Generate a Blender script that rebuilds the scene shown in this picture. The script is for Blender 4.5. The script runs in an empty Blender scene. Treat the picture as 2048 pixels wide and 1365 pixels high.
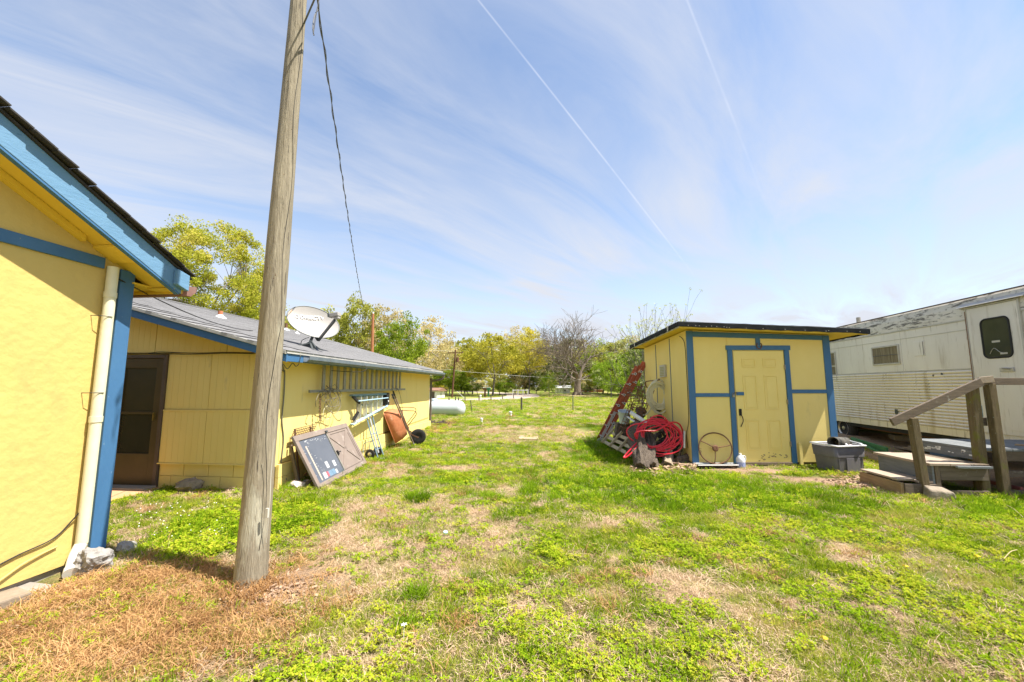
import bpy, bmesh, math, random
import numpy as np
from mathutils import Matrix, Vector, Euler

# ------------------------------------------------------------------ camera, sky, sun, exposure
S = bpy.context.scene
COL = S.collection
PI = math.pi
R = math.radians
CAM_H, CAM_F, CAM_YAW, CAM_PITCH = 1.52, 796.4, R(5.4), math.atan(90/796.4)
cd = bpy.data.cameras.new('camera')
cam = bpy.data.objects.new('camera', cd); COL.objects.link(cam)
cd.sensor_width = 36.0; cd.lens = 36.0*CAM_F/2048; cd.clip_start = .05; cd.clip_end = 2000
cam.location = (0, 0, CAM_H)
cam.rotation_euler = (PI/2+CAM_PITCH, 0, CAM_YAW)
S.camera = cam

SUN_EL, SUN_AZ = R(62), R(-9)      # azimuth of the direction to the sun, from +x towards +y
sl = bpy.data.lights.new('sun', 'SUN'); so = bpy.data.objects.new('sun', sl); COL.objects.link(so)
sl.energy = 3.9; sl.angle = R(.53); sl.color = (1.0, .95, .86)
sd = Vector((math.cos(SUN_EL)*math.cos(SUN_AZ), math.cos(SUN_EL)*math.sin(SUN_AZ), math.sin(SUN_EL)))
so.rotation_euler = sd.to_track_quat('Z', 'Y').to_euler()
so.location = (20, -5, 30)

S.view_settings.view_transform = 'Standard'; S.view_settings.look = 'None'
S.view_settings.gamma = 1; S.view_settings.use_curve_mapping = False
S.view_settings.exposure = 1.45
S.render.engine = 'CYCLES'
S.cycles.max_bounces = 6; S.cycles.diffuse_bounces = 3; S.cycles.transparent_max_bounces = 6

W = bpy.data.worlds.new('World'); S.world = W; W.use_nodes = True
wt = W.node_tree; wt.nodes.clear()
def wn(t, **k):
    n = wt.nodes.new(t)
    for a, b in k.items(): setattr(n, a, b)
    return n
def wl(a, b): wt.links.new(a, b)
def wmath(op, a, b=None, c=None, clamp=False):
    n = wn('ShaderNodeMath', operation=op, use_clamp=clamp)
    for i, v in enumerate((a, b, c)):
        if v is None: continue
        if isinstance(v, (int, float)): n.inputs[i].default_value = v
        else: wl(v, n.inputs[i])
    return n.outputs[0]
sky = wn('ShaderNodeTexSky', sky_type='NISHITA')
sky.sun_disc = False; sky.sun_elevation = SUN_EL; sky.sun_rotation = PI/2-SUN_AZ
sky.air_density = 1.0; sky.dust_density = .1; sky.ozone_density = 2.6; sky.altitude = 100
tc = wn('ShaderNodeTexCoord'); sep = wn('ShaderNodeSeparateXYZ'); wl(tc.outputs['Generated'], sep.inputs[0])
zc = wmath('ADD', wmath('MAXIMUM', sep.outputs[2], 0.0), .06)
cu = wmath('DIVIDE', sep.outputs[0], zc); cv = wmath('DIVIDE', sep.outputs[1], zc)
cmb = wn('ShaderNodeCombineXYZ'); wl(cu, cmb.inputs[0]); wl(cv, cmb.inputs[1])
mp = wn('ShaderNodeMapping'); wl(cmb.outputs[0], mp.inputs[0])
mp.vector_type = 'TEXTURE'; mp.inputs['Rotation'].default_value = (0, 0, R(50)); mp.inputs['Scale'].default_value = (2.6, .75, 1)
mp.inputs['Location'].default_value = (3.1, 1.7, 0)
n1 = wn('ShaderNodeTexNoise'); wl(mp.outputs[0], n1.inputs['Vector'])
n1.inputs['Scale'].default_value = 1.5; n1.inputs['Detail'].default_value = 9; n1.inputs['Roughness'].default_value = .6; n1.inputs['Distortion'].default_value = .7
n2 = wn('ShaderNodeTexNoise'); wl(cmb.outputs[0], n2.inputs['Vector'])
n2.inputs['Scale'].default_value = .55; n2.inputs['Detail'].default_value = 3
veil = wmath('MULTIPLY_ADD', n1.outputs[0], 2.5, -.90, True)
big = wmath('MULTIPLY_ADD', n2.outputs[0], 2.4, -.7, True)
cl = wmath('MULTIPLY', veil, wmath('MULTIPLY_ADD', big, .8, .5))
# low haze brightening towards the horizon
hz = wmath('POWER', wmath('SUBTRACT', 1.0, wmath('MAXIMUM', sep.outputs[2], 0.0)), 4.0)
cl = wmath('ADD', wmath('MULTIPLY', cl, .85), wmath('MULTIPLY', hz, .80), None, True)
cl = wmath('ADD', cl, .08, None, True)
# two contrails: straight lines across the cloud layer
def trail(p, q, w0, w1, amp):
    dx, dy = q[0]-p[0], q[1]-p[1]; L = math.hypot(dx, dy); dx /= L; dy /= L
    a = wmath('SUBTRACT', cu, p[0]); b = wmath('SUBTRACT', cv, p[1])
    t = wmath('ADD', wmath('MULTIPLY', a, dx), wmath('MULTIPLY', b, dy))
    s = wmath('ABSOLUTE', wmath('SUBTRACT', wmath('MULTIPLY', a, dy), wmath('MULTIPLY', b, dx)))
    tt = wmath('DIVIDE', t, L, None, True)
    wd = wmath('MULTIPLY_ADD', tt, w1-w0, w0)
    f = wmath('SUBTRACT', 1.0, wmath('DIVIDE', s, wd), None, True)
    # fades in and out at its ends
    e = wmath('MULTIPLY', wmath('MULTIPLY', wmath('ADD', t, .12), 6, None, True), wmath('MULTIPLY', wmath('SUBTRACT', L, t), .7, None, True))
    nn = wn('ShaderNodeTexNoise'); wl(cmb.outputs[0], nn.inputs['Vector']); nn.inputs['Scale'].default_value = 6; nn.inputs['Detail'].default_value = 4
    br = wmath('MULTIPLY_ADD', nn.outputs[0], 2.2, -.35, True)
    return wmath('MULTIPLY', wmath('MULTIPLY', f, e), wmath('MULTIPLY', br, amp))
def skyuv(px, py):
    th, ps = CAM_PITCH, CAM_YAW
    f = Vector((-math.sin(ps)*math.cos(th), math.cos(ps)*math.cos(th), math.sin(th)))
    r = Vector((math.cos(ps), math.sin(ps), 0)); u = r.cross(f)
    d = (f+r*((px-1024)/CAM_F)+u*((682.5-py)/CAM_F)).normalized()
    return d.x/(d.z+.06), d.y/(d.z+.06)
t1 = trail(skyuv(940, -20), skyuv(1395, 560), .0035, .010, .38)
t2 = trail(skyuv(1370, -10), skyuv(1540, 430), .004, .009, .24)
tr = wmath('ADD', t1, t2, None, True)
tint = wn('ShaderNodeMix', data_type='RGBA', blend_type='MULTIPLY'); tint.inputs[0].default_value = 1; wl(sky.outputs[0], tint.inputs[6]); tint.inputs[7].default_value = (.85, .79, .74, 1)
mix = wn('ShaderNodeMix', data_type='RGBA'); wl(cl, mix.inputs[0]); wl(tint.outputs[2], mix.inputs[6]); mix.inputs[7].default_value = (2.38, 2.48, 2.75, 1)
mix2 = wn('ShaderNodeMix', data_type='RGBA'); wl(tr, mix2.inputs[0]); wl(mix.outputs[2], mix2.inputs[6]); mix2.inputs[7].default_value = (3.3, 3.4, 3.7, 1)
bg = wn('ShaderNodeBackground'); wl(mix2.outputs[2], bg.inputs[0]); bg.inputs[1].default_value = .12
wo = wn('ShaderNodeOutputWorld'); wl(bg.outputs[0], wo.inputs[0])

# ------------------------------------------------------------------ measuring helpers (a photo point on a known plane -> metres)
_f = Vector((-math.sin(CAM_YAW)*math.cos(CAM_PITCH), math.cos(CAM_YAW)*math.cos(CAM_PITCH), math.sin(CAM_PITCH)))
_r = Vector((math.cos(CAM_YAW), math.sin(CAM_YAW), 0)); _u = _r.cross(_f)
def _ray(px, py): return _f+_r*((px-1024)/CAM_F)+_u*((682.5-py)/CAM_F)
def on_z(px, py, z=0.0): d = _ray(px, py); return Vector((0, 0, CAM_H))+d*((z-CAM_H)/d.z)
def on_y(px, py, y): d = _ray(px, py); return Vector((0, 0, CAM_H))+d*(y/d.y)
def on_x(px, py, x): d = _ray(px, py); return Vector((0, 0, CAM_H))+d*(x/d.x)

# ------------------------------------------------------------------ mesh helpers
class MB:
    def __init__(s): s.v = []; s.f = []
    def add(s, vs, fs, M=None):
        o = len(s.v)
        if M is not None: vs = [M @ Vector(p) for p in vs]
        s.v += [tuple(p) for p in vs]; s.f += [tuple(i+o for i in f) for f in fs]; return s
    def box(s, x0, x1, y0, y1, z0, z1, M=None):
        vs = [(x0,y0,z0),(x1,y0,z0),(x1,y1,z0),(x0,y1,z0),(x0,y0,z1),(x1,y0,z1),(x1,y1,z1),(x0,y1,z1)]
        return s.add(vs, [(0,3,2,1),(4,5,6,7),(0,1,5,4),(1,2,6,5),(2,3,7,6),(3,0,4,7)], M)
    def hexa(s, b, t, M=None):
        return s.add(list(b)+list(t), [(0,3,2,1),(4,5,6,7),(0,1,5,4),(1,2,6,5),(2,3,7,6),(3,0,4,7)], M)
    def beam(s, p, q, w, h, up=(0,0,1)):
        p, q = Vector(p), Vector(q); d = (q-p).normalized(); up = Vector(up)
        sx = d.cross(up)
        if sx.length < 1e-4: sx = d.cross(Vector((1,0,0)))
        sx.normalize(); u = sx.cross(d)
        a, b = sx*(w/2), u*(h/2)
        vs = [p-a-b, p+a-b, p+a+b, p-a+b, q-a-b, q+a-b, q+a+b, q-a+b]
        return s.add(vs, [(0,1,2,3)[::-1],(4,5,6,7),(0,1,5,4),(1,2,6,5),(2,3,7,6),(3,0,4,7)])
    def tube(s, pts, r, n=8, closed=False, M=None, cap=True):
        pts = [Vector(p) for p in pts]; m = len(pts)
        rs = r if isinstance(r, (list, tuple)) else [r]*m
        T = []
        for i in range(m):
            if closed: t = pts[(i+1)%m]-pts[i-1]
            else: t = pts[min(i+1, m-1)]-pts[max(i-1, 0)]
            T.append(t.normalized() if t.length > 1e-9 else Vector((0,0,1)))
        ref = Vector((0,0,1)) if abs(T[0].z) < .9 else Vector((1,0,0))
        nx = T[0].cross(ref).normalized(); vs = []
        for i in range(m):
            nx = nx - T[i]*nx.dot(T[i])
            if nx.length < 1e-6: nx = T[i].orthogonal()
            nx.normalize(); ny = T[i].cross(nx)
            for k in range(n):
                a = 2*PI*k/n; vs.append(pts[i]+(nx*math.cos(a)+ny*math.sin(a))*rs[i])
        fs = []
        for i in range(m if closed else m-1):
            j = (i+1) % m
            for k in range(n):
                k2 = (k+1) % n; fs.append((i*n+k, i*n+k2, j*n+k2, j*n+k))
        if cap and not closed:
            fs.append(tuple(range(n))[::-1]); fs.append(tuple((m-1)*n+k for k in range(n)))
        return s.add(vs, fs, M)
    def lathe(s, prof, n=16, M=None):
        vs = []; fs = []
        for r, z in prof:
            for k in range(n):
                a = 2*PI*k/n; vs.append((r*math.cos(a), r*math.sin(a), z))
        for i in range(len(prof)-1):
            for k in range(n):
                k2 = (k+1) % n; fs.append((i*n+k, i*n+k2, (i+1)*n+k2, (i+1)*n+k))
        if prof[0][0] > 1e-5: fs.append(tuple(range(n))[::-1])
        if prof[-1][0] > 1e-5: fs.append(tuple((len(prof)-1)*n+k for k in range(n)))
        return s.add(vs, fs, M)
    def prism(s, poly, a, b, axis='z', M=None):
        n = len(poly)
        def P(u, v, w): return {'z': (u, v, w), 'y': (u, w, v), 'x': (w, u, v)}[axis]
        vs = [P(u, v, a) for u, v in poly]+[P(u, v, b) for u, v in poly]
        fs = [tuple(range(n))[::-1], tuple(range(n, 2*n))]+[(i, (i+1)%n, (i+1)%n+n, i+n) for i in range(n)]
        return s.add(vs, fs, M)
    def quad(s, a, b, c, d): return s.add([a, b, c, d], [(0,1,2,3)])
    def mesh(s, name, mat=None, smooth=False, fix=True):
        me = bpy.data.meshes.new(name); me.from_pydata(s.v, [], s.f)
        if fix and len(s.f) < 20000:
            bm = bmesh.new(); bm.from_mesh(me); bmesh.ops.recalc_face_normals(bm, faces=bm.faces); bm.to_mesh(me); bm.free()
        if mat: me.materials.append(mat)
        if smooth:
            me.polygons.foreach_set('use_smooth', [True]*len(me.polygons))
            try: me.set_sharp_from_angle(angle=R(42))
            except Exception: pass
        me.update(); return me
    def build(s, name, mat, parent=None, smooth=False, bevel=0, loc=None, rot=None, fix=True, label=None):
        o = bpy.data.objects.new(name, s.mesh(name, mat, smooth, fix)); COL.objects.link(o)
        if parent is not None: o.parent = parent
        if loc is not None: o.location = loc
        if rot is not None: o.rotation_euler = rot
        if bevel:
            m = o.modifiers.new('bevel', 'BEVEL'); m.width = bevel; m.segments = 2; m.limit_method = 'ANGLE'; m.angle_limit = R(40)
        if label: o['label'] = label
        return o
def inst(me, name, parent=None, loc=(0,0,0), rot=(0,0,0), scale=None, mat4=None):
    o = bpy.data.objects.new(name, me); COL.objects.link(o)
    if parent is not None: o.parent = parent
    if mat4 is not None: o.matrix_basis = mat4
    else:
        o.location = loc; o.rotation_euler = rot
        if scale: o.scale = scale
    return o
def tag(o, label=None, cat=None, group=None, kind=None):
    if label: o['label'] = label
    if cat: o['category'] = cat
    if group: o['group'] = group
    if kind: o['kind'] = kind
    return o
def thing(name, label, cat, loc=(0,0,0), rz=0.0, group=None):
    o = bpy.data.objects.new(name, None); COL.objects.link(o); o.empty_display_size = .2
    o.location = loc; o.rotation_euler = (0, 0, rz)
    return tag(o, label, cat, group)
def copy_tree(o, parent=None):
    c = o.copy(); COL.objects.link(c)
    if parent is not None: c.parent = parent
    for ch in [x for x in o.children]: copy_tree(ch, c)
    return c
def smoothpath(pts, k=6):
    P = [Vector(p) for p in pts]; out = []
    for i in range(len(P)-1):
        p0 = P[max(i-1, 0)]; p1 = P[i]; p2 = P[i+1]; p3 = P[min(i+2, len(P)-1)]
        for j in range(k):
            t = j/k
            out.append(.5*((2*p1)+(p2-p0)*t+(2*p0-5*p1+4*p2-p3)*t*t+(3*p1-p0-3*p2+p3)*t**3))
    out.append(P[-1]); return out
def sag(p, q, d, k=12):
    p, q = Vector(p), Vector(q)
    return [p.lerp(q, i/k)-Vector((0, 0, d*4*(i/k)*(1-i/k))) for i in range(k+1)]

# ------------------------------------------------------------------ materials
MATS = {}
def mat(name, c1, c2=None, scale=4.0, rough=.7, metal=0.0, bump=0.0, bscale=40.0, stretch=(1,1,1), spots=None, detail=6, spec=.4, mid=.5, width=.25, trans=0.0, emit=None, coord='Object', bdist=.01, bstretch=None):
    if name in MATS: return MATS[name]
    m = bpy.data.materials.new(name); m.use_nodes = True; nt = m.node_tree; nt.nodes.clear()
    N = nt.nodes.new; L = nt.links.new
    out = N('ShaderNodeOutputMaterial'); b = N('ShaderNodeBsdfPrincipled'); L(b.outputs[0], out.inputs[0])
    b.inputs['Roughness'].default_value = rough; b.inputs['Metallic'].default_value = metal
    b.inputs['Specular IOR Level'].default_value = spec
    if trans: b.inputs['Transmission Weight'].default_value = trans
    co = N('ShaderNodeTexCoord'); src = co.outputs[coord]
    mpn = N('ShaderNodeMapping'); L(src, mpn.inputs[0]); mpn.inputs['Scale'].default_value = stretch
    col = None
    if c2 is not None:
        n = N('ShaderNodeTexNoise'); L(mpn.outputs[0], n.inputs['Vector']); n.inputs['Scale'].default_value = scale; n.inputs['Detail'].default_value = detail; n.inputs['Roughness'].default_value = .6
        cr = N('ShaderNodeValToRGB'); L(n.outputs[0], cr.inputs[0])
        cr.color_ramp.elements[0].position = mid-width; cr.color_ramp.elements[0].color = (*c1, 1)
        cr.color_ramp.elements[1].position = mid+width; cr.color_ramp.elements[1].color = (*c2, 1)
        col = cr.outputs[0]
    for sp in (spots or []):
        sc, sscale, thr, soft, sst = sp
        mq = N('ShaderNodeMapping'); L(src, mq.inputs[0]); mq.inputs['Scale'].default_value = sst; mq.inputs['Location'].default_value = (sscale*.37, 1.3, sscale*.11)
        n = N('ShaderNodeTexNoise'); L(mq.outputs[0], n.inputs['Vector']); n.inputs['Scale'].default_value = sscale; n.inputs['Detail'].default_value = 5; n.inputs['Roughness'].default_value = .65
        r = N('ShaderNodeMapRange'); L(n.outputs[0], r.inputs[0]); r.inputs[1].default_value = thr; r.inputs[2].default_value = thr+soft
        mx = N('ShaderNodeMix'); mx.data_type = 'RGBA'; L(r.outputs[0], mx.inputs[0])
        if col is None: mx.inputs[6].default_value = (*c1, 1)
        else: L(col, mx.inputs[6])
        mx.inputs[7].default_value = (*sc, 1); col = mx.outputs[2]
    if col is None: b.inputs['Base Color'].default_value = (*c1, 1)
    else: L(col, b.inputs['Base Color'])
    if bump:
        mb = N('ShaderNodeMapping'); L(src, mb.inputs[0]); mb.inputs['Scale'].default_value = bstretch or stretch
        n = N('ShaderNodeTexNoise'); L(mb.outputs[0], n.inputs['Vector']); n.inputs['Scale'].default_value = bscale; n.inputs['Detail'].default_value = 5
        bp = N('ShaderNodeBump'); L(n.outputs[0], bp.inputs['Height']); bp.inputs['Strength'].default_value = bump; bp.inputs['Distance'].default_value = bdist
        L(bp.outputs[0], b.inputs['Normal'])
    if emit: b.inputs['Emission Color'].default_value = (*emit[0], 1); b.inputs['Emission Strength'].default_value = emit[1]
    MATS[name] = m; return m
def leafmat(name, c1, c2, scale=.8, tr=.45, c3=None):
    if name in MATS: return MATS[name]
    m = bpy.data.materials.new(name); m.use_nodes = True; nt = m.node_tree; nt.nodes.clear(); N = nt.nodes.new; L = nt.links.new
    out = N('ShaderNodeOutputMaterial'); g = N('ShaderNodeNewGeometry'); n = N('ShaderNodeTexNoise'); L(g.outputs['Position'], n.inputs['Vector']); n.inputs['Scale'].default_value = scale; n.inputs['Detail'].default_value = 3
    oi = N('ShaderNodeObjectInfo')
    ad = N('ShaderNodeMath'); ad.operation = 'MULTIPLY_ADD'; L(oi.outputs['Random'], ad.inputs[0]); ad.inputs[1].default_value = .34; L(n.outputs[0], ad.inputs[2])
    ad2 = N('ShaderNodeMath'); ad2.operation = 'MULTIPLY_ADD'; L(g.outputs['Random Per Island'], ad2.inputs[0]); ad2.inputs[1].default_value = .3; L(ad.outputs[0], ad2.inputs[2])
    cr = N('ShaderNodeValToRGB'); L(ad2.outputs[0], cr.inputs[0])
    cr.color_ramp.elements[0].position = .5; cr.color_ramp.elements[0].color = (*c1, 1)
    cr.color_ramp.elements[1].position = 1.05 if c3 is None else .85; cr.color_ramp.elements[1].position = min(1, cr.color_ramp.elements[1].position); cr.color_ramp.elements[1].color = (*c2, 1)
    if c3: e = cr.color_ramp.elements.new(1.0); e.color = (*c3, 1)
    d = N('ShaderNodeBsdfDiffuse'); t = N('ShaderNodeBsdfTranslucent'); L(cr.outputs[0], d.inputs[0]); L(cr.outputs[0], t.inputs[0])
    mx = N('ShaderNodeMixShader'); mx.inputs[0].default_value = tr; L(d.outputs[0], mx.inputs[1]); L(t.outputs[0], mx.inputs[2]); L(mx.outputs[0], out.inputs[0])
    MATS[name] = m; return m

YEL = (.76, .63, .19)
m_stucco = mat('yellow_stucco', (.60,.44,.135), (.64,.475,.155), 1.5, .85, bump=.6, bscale=14, bdist=.012, spots=[((.53,.39,.13), 3.0, .58, .18, (1,1,.5)), ((.50,.38,.17), 25, .68, .05, (1,1,1))])
m_siding = mat('yellow_siding', (.88,.67,.22), (.90,.71,.26), 2, .75, bump=.12, bscale=60, stretch=(3,3,.4), spots=[((.6,.47,.22), 2.2, .63, .15, (2,2,.5))])
m_soffit = mat('yellow_soffit', (.76,.52,.05), (.80,.57,.08), 3, .7, bump=.1, bscale=30, spots=[((.6,.4,.08), 6, .7, .1, (1,1,1))])
m_shed = mat('shed_yellow', (.80,.62,.20), (.85,.68,.25), 1.8, .7, bump=.15, bscale=45, stretch=(1,1,.6), spots=[((.62,.50,.20), 2.5, .62, .2, (1,1,.4)), ((.50,.38,.18), 18, .74, .04, (1,1,.6))])
m_door = mat('shed_door_paint', (.84,.65,.20), (.88,.70,.25), 2.4, .55, bump=.08, bscale=60, spots=[((.55,.42,.18), 14, .72, .06, (1,1,.7))])
m_blue = mat('blue_paint', (.045,.135,.28), (.06,.165,.32), 5, .55, bump=.2, bscale=40, stretch=(1,1,.4), spots=[((.16,.26,.36), 20, .68, .05, (1,1,.5)), ((.30,.30,.28), 34, .73, .03, (1,1,.5))])
m_bluepeel = mat('peeling_blue_paint', (.12,.25,.40), (.145,.285,.44), 5, .6, bump=.35, bscale=18, bdist=.008, stretch=(1,1,3), spots=[((.30,.33,.34), 9, .68, .03, (.6,1,4)), ((.07,.18,.33), 6, .66, .06, (.6,1,5))])
m_pole = mat('weathered_pole', (.17,.14,.095), (.36,.31,.22), 7, .9, bump=.9, bscale=22, bdist=.012, stretch=(6,6,.35), bstretch=(7,7,.3), spots=[((.045,.035,.028), 16, .62, .03, (3,3,.12)), ((.05,.04,.03), 30, .70, .03, (2,2,.6)), ((.44,.41,.31), 3, .6, .1, (1,1,.3))])
m_shingle = mat('asphalt_shingle', (.13,.125,.125), (.24,.235,.235), 30, .95, bump=.5, bscale=180, bdist=.004, spots=[((.30,.29,.28), 3, .58, .2, (1,1,1)), ((.07,.07,.07), 9, .66, .1, (1,1,1))], coord='Object')
m_shingle_dark = mat('shingle_dark', (.03,.027,.025), (.06,.055,.05), 30, .95, bump=.4, bscale=150)
m_drip = mat('drip_edge', (.42,.40,.36), (.55,.53,.48), 6, .5, spots=[((.2,.18,.15), 12, .62, .1, (1,1,1))])
m_gutter = mat('grey_gutter', (.10,.13,.16), (.20,.23,.26), 4, .5, spots=[((.45,.45,.43), 16, .7, .05, (1,.5,1))])
m_brown = mat('brown_paint', (.085,.06,.045), (.13,.095,.075), 4, .6, bump=.1, bscale=50)
m_doorbrown = mat('storm_brown', (.20,.155,.13), (.27,.215,.18), 3, .6, spots=[((.36,.31,.27), 5, .6, .12, (1,1,1))], bump=.1, bscale=40)
m_glassd = mat('dirty_glass', (.085,.095,.12), (.12,.13,.155), 2.5, .5, spots=[((.20,.205,.215), 6, .58, .15, (1,1,1))], spec=.25)
m_screen = mat('dark_screen', (.035,.03,.012), (.055,.045,.02), 3, .5)
m_glassk = mat('dark_glass', (.02,.022,.02), (.03,.032,.028), 3, .08, spec=.6)
m_pvc = mat('white_pvc', (.78,.77,.72), (.70,.68,.60), 3, .45, spots=[((.5,.46,.36), 9, .66, .1, (1,1,1))])
m_pvccream = mat('cream_pvc', (.76,.72,.52), (.68,.64,.44), 6, .5, spots=[((.42,.40,.33), 30, .68, .04, (1,1,.5))], bump=.1)
m_black = mat('black_rubber', (.012,.012,.012), (.025,.024,.023), 8, .7)
m_cable = mat('black_cable', (.015,.014,.013), None, rough=.6)
m_concrete = mat('concrete', (.24,.21,.18), (.34,.31,.27), 7, .95, bump=.5, bscale=45, spots=[((.25,.23,.2), 4, .62, .1, (1,1,1))])
m_rock = mat('grey_rock', (.24,.225,.21), (.36,.34,.315), 6, .95, spec=.1, bump=1, bscale=16, bdist=.03, spots=[((.2,.19,.18), 10, .62, .08, (1,1,1))])
m_rocktan = mat('tan_rock', (.22,.175,.125), (.36,.30,.23), 6, .95, bump=.8, bscale=16, bdist=.03, spots=[((.25,.2,.15), 10, .62, .08, (1,1,1))])
m_rockpink = mat('pale_rock', (.60,.48,.42), (.70,.60,.54), 6, .95, bump=.6, bscale=14, bdist=.03)
m_terra = mat('terracotta', (.40,.13,.06), (.50,.20,.10), 8, .85, bump=.3, spots=[((.55,.4,.32), 9, .66, .1, (1,1,1))])
m_slab = mat('orange_slab', (.52,.27,.14), (.62,.36,.20), 5, .95, bump=.4, bscale=40, spots=[((.4,.3,.2), 6, .62, .1, (1,1,1))])
m_rust = mat('rust_tray', (.42,.13,.05), (.56,.22,.10), 9, .75, bump=.25, bscale=50, spots=[((.25,.08,.04), 12, .62, .1, (1,1,1)), ((.60,.36,.24), 5, .62, .1, (1,1,1))])
m_rustbrown = mat('rusty_iron', (.12,.06,.035), (.22,.11,.06), 20, .85, metal=.1, bump=.3, bscale=80)
m_alu = mat('weathered_aluminium', (.26,.24,.20), (.36,.34,.29), 12, .5, metal=.4, spots=[((.3,.27,.2), 9, .64, .1, (1,1,1))])
m_aluface = mat('aluminium', (.60,.62,.64), (.70,.72,.74), 12, .35, metal=.6)
m_ltblue = mat('light_blue_steel', (.16,.25,.32), (.22,.32,.39), 14, .5, metal=.2, spots=[((.3,.18,.1), 22, .68, .05, (1,1,1))])
m_teal = mat('grey_teal_rail', (.12,.20,.22), (.20,.29,.31), 9, .55)
m_steelblue = mat('blue_ladder_rail', (.36,.55,.68), (.46,.64,.75), 9, .5)
m_dish = mat('dish_grey', (.33,.305,.28), (.39,.365,.335), 4, .45, spots=[((.45,.42,.38), 25, .7, .05, (1,1,1))])
m_dishdk = mat('dish_bracket', (.05,.06,.06), (.09,.10,.10), 12, .5, metal=.2)
m_white = mat('white_paint', (.80,.80,.78), (.74,.73,.70), 5, .5)
m_tank = mat('propane_white', (.50,.55,.58), (.60,.64,.66), 2.2, .4, spots=[((.34,.40,.42), 3, .6, .15, (.6,.6,2))])
m_membrane = mat('black_membrane', (.010,.011,.011), (.02,.022,.022), 4, .7, spec=.15, bump=.5, bscale=9, bdist=.02)
m_fibre = mat('orange_fibreglass', (.27,.055,.025), (.36,.085,.035), 10, .6, spots=[((.58,.34,.26), 7, .62, .08, (1,1,1))])
m_fibgrey = mat('worn_fibreglass', (.34,.30,.30), (.44,.38,.37), 10, .6, spots=[((.42,.12,.06), 9, .6, .1, (1,1,1))])
m_red = mat('red_hose', (.55,.015,.03), (.68,.03,.045), 12, .4)
m_cream = mat('cream_hose', (.62,.58,.40), (.72,.68,.50), 9, .5, spots=[((.42,.44,.22), 16, .64, .06, (1,1,1))])
m_wood = mat('weathered_wood', (.11,.08,.055), (.23,.175,.12), 7, .9, bump=.8, bscale=30, bdist=.006, stretch=(7,7,.6), spots=[((.07,.055,.04), 14, .66, .06, (4,4,.5)), ((.36,.33,.28), 8, .62, .1, (1,1,1))])
m_woodH = mat('weathered_wood_long', (.10,.075,.055), (.21,.16,.115), 7, .9, bump=.8, bscale=30, bdist=.006, stretch=(.6,7,7), spots=[((.07,.055,.04), 14, .66, .06, (.5,4,4)), ((.38,.35,.30), 8, .62, .1, (1,1,1))])
m_woodY = mat('weathered_wood_deep', (.16,.125,.09), (.30,.24,.17), 7, .9, bump=.8, bscale=30, bdist=.006, stretch=(7,.6,7), spots=[((.07,.055,.04), 14, .66, .06, (4,.5,4)), ((.38,.34,.28), 8, .62, .1, (1,1,1))])
m_mosswood = mat('mossy_post', (.10,.07,.035), (.20,.15,.08), 8, .95, bump=1, bscale=26, bdist=.01, stretch=(5,5,.6), spots=[((.15,.14,.03), 5, .56, .1, (1,1,.6)), ((.42,.42,.38), 40, .66, .05, (1,1,1)), ((.06,.05,.035), 16, .64, .06, (4,4,.5))])
m_tread = mat('pale_tread', (.32,.245,.18), (.44,.35,.27), 6, .9, bump=.5, bscale=24, stretch=(6,.6,6), spots=[((.3,.24,.2), 8, .62, .08, (4,.6,4))])
m_greywash = mat('grey_stained_wood', (.13,.14,.145), (.22,.23,.235), 5, .85, bump=.5, bscale=26, stretch=(.8,.8,6), spots=[((.36,.36,.35), 9, .68, .05, (1,1,1))])
m_green = mat('green_paint', (.03,.15,.06), (.06,.20,.09), 6, .6, spots=[((.3,.35,.25), 14, .68, .06, (1,1,1))])
m_bark = mat('grey_bark', (.12,.10,.085), (.24,.21,.18), 6, .95, bump=1, bscale=16, bdist=.03, stretch=(4,4,.6))
m_barkpale = mat('pale_twigs', (.34,.30,.27), (.46,.42,.38), 2, .9)
m_log = mat('rotten_log', (.045,.032,.022), (.19,.15,.115), 11, .95, bump=1, bscale=14, bdist=.03, stretch=(4,4,.8), spots=[((.04,.03,.025), 9, .58, .08, (3,3,.8)), ((.36,.31,.26), 12, .64, .06, (3,3,.8))])
m_logend = mat('cut_log_end', (.34,.22,.12), (.48,.34,.2), 12, .9, bump=.4)
m_dirt = mat('bark_mulch', (.30,.19,.12), (.46,.32,.22), 30, .95, bump=.8, bscale=60)
m_tote = mat('grey_plastic', (.13,.125,.14), (.17,.16,.175), 3, .45, spots=[((.24,.21,.2), 4, .6, .15, (1,1,.4))])
m_toteL = mat('pale_plastic', (.66,.66,.68), (.74,.74,.76), 5, .4)
m_trail = mat('trailer_aluminium', (.64,.61,.57), (.77,.74,.70), 1.4, .5, metal=.15, stretch=(1,1,.35), spots=[((.40,.35,.28), 2.4, .56, .2, (2.2,2.2,.22)), ((.22,.18,.14), 7, .62, .12, (3,3,.25))], bump=.05, bscale=3)
m_trailrib = mat('trailer_cream_ribs', (.68,.61,.51), (.80,.74,.65), 1.2, .4, metal=.25, stretch=(1,1,.35), spots=[((.40,.31,.15), 1.6, .54, .16, (2,2,.18)), ((.20,.15,.08), 4.5, .61, .10, (3,3,.3)), ((.74,.68,.6), 3, .60, .12, (3,3,.12))])
m_trailroof = mat('trailer_roof_band', (.58,.55,.50), (.68,.65,.60), 2, .6, spots=[((.14,.13,.115), 2.8, .54, .05, (.8,.6,3.5)), ((.3,.28,.25), 7, .55, .1, (1,1,2))])
m_seam = mat('seam_trim', (.42,.40,.36), (.56,.54,.50), 6, .5, metal=.3)
m_tyre = mat('tyre_rubber', (.018,.017,.016), (.035,.033,.03), 8, .85, bump=.3)
m_chrome = mat('dull_chrome', (.50,.46,.38), (.62,.58,.5), 12, .3, metal=.8)
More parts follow.
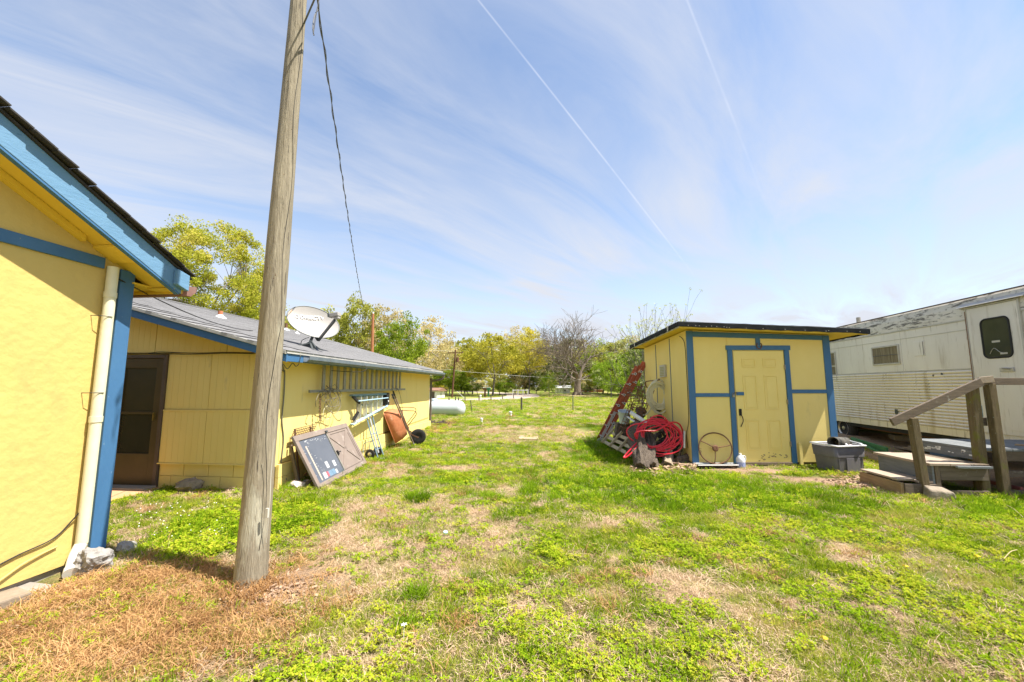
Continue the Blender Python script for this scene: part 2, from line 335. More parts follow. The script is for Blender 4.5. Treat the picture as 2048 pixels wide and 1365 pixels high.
m_curtain = mat('pleated_curtain', (.06,.05,.03), (.34,.29,.19), 5, .9, stretch=(14,14,.3))
m_road = mat('road_gravel', (.36,.29,.25), (.44,.36,.31), .8, .95, bump=.3, bscale=20, spots=[((.34,.3,.27), .3, .6, .2, (1,1,1))])
m_redpole = mat('red_brown_pole', (.30,.11,.05), (.40,.17,.08), 3, .9)
m_darkpole = mat('dark_brown_pole', (.10,.045,.025), (.16,.075,.045), 3, .9)
m_wire = mat('grey_wire', (.12,.12,.12), None, rough=.5, metal=.3)
m_wirepale = mat('pale_line', (.55,.53,.46), None, rough=.6)
m_post = mat('dark_fence_post', (.06,.05,.04), (.14,.12,.09), 20, .9)
m_metalgreen = mat('green_steel_post', (.08,.12,.09), (.15,.17,.13), 20, .8)
m_hinge = mat('hinge_steel', (.45,.40,.28), (.3,.22,.14), 30, .5, metal=.5)
m_brass = mat('brass_lock', (.45,.33,.12), None, rough=.35, metal=.8)
m_patch = mat('dog_chewed_paint', (.45,.34,.2), (.1,.07,.05), 50, .9)
m_sticker_w = mat('sticker_white', (.50,.50,.50), (.42,.43,.45), 30, .5)
m_sticker_r = mat('sticker_red', (.45,.10,.12), None, rough=.5)
m_sticker_b = mat('sticker_blue', (.11,.18,.27), (.17,.26,.34), 30, .5)
m_text = mat('lettering_white', (.62,.62,.62), None, rough=.5)
m_rustmark = mat('faded_orange', (.74,.46,.28), (.66,.54,.44), 6, .6)
m_milk = mat('milk_plastic', (.74,.76,.80), (.66,.68,.72), 6, .35)
m_bluelabel = mat('jug_label', (.05,.12,.42), (.55,.6,.75), 40, .5)
m_roofred = mat('brown_roof', (.20,.10,.07), (.28,.16,.11), 3, .9)
# ------------------------------------------------------------------ ground
def sstep(a, b, x): t = np.clip((x-a)/(b-a), 0, 1); return t*t*(3-2*t)
_rng = np.random.RandomState(7); _tab = _rng.rand(256, 256)
def vnoise(x, y, s, ox=0.0, oy=0.0):
    x = np.asarray(x, float)*s+ox; y = np.asarray(y, float)*s+oy
    xi = np.floor(x).astype(int); yi = np.floor(y).astype(int); fx = x-xi; fy = y-yi
    fx = fx*fx*(3-2*fx); fy = fy*fy*(3-2*fy); T = lambda a, b: _tab[a & 255, b & 255]
    return (T(xi, yi)*(1-fx)+T(xi+1, yi)*fx)*(1-fy)+(T(xi, yi+1)*(1-fx)+T(xi+1, yi+1)*fx)*fy
def fbm(x, y, s, o=4, ox=0.0):
    a = 0; w = 0
    for i in range(o): k = .5**i; a = a+k*vnoise(x, y, s*2**i, ox+13.7*i, ox*1.7+5.1*i); w += k
    return a/w
def blob(x, y, cx, cy, rx, ry, rot=0):
    c, s = math.cos(rot), math.sin(rot); dx = (x-cx); dy = (y-cy)
    u = (dx*c+dy*s)/rx; v = (-dx*s+dy*c)/ry; return np.clip(1-(u*u+v*v), 0, 1)
def gz(x, y):
    x = np.asarray(x, float); y = np.asarray(y, float)
    z = .19*sstep(8.5, 14.0, y) - .30*sstep(26, 48, y) + .25*sstep(56, 75, y)*sstep(-12, 4, x)
    z = z - .05*sstep(-3.35, -3.85, x)*sstep(3.6, 3.0, y)
    near = sstep(30, 14, y)
    z = z + (fbm(x, y, .9, 3)-.5)*.05*near*sstep(1.0, 2.4, y+np.abs(x)*.2) + (fbm(x, y, 7, 2, 3.0)-.5)*.018*near
    z = z + (fbm(x, y, .05, 2, 9.0)-.5)*.9*sstep(90, 200, np.hypot(x, y))
    return z
def g1(x, y): return float(gz(x, y))
# maps: dead (0 green..1 straw), rust (orange dead grass), lush (long bright green), bare (soil or mulch)
def maps(x, y):
    w = (fbm(x, y, 1.3, 3, 2.0)-.5)*1.2
    dead = sstep(.515, .66, fbm(x, y, 1.9, 5, 21.0)*.5+fbm(x, y, 7, 3, 4.0)*.52)
    dead = dead+sstep(.1, .6, blob(x, y, -1.7, 4.3, 1.9, 1.6)+w*.35)*.5+.30*sstep(4.2, 2.6, y)-.25*blob(x, y, 3.0, 6.0, 3.5, 2.2)+.5*sstep(.0, .7, blob(x, y, -.7, 12.0, 2.6, 2.0)+w*.3)
    rust = sstep(.05, .55, blob(x, y, -2.75, 2.68, 1.55, .85, .05)+w*.30+(fbm(x, y, 5, 3, 8.0)-.5)*.7)+.55*sstep(.1, .6, blob(x, y, -3.6, 13.4, .35, 2.2)+w*.3)
    lush = sstep(.1, .6, blob(x, y, -3.3, 4.25, 1.0, 1.05)+w*.25)+.7*sstep(.2, .8, blob(x, y, 1.9, 6.2, 3.0, 1.6, .1)+w*.6)+.7*sstep(.1, .6, blob(x, y, 6.3, 5.6, 1.6, .6))+.8*sstep(.1, .7, blob(x, y, 1.6, 9.6, 1.4, 2.2)+w*.3)
    bare = sstep(.1, .5, blob(x, y, 4.6, 6.95, 1.3, .38, -.35)+w*.25)+sstep(.15, .6, blob(x, y, 3.3, 7.75, 1.3, .28, .1)+w*.2)+sstep(.15, .5, blob(x, y, 8.6, 9.6, 2.4, 4.2))*.9+sstep(.3, .7, blob(x, y, 7.6, 7.2, 2.0, .9))
    bare = bare+sstep(.1, .5, blob(x, y, -.7, 44, 3.5, 2.4)+w*.2)*.8+sstep(.1, .6, blob(x, y, 3.9, 2.0, .7, .45)+w*.4)*.7+sstep(.1, .6, blob(x, y, 4.3, 66.5, 4.5, 2.0))*.8+sstep(.25, .6, blob(x, y, -1.95, 3.05, .7, .45)+w*.3)*.8
    lush = np.clip(lush, 0, 1); bare = np.clip(bare, 0, 1); rust = np.clip(rust, 0, 1)
    dead = np.clip(dead*(1-lush*.85), 0, 1)
    return dead, rust, lush, bare
def axis_pts(a, b, step, out, grow=1.16):
    c = list(np.arange(a, b+step/2, step)); s = step
    while c[-1] < out: s *= grow; c.append(c[-1]+s)
    s = step; lo = [c[0]]
    while lo[-1] > -out: s *= grow; lo.append(lo[-1]-s)
    return np.array(lo[::-1][:-1]+c)
gx_ = axis_pts(-6, 10, .11, 420); gy_ = axis_pts(1.2, 16, .11, 420)
GX, GY = np.meshgrid(gx_, gy_); GZ = gz(GX, GY)
nx_, ny_ = len(gx_), len(gy_)
vs = np.stack([GX.ravel(), GY.ravel(), GZ.ravel()], 1)
ii = (np.arange(ny_-1)[:, None]*nx_+np.arange(nx_-1)[None, :]).ravel()
fs = np.stack([ii, ii+1, ii+1+nx_, ii+nx_], 1)
me = bpy.data.meshes.new('ground')
me.vertices.add(len(vs)); me.vertices.foreach_set('co', vs.ravel())
me.loops.add(len(fs)*4); me.loops.foreach_set('vertex_index', fs.ravel())
me.polygons.add(len(fs)); me.polygons.foreach_set('loop_start', np.arange(0, len(fs)*4, 4)); me.polygons.foreach_set('use_smooth', np.ones(len(fs), bool))
me.update(calc_edges=True)
D_, Ru_, L_, B_ = [a.ravel()[:, None] for a in maps(GX, GY)]
fl = fbm(GX, GY, .35, 3, 31.0).ravel()[:, None]
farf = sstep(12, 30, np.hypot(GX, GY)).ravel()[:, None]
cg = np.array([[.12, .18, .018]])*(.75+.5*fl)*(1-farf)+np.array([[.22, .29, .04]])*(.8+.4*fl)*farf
cdead = np.array([[.44, .32, .17]]); crust = np.array([[.36, .21, .11]]); clush = np.array([[.11, .17, .025]]); cbare = np.array([[.40, .27, .18]])
c = cg*(1-D_)+cdead*D_; c = c*(1-L_*.8)+clush*L_*.8; c = c*(1-Ru_*.9)+crust*Ru_*.9; c = c*(1-B_)+cbare*B_
ca = me.color_attributes.new('tone', 'FLOAT_COLOR', 'POINT')
ca.data.foreach_set('color', np.concatenate([c, np.ones((len(c), 1))], 1).ravel())
gm = bpy.data.materials.new('ground_soil'); gm.use_nodes = True; nt = gm.node_tree; b = nt.nodes['Principled BSDF']
at = nt.nodes.new('ShaderNodeVertexColor'); at.layer_name = 'tone'
co = nt.nodes.new('ShaderNodeTexCoord')
def gnoise(sc, det=5):
    n = nt.nodes.new('ShaderNodeTexNoise'); nt.links.new(co.outputs['Object'], n.inputs['Vector']); n.inputs['Scale'].default_value = sc; n.inputs['Detail'].default_value = det; n.inputs['Roughness'].default_value = .7; return n.outputs[0]
def gmr(src, a, b2, c1, d1):
    r = nt.nodes.new('ShaderNodeMapRange'); nt.links.new(src, r.inputs[0])
    for i, v in enumerate((a, b2, c1, d1)): r.inputs[i+1].default_value = v
    return r.outputs[0]
def gmul(col, fac):
    m = nt.nodes.new('ShaderNodeMix'); m.data_type = 'RGBA'; m.blend_type = 'MULTIPLY'; m.inputs[0].default_value = 1
    nt.links.new(col, m.inputs[6]); nt.links.new(fac, m.inputs[7]); return m.outputs[2]
k = gmul(at.outputs[0], gmr(gnoise(55), .3, .7, .45, 1.35)); k = gmul(k, gmr(gnoise(3.2, 8), .3, .7, .72, 1.22))
nt.links.new(k, b.inputs['Base Color']); b.inputs['Roughness'].default_value = 1; b.inputs['Specular IOR Level'].default_value = .1
bp = nt.nodes.new('ShaderNodeBump'); nt.links.new(gnoise(70, 6), bp.inputs['Height']); bp.inputs['Strength'].default_value = .9; bp.inputs['Distance'].default_value = .03; nt.links.new(bp.outputs[0], b.inputs['Normal'])
me.materials.append(gm)
ground = bpy.data.objects.new('ground', me); COL.objects.link(ground); tag(ground, kind='structure')

# ------------------------------------------------------------------ road
rp = smoothpath([(-120, 37, 0), (-60, 39.5, 0), (-25, 42, 0), (-11, 45.5, 0), (-5.5, 54, 0), (-4.5, 66, 0), (-9, 84, 0), (-30, 130, 0)], 8)
mb = MB()
for i, p in enumerate(rp):
    t = (rp[min(i+1, len(rp)-1)]-rp[max(i-1, 0)]).normalized(); n = Vector((-t.y, t.x, 0))
    a, b2 = p+n*2.6, p-n*2.6
    mb.v += [(a.x, a.y, max(g1(a.x, a.y), g1(p.x, p.y))+.05), (b2.x, b2.y, max(g1(b2.x, b2.y), g1(p.x, p.y))+.05)]
    mb.v += [(a.x+n.x*.6, a.y+n.y*.6, -1), (b2.x-n.x*.6, b2.y-n.y*.6, -1)]
    if i:
        o = (i-1)*4; mb.f += [(o, o+1, o+5, o+4), (o+2, o, o+4, o+6), (o+1, o+3, o+7, o+5)]
road = mb.build('road', m_road); tag(road, kind='structure')
ROAD = np.array([(p.x, p.y) for p in rp])
def road_dist(x, y):
    d = np.full(np.shape(x), 1e9)
    for i in range(len(ROAD)-1):
        a, b = ROAD[i], ROAD[i+1]; ab = b-a; t = np.clip(((x-a[0])*ab[0]+(y-a[1])*ab[1])/(ab@ab), 0, 1)
        d = np.minimum(d, np.hypot(x-a[0]-t*ab[0], y-a[1]-t*ab[1]))
    return d

# ------------------------------------------------------------------ left stucco building
XW = -4.09; RX = -3.79
rk = lambda y: 3.19-.5*(y-2.25)
bA = thing('stucco_building', 'yellow stucco building with thick blue rake board and white drainpipe at its corner', 'building', (XW, 3.44, 0))
def A(mb): mb.v = [(x-XW, y-3.44, z) for x, y, z in mb.v]; return mb
w = MB(); w.prism([(-5, .02), (3.44, .02), (3.44, rk(3.44)+.02), (-1.2, rk(-1.2)+.02), (-5, rk(-1.2)-1.9)], -13, XW, 'x'); A(w).build('wall', m_stucco, bA)
w = MB(); w.prism([(-5, -.25), (3.41, -.25), (3.41, .018), (-5, .018)], -12.9, XW-.03, 'x'); A(w).build('foundation', m_concrete, bA)
w = MB(); w.box(XW, XW+.022, -4.5, 3.20, 2.594, 2.694); A(w).build('band_board', m_blue, bA, bevel=.004)
w = MB(); w.box(XW+.001, XW+.03, 3.335, 3.468, .05, 2.63); w.box(XW-.12, XW, 3.441, 3.468, .05, 2.6); A(w).build('corner_board', m_blue, bA, bevel=.005)
w = MB(); w.prism([(-1.2, rk(-1.2)), (3.70, rk(3.70)), (3.70, rk(3.70)+.215), (-1.2, rk(-1.2)+.215)], RX-.035, RX, 'x'); A(w).build('rake_board', m_bluepeel, bA, bevel=.004)
w = MB(); w.prism([(-1.2, rk(-1.2)-.02), (3.68, rk(3.68)-.02), (3.68, rk(3.68)-.001), (-1.2, rk(-1.2)-.001)], RX-.05, RX-.004, 'x'); A(w).build('rake_trim', m_blue, bA)
w = MB(); w.prism([(3.60, 2.545), (3.735, 2.50), (3.735, 2.665), (3.60, 2.70)], RX+.001, RX+.05, 'x'); A(w).build('rake_block', m_bluepeel, bA, bevel=.005)
w = MB(); w.prism([(-1.2, rk(-1.2)+.02), (3.66, rk(3.66)+.02), (3.66, rk(3.66)+.04), (-1.2, rk(-1.2)+.04)], XW+.001, RX-.036, 'x'); A(w).build('rake_soffit', m_soffit, bA)
w = MB(); w.box(-12, XW+.05, 3.441, 3.73, 2.515, 2.53); w.box(XW, RX-.002, 3.62, 3.73, 2.50, 2.514); w.box(-12, RX-.04, 3.73, 3.75, 2.48, 2.66); A(w).build('eave_soffit', m_soffit, bA)
w = MB(); w.box(XW+.002, XW+.06, -1, 3.0, 0, .05); w.v = [(x, y, z+rk(y)-.035) for x, y, z in w.v]; A(w).build('cove_trim', m_soffit, bA)
w = MB(); w.box(XW+.002, RX-.036, 3.10, 3.28, 0, .02); w.v = [(x, y, z+rk(y)-.005) for x, y, z in w.v]; A(w).build('soffit_patch', m_soffit, bA)
w = MB(); w.prism([(-1.2, rk(-1.2)+.216), (3.79, rk(3.79)+.216), (3.79, rk(3.79)+.232), (-1.2, rk(-1.2)+.232)], -13, RX+.02, 'x'); w.prism([(-6, rk(-1.2)+.216-2.4), (-1.2, rk(-1.2)+.216), (-1.2, rk(-1.2)+.232), (-6, rk(-1.2)+.232-2.4)], -13, RX+.02, 'x'); roofA = A(w).build('roof', m_shingle_dark, bA)
rs = random.Random(4)
sh = MB(); sh.box(-.5, .02, 0, .158, 0, .012); shm = sh.mesh('shingle_edge', m_shingle_dark)
for i in range(34):
    y = 3.80-.142*i; a = math.atan(-.5)
    inst(shm, 'shingle', roofA, (RX+.045+rs.uniform(-.012, .012)-XW, y-.15-3.44, rk(y-.15)+.246), (a+R(rs.uniform(2, 5)), 0, 0))
w = MB(); w.prism([(3.752, 2.56), (3.752, 2.46), (3.80, 2.46), (3.86, 2.52), (3.86, 2.575), (3.85, 2.575), (3.85, 2.525), (3.80, 2.475), (3.765, 2.475), (3.765, 2.56)], -12, RX+.01, 'x'); w.prism([(3.752, 2.56), (3.752, 2.46), (3.80, 2.46), (3.86, 2.52), (3.86, 2.575)], RX+.0101, RX+.014, 'x'); A(w).build('gutter', mat('brown_gutter', (.20,.10,.08), (.30,.18,.15), 8, .5), bA)
# drain pipe with two straps and an elbow
w = MB(); w.tube([(XW+.052, 3.245, 2.62), (XW+.052, 3.245, .17)], .042, 16)
for z in (2.33, 1.2): w.tube([(XW+.052, 3.245, z), (XW+.052, 3.245, z+.05)], .047, 16)
dp = A(w).build('drainpipe', m_pvccream, bA, smooth=True)
w = MB(); w.tube(smoothpath([(XW+.052, 3.245, .17), (XW+.056, 3.21, .10), (XW+.09, 3.17, .055), (XW+.16, 3.11, .02)], 5), .043, 16, cap=False); w.tube([(XW+.155, 3.115, .022), (XW+.20, 3.075, .004)], .051, 16); A(w).build('elbow', m_pvc, dp, smooth=True)
for z in (2.15, 1.46): w = MB(); w.tube([(XW, 3.15, z), (XW+.07, 3.165, z), (XW+.10, 3.245, z), (XW+.07, 3.265, z), (XW, 3.28, z)], .0035, 6); A(w).build('strap', m_cable, dp)
w = MB(); w.tube(smoothpath([(XW+.045, 3.30, 2.50), (XW+.04, 3.275, 2.0), (XW+.05, 3.285, 1.3), (XW+.05, 3.27, .8), (XW+.06, 3.26, .55), (XW+.02, 3.16, .36), (XW+.015, 3.05, .27), (XW+.012, 2.85, .23), (XW+.014, 2.6, .17), (XW+.012, 2.3, .16), (XW+.012, 1.8, .17)], 8), .0055, 6)
o = w.build('wall_cable', m_cable, smooth=True); tag(o, 'thin black cable running down the white drainpipe and along the stucco wall', 'cable')
w = MB(); w.tube(smoothpath([(XW+.012, 3.1, .20), (XW+.02, 2.9, .16), (XW+.02, 2.7, .07), (XW+.02, 2.4, .04), (XW+.02, 2.1, .05)], 6), .007, 6)
o = w.build('cable', m_stucco, smooth=True); tag(o, 'sagging yellow painted cord below the black cable on the stucco wall', 'cord')

def rock(name, loc, size, seed, m, label, cat='rock', flat=.7, sub=3, rz=0, top=None, amp=.34):
    bm = bmesh.new(); bmesh.ops.create_icosphere(bm, subdivisions=sub, radius=1)
    rr = random.Random(seed); off = Vector((rr.uniform(0, 50), rr.uniform(0, 50), 0)); from mathutils import noise
    planes = [Vector((rr.gauss(0, 1), rr.gauss(0, 1), rr.gauss(0, .8))).normalized() for _ in range(9)]
    for v in bm.verts:
        d = v.co.normalized(); k = 1
        for p in planes:
            q = d.dot(p)
            if q > .62: k = min(k, .62/q*1.12)
        k *= 1+amp*.8*(noise.noise(d*2.2+off))+.12*noise.noise(d*6+off)+.05*noise.noise(d*15+off)
        v.co = Vector((d.x*size[0]*k, d.y*size[1]*k, d.z*size[2]*k))
    me = bpy.data.meshes.new(name); bm.to_mesh(me); bm.free(); me.materials.append(m)
    o = bpy.data.objects.new(name, me); COL.objects.link(o); o.location = loc; o.rotation_euler = (0, 0, rz); tag(o, label, cat); return o
rock('rock', (-3.84, 3.18, .05), (.135, .13, .125), 3, m_rock, 'grey angular rock at the foot of the blue corner board', rz=.4, sub=4)
rock('rock', (-3.93, 3.55, .02), (.09, .09, .07), 8, m_rock, 'smaller grey rock half hidden behind the corner of the stucco building')
p = on_z(372, 985, 0); rock('rock', (p.x, p.y+.04, .09), (.17, .13, .13), 12, m_rocktan, 'brown rock lying against the block base right of the storm door', rz=.5)
p = on_z(592, 980, 0); rock('rock', (p.x-.02, p.y+.05, .05), (.17, .13, .08), 14, m_rockpink, 'pale rounded rock beside the broken clay pipe', rz=.2, amp=.15)
p = on_z(622, 974, 0); rock('rock', (p.x-.12, p.y+.06, .03), (.08, .07, .06), 17, m_rock, 'small grey stone between the clay pipe and the leaning door')
# concrete footing and paver
w = MB(); w.prism([(-3.86, -.035), (-3.78, -.045), (-3.78, -.2), (-4.12, -.2), (-4.12, -.02)], 1.6, 2.98, 'y'); o = w.build('footing_slab', m_concrete, bevel=.01); tag(o, 'rough concrete footing strip along the base of the stucco wall', 'concrete slab')
w = MB(); w.box(-.10, .10, -.13, .13, 0, .085); o = w.build('concrete_paver', mat('tan_paver', (.20,.155,.11), (.32,.255,.19), 9, .95, bump=.6, spots=[((.2,.16,.11), 6, .6, .08, (1,1,1))]), bevel=.012, loc=(-3.87, 2.62, -.035), rot=(0, R(2), R(-14))); tag(o, 'rough tan paving block on the concrete footing', 'paving block')

# ------------------------------------------------------------------ house
XH, YH = -4.03, 5.65; YE = 13.15; XR = -9.8
zt = lambda x: 2.005+(-3.64-x)*.275
bH = thing('yellow_house', 'long low yellow house with grey shingle roof and blue trimmed eaves', 'house', (XH, YH, 0))
def H(mb): mb.v = [(x-XH, y-YH, z) for x, y, z in mb.v]; return mb
w = MB(); w.prism([(-15.9, -.2), (XH-.03, -.2), (XH-.03, zt(XH)-.12), (XR, zt(XR)-.12), (-15.9, zt(XR)-.12-1.65)], YH+.04, YE-.02, 'y'); wallH = H(w).build('wall', m_siding, bH)
# grooved plywood sheets on the front wall
def sheet(x0, x1, z0, z1, y=YH, top=None):
    m_ = MB(); m_.box(x0, x1, y+.004, y+.035, z0, z1 if top is None else min(top(x0), top(x1)))
    n = max(1, round((x1-x0)/.102)); s = (x1-x0)/n
    for i in range(n):
        a, b = x0+i*s+.0015, x0+(i+1)*s-.0015
        if top is None: m_.box(a, b, y, y+.0038, z0, z1)
        else: m_.hexa([(a, y, z0), (b, y, z0), (b, y+.0038, z0), (a, y+.0038, z0)], [(a, y, top(a)), (b, y, top(b)), (b, y+.0038, top(b)), (a, y+.0038, top(a))])
    return H(m_)
for x0, x1 in ((-5.885, -5.168), (-5.162, -4.12)):
    sheet(x0, x1, .375, 1.165, YH-.012).build('siding_sheet', m_siding, bH)
    sheet(x0, x1, 1.17, 2.02, YH).build('siding_sheet', m_siding, bH)
for x0, x1 in ((-11, -9.5), (-9.49, -8.0), (-7.99, -6.78)): sheet(x0, x1, .375, 2.02, YH).build('siding_sheet', m_siding, bH)
for x0, x1 in ((-9.79, -8.56), (-8.55, -7.35), (-7.34, -6.14), (-6.13, -4.93), (-4.92, -4.12)): sheet(x0, x1, 2.035, 0, YH-.006, top=lambda x: zt(x)-.10).build('siding_sheet', m_siding, bH)
w = MB(); w.box(-5.885, -4.10, YH-.02, YH-.001, 1.135, 1.162); H(w).build('batten', m_siding, bH, bevel=.003)
w = MB(); w.box(-5.90, -4.12, YH-.03, YH+.0, .355, .372); H(w).build('drip_batten', m_siding, bH, bevel=.003)
w = MB(); w.box(XH-.10, XH+.004, YH-.022, YH-.001, .34, 2.03); w.box(XH-.02, XH+.004, YH, YH+.07, .34, 2.03); H(w).build('corner_board', m_siding, bH, bevel=.003)
# block base: front and side
blk = MB(); blk.box(.003, .393, 0, .05, .003, .187); bm_ = blk.mesh('block', m_siding)
blkh = MB(); blkh.box(.003, .193, 0, .05, .003, .187); bmh_ = blkh.mesh('half_block', m_siding)
for r_ in range(3):
    x = -5.88; first = r_ % 2
    while x < XH-.05:
        L = .2 if first else .4; first = 0
        if x+L > XH: L = .2
        inst(bm_ if L == .4 else bmh_, 'concrete_block', bH, (x-XH, YH+.012-YH, -.20+.19*r_)); x += L
    y = YH+.02; first = r_ % 2
    while y < YE-.1:
        L = .2 if first else .4; first = 0
        inst(bm_ if L == .4 else bmh_, 'concrete_block', bH, (-.001, y+L-YH, -.20+.19*r_), (0, 0, -PI/2)); y += L
# side wall panels
y = YH+.075; 
while y < YE-.05:
    L = min(1.215, YE-y); w = MB(); w.box(XH-.028, XH+.006, y, y+L-.004, .378, 2.03); H(w).build('wall_panel', m_siding, bH); y += 1.219
w = MB(); w.tube([(XH+.014, 8.02, .35), (XH+.014, 8.02, .62)], .007, 6); H(w).build('conduit', m_siding, bH)
# roof deck, fascia, drip edge, gutter
w = MB(); w.hexa([(-3.66, 5.22, zt(-3.66)-.03), (-3.66, 13.42, zt(-3.66)-.03), (XR, 13.42, zt(XR)-.03), (XR, 5.22, zt(XR)-.03)], [(-3.66, 5.22, zt(-3.66)), (-3.66, 13.42, zt(-3.66)), (XR, 13.42, zt(XR)), (XR, 5.22, zt(XR))])
w.hexa([(XR, 5.22, zt(XR)-.03), (XR, 13.42, zt(XR)-.03), (-16.1, 13.42, zt(XR)-1.76), (-16.1, 5.22, zt(XR)-1.76)], [(XR, 5.22, zt(XR)), (XR, 13.42, zt(XR)), (-16.1, 13.42, zt(XR)-1.73), (-16.1, 5.22, zt(XR)-1.73)])
roofH = H(w).build('roof', m_shingle, bH)
def slopebar(name, y0, y1, dz0, dz1, m, parent, xa=-3.655, xb=XR, bev=.003):
    q = MB(); q.hexa([(xa, y0, zt(xa)+dz0), (xa, y1, zt(xa)+dz0), (xb, y1, zt(xb)+dz0), (xb, y0, zt(xb)+dz0)], [(xa, y0, zt(xa)+dz1), (xa, y1, zt(xa)+dz1), (xb, y1, zt(xb)+dz1), (xb, y0, zt(xb)+dz1)]); return H(q).build(name, m, parent, bevel=bev)
slopebar('fascia_board', 5.225, 5.25, -.155, -.032, m_blue, bH); slopebar('drip_edge', 5.20, 5.224, -.045, .004, m_drip, bH)
slopebar('soffit', 5.25, YH-.03, -.06, -.035, m_soffit, bH, xa=-3.71); slopebar('fascia_board', 13.38, 13.41, -.15, -.032, m_blue, bH)
w = MB(); w.box(-3.70, -3.662, 5.255, 13.37, 1.865, 1.99); H(w).build('eave_board', m_blue, bH, bevel=.003)
w = MB(); w.box(XH+.006, -3.70, 5.66, 13.37, 1.95, 1.965); H(w).build('eave_soffit', m_soffit, bH)
w = MB(); w.box(-3.668, -3.645, 5.22, 13.42, zt(-3.66)-.035, zt(-3.66)+.006); H(w).build('eave_drip', m_drip, bH)
gp = [(-3.668, 1.965), (-3.668, 1.875), (-3.61, 1.872), (-3.565, 1.91), (-3.56, 1.962), (-3.568, 1.962), (-3.573, 1.915), (-3.613, 1.88), (-3.66, 1.883), (-3.66, 1.965)]
w = MB(); w.prism(gp, 5.62, 13.40, 'y'); w.prism([(-3.668, 1.965), (-3.668, 1.875), (-3.61, 1.872), (-3.565, 1.91), (-3.56, 1.962)], 13.401, 13.405, 'y')
gut = H(w).build('gutter', m_gutter, bH)
for y in (6.2, 7.4, 8.6, 9.8, 11.0, 12.2): w = MB(); w.tube([(-3.70, y-.02, 1.975), (-3.562, y, 1.968), (-3.562, y, 1.91), (-3.61, y, 1.868)], .004, 5); H(w).build('gutter_strap', m_alu, gut)
w = MB(); w.tube(smoothpath([(-3.61, 13.36, 1.88), (-3.61, 13.36, 1.82), (-3.66, 13.34, 1.76), (-3.82, 13.27, 1.71), (-3.98, 13.24, 1.70), (-4.0, 13.24, 1.66), (-4.0, 13.24, .3)], 5), .035, 8); H(w).build('downspout', mat('brown_spout', (.10,.08,.07), (.16,.13,.11), 5, .5), bH, smooth=True)
# shingle strips
nx3 = MB()
for k in range(3): nx3.box(k*.324+.004, (k+1)*.324-.004, 0, .155, 0, .0055)
nx3.box(0, .972, .10, .20, -.002, .003)
shm = nx3.mesh('shingle_strip', m_shingle)
th = math.atan(.275); ev = Vector((-math.cos(th), 0, math.sin(th))); rs = random.Random(9)
places = []
for r_ in range(int(6.38/.14)):
    off = -(r_ % 3)*.16
    for c_ in range(-1, 9):
        y0 = 5.20+off+c_*.972
        if y0+.97 > 13.5 or y0 < 5.05: continue
        p = Vector((-3.64, y0, zt(-3.64)+.004))+ev*(r_*.14); places.append((p.length, p))
places.sort(key=lambda t: t[0])
def shmat(p): # local x -> +y, local y -> up slope
    tl = R(rs.uniform(.8, 1.8)); ez = Vector((math.sin(th), 0, math.cos(th)))
    M = Matrix((( 0, ev.x, ez.x, 0), (1, ev.y, ez.y, 0), (0, ev.z, ez.z, 0), (0, 0, 0, 1)))
    return Matrix.Translation(p-Vector((XH, YH, 0)))@M@Matrix.Rotation(-tl, 4, 'X')@Matrix.Translation((rs.uniform(-.004, .004), rs.uniform(-.004, .004), .004))
for _, p in places[:300]: inst(shm, 'shingle', roofH, mat4=shmat(p))
rest = MB()
for _, p in places[300:]: M = shmat(p); rest.box(0, .968, 0, .155, 0, .0055, M)
tag(rest.build('shingle_field', m_shingle, roofH), kind='stuff')
w = MB()
for i in range(27): w.box(XR-.13, XR+.13, 5.2+i*.305, 5.2+i*.305+.30, zt(XR)-.02, zt(XR)+.012)
H(w).build('ridge_cap', m_shingle, roofH)
# door
dr = H(MB().box(-6.76, -6.70, YH-.03, YH+.02, -.02, 2.0).box(-5.945, -5.888, YH-.03, YH+.02, -.02, 2.0).box(-6.70, -5.945, YH-.03, YH+.02, 1.95, 2.0)).build('door_frame', m_brown, bH, bevel=.004)
w = MB(); w.box(-6.695, -6.60, YH-.015, YH+.015, .0, 1.945); w.box(-6.06, -5.95, YH-.015, YH+.015, .0, 1.945); w.box(-6.60, -6.06, YH-.015, YH+.015, 1.80, 1.945); w.box(-6.60, -6.06, YH-.015, YH+.015, 1.09, 1.13); w.box(-6.60, -6.06, YH-.015, YH+.015, 0, .50)
dd = H(w).build('storm_door', mat('dark_brown_door', (.07,.05,.02), (.10,.07,.03), 4, .5), bH, bevel=.003)
w = MB(); w.box(-6.60, -6.06, YH, YH+.006, 1.13, 1.80); H(w).build('screen', m_screen, dd)
w = MB(); w.box(-6.60, -6.06, YH, YH+.006, .50, 1.09); H(w).build('pane', m_glassk, dd)
w = MB(); w.box(-6.02, -6.005, YH-.05, YH-.015, 1.0, 1.12); H(w).build('handle', m_brass, dd)
w = MB(); w.box(-7.2, -5.8, 4.6, 5.63, -.12, .018); o = w.build('door_slab', m_slab, bevel=.01); tag(o, 'orange tinted concrete slab in front of the dark storm door', 'slab')
w = MB(); w.box(-6.8, -5.86, 5.42, 5.62, .0, .045); o = w.build('threshold_step', m_concrete, bevel=.006); tag(o, 'low grey threshold strip under the dark storm door', 'threshold')
def on_roof(px, py):
    d = _ray(px, py); k = 2.005-3.64*.275; t = (k-CAM_H)/(d.z+.275*d.x); return Vector((0, 0, CAM_H))+d*t
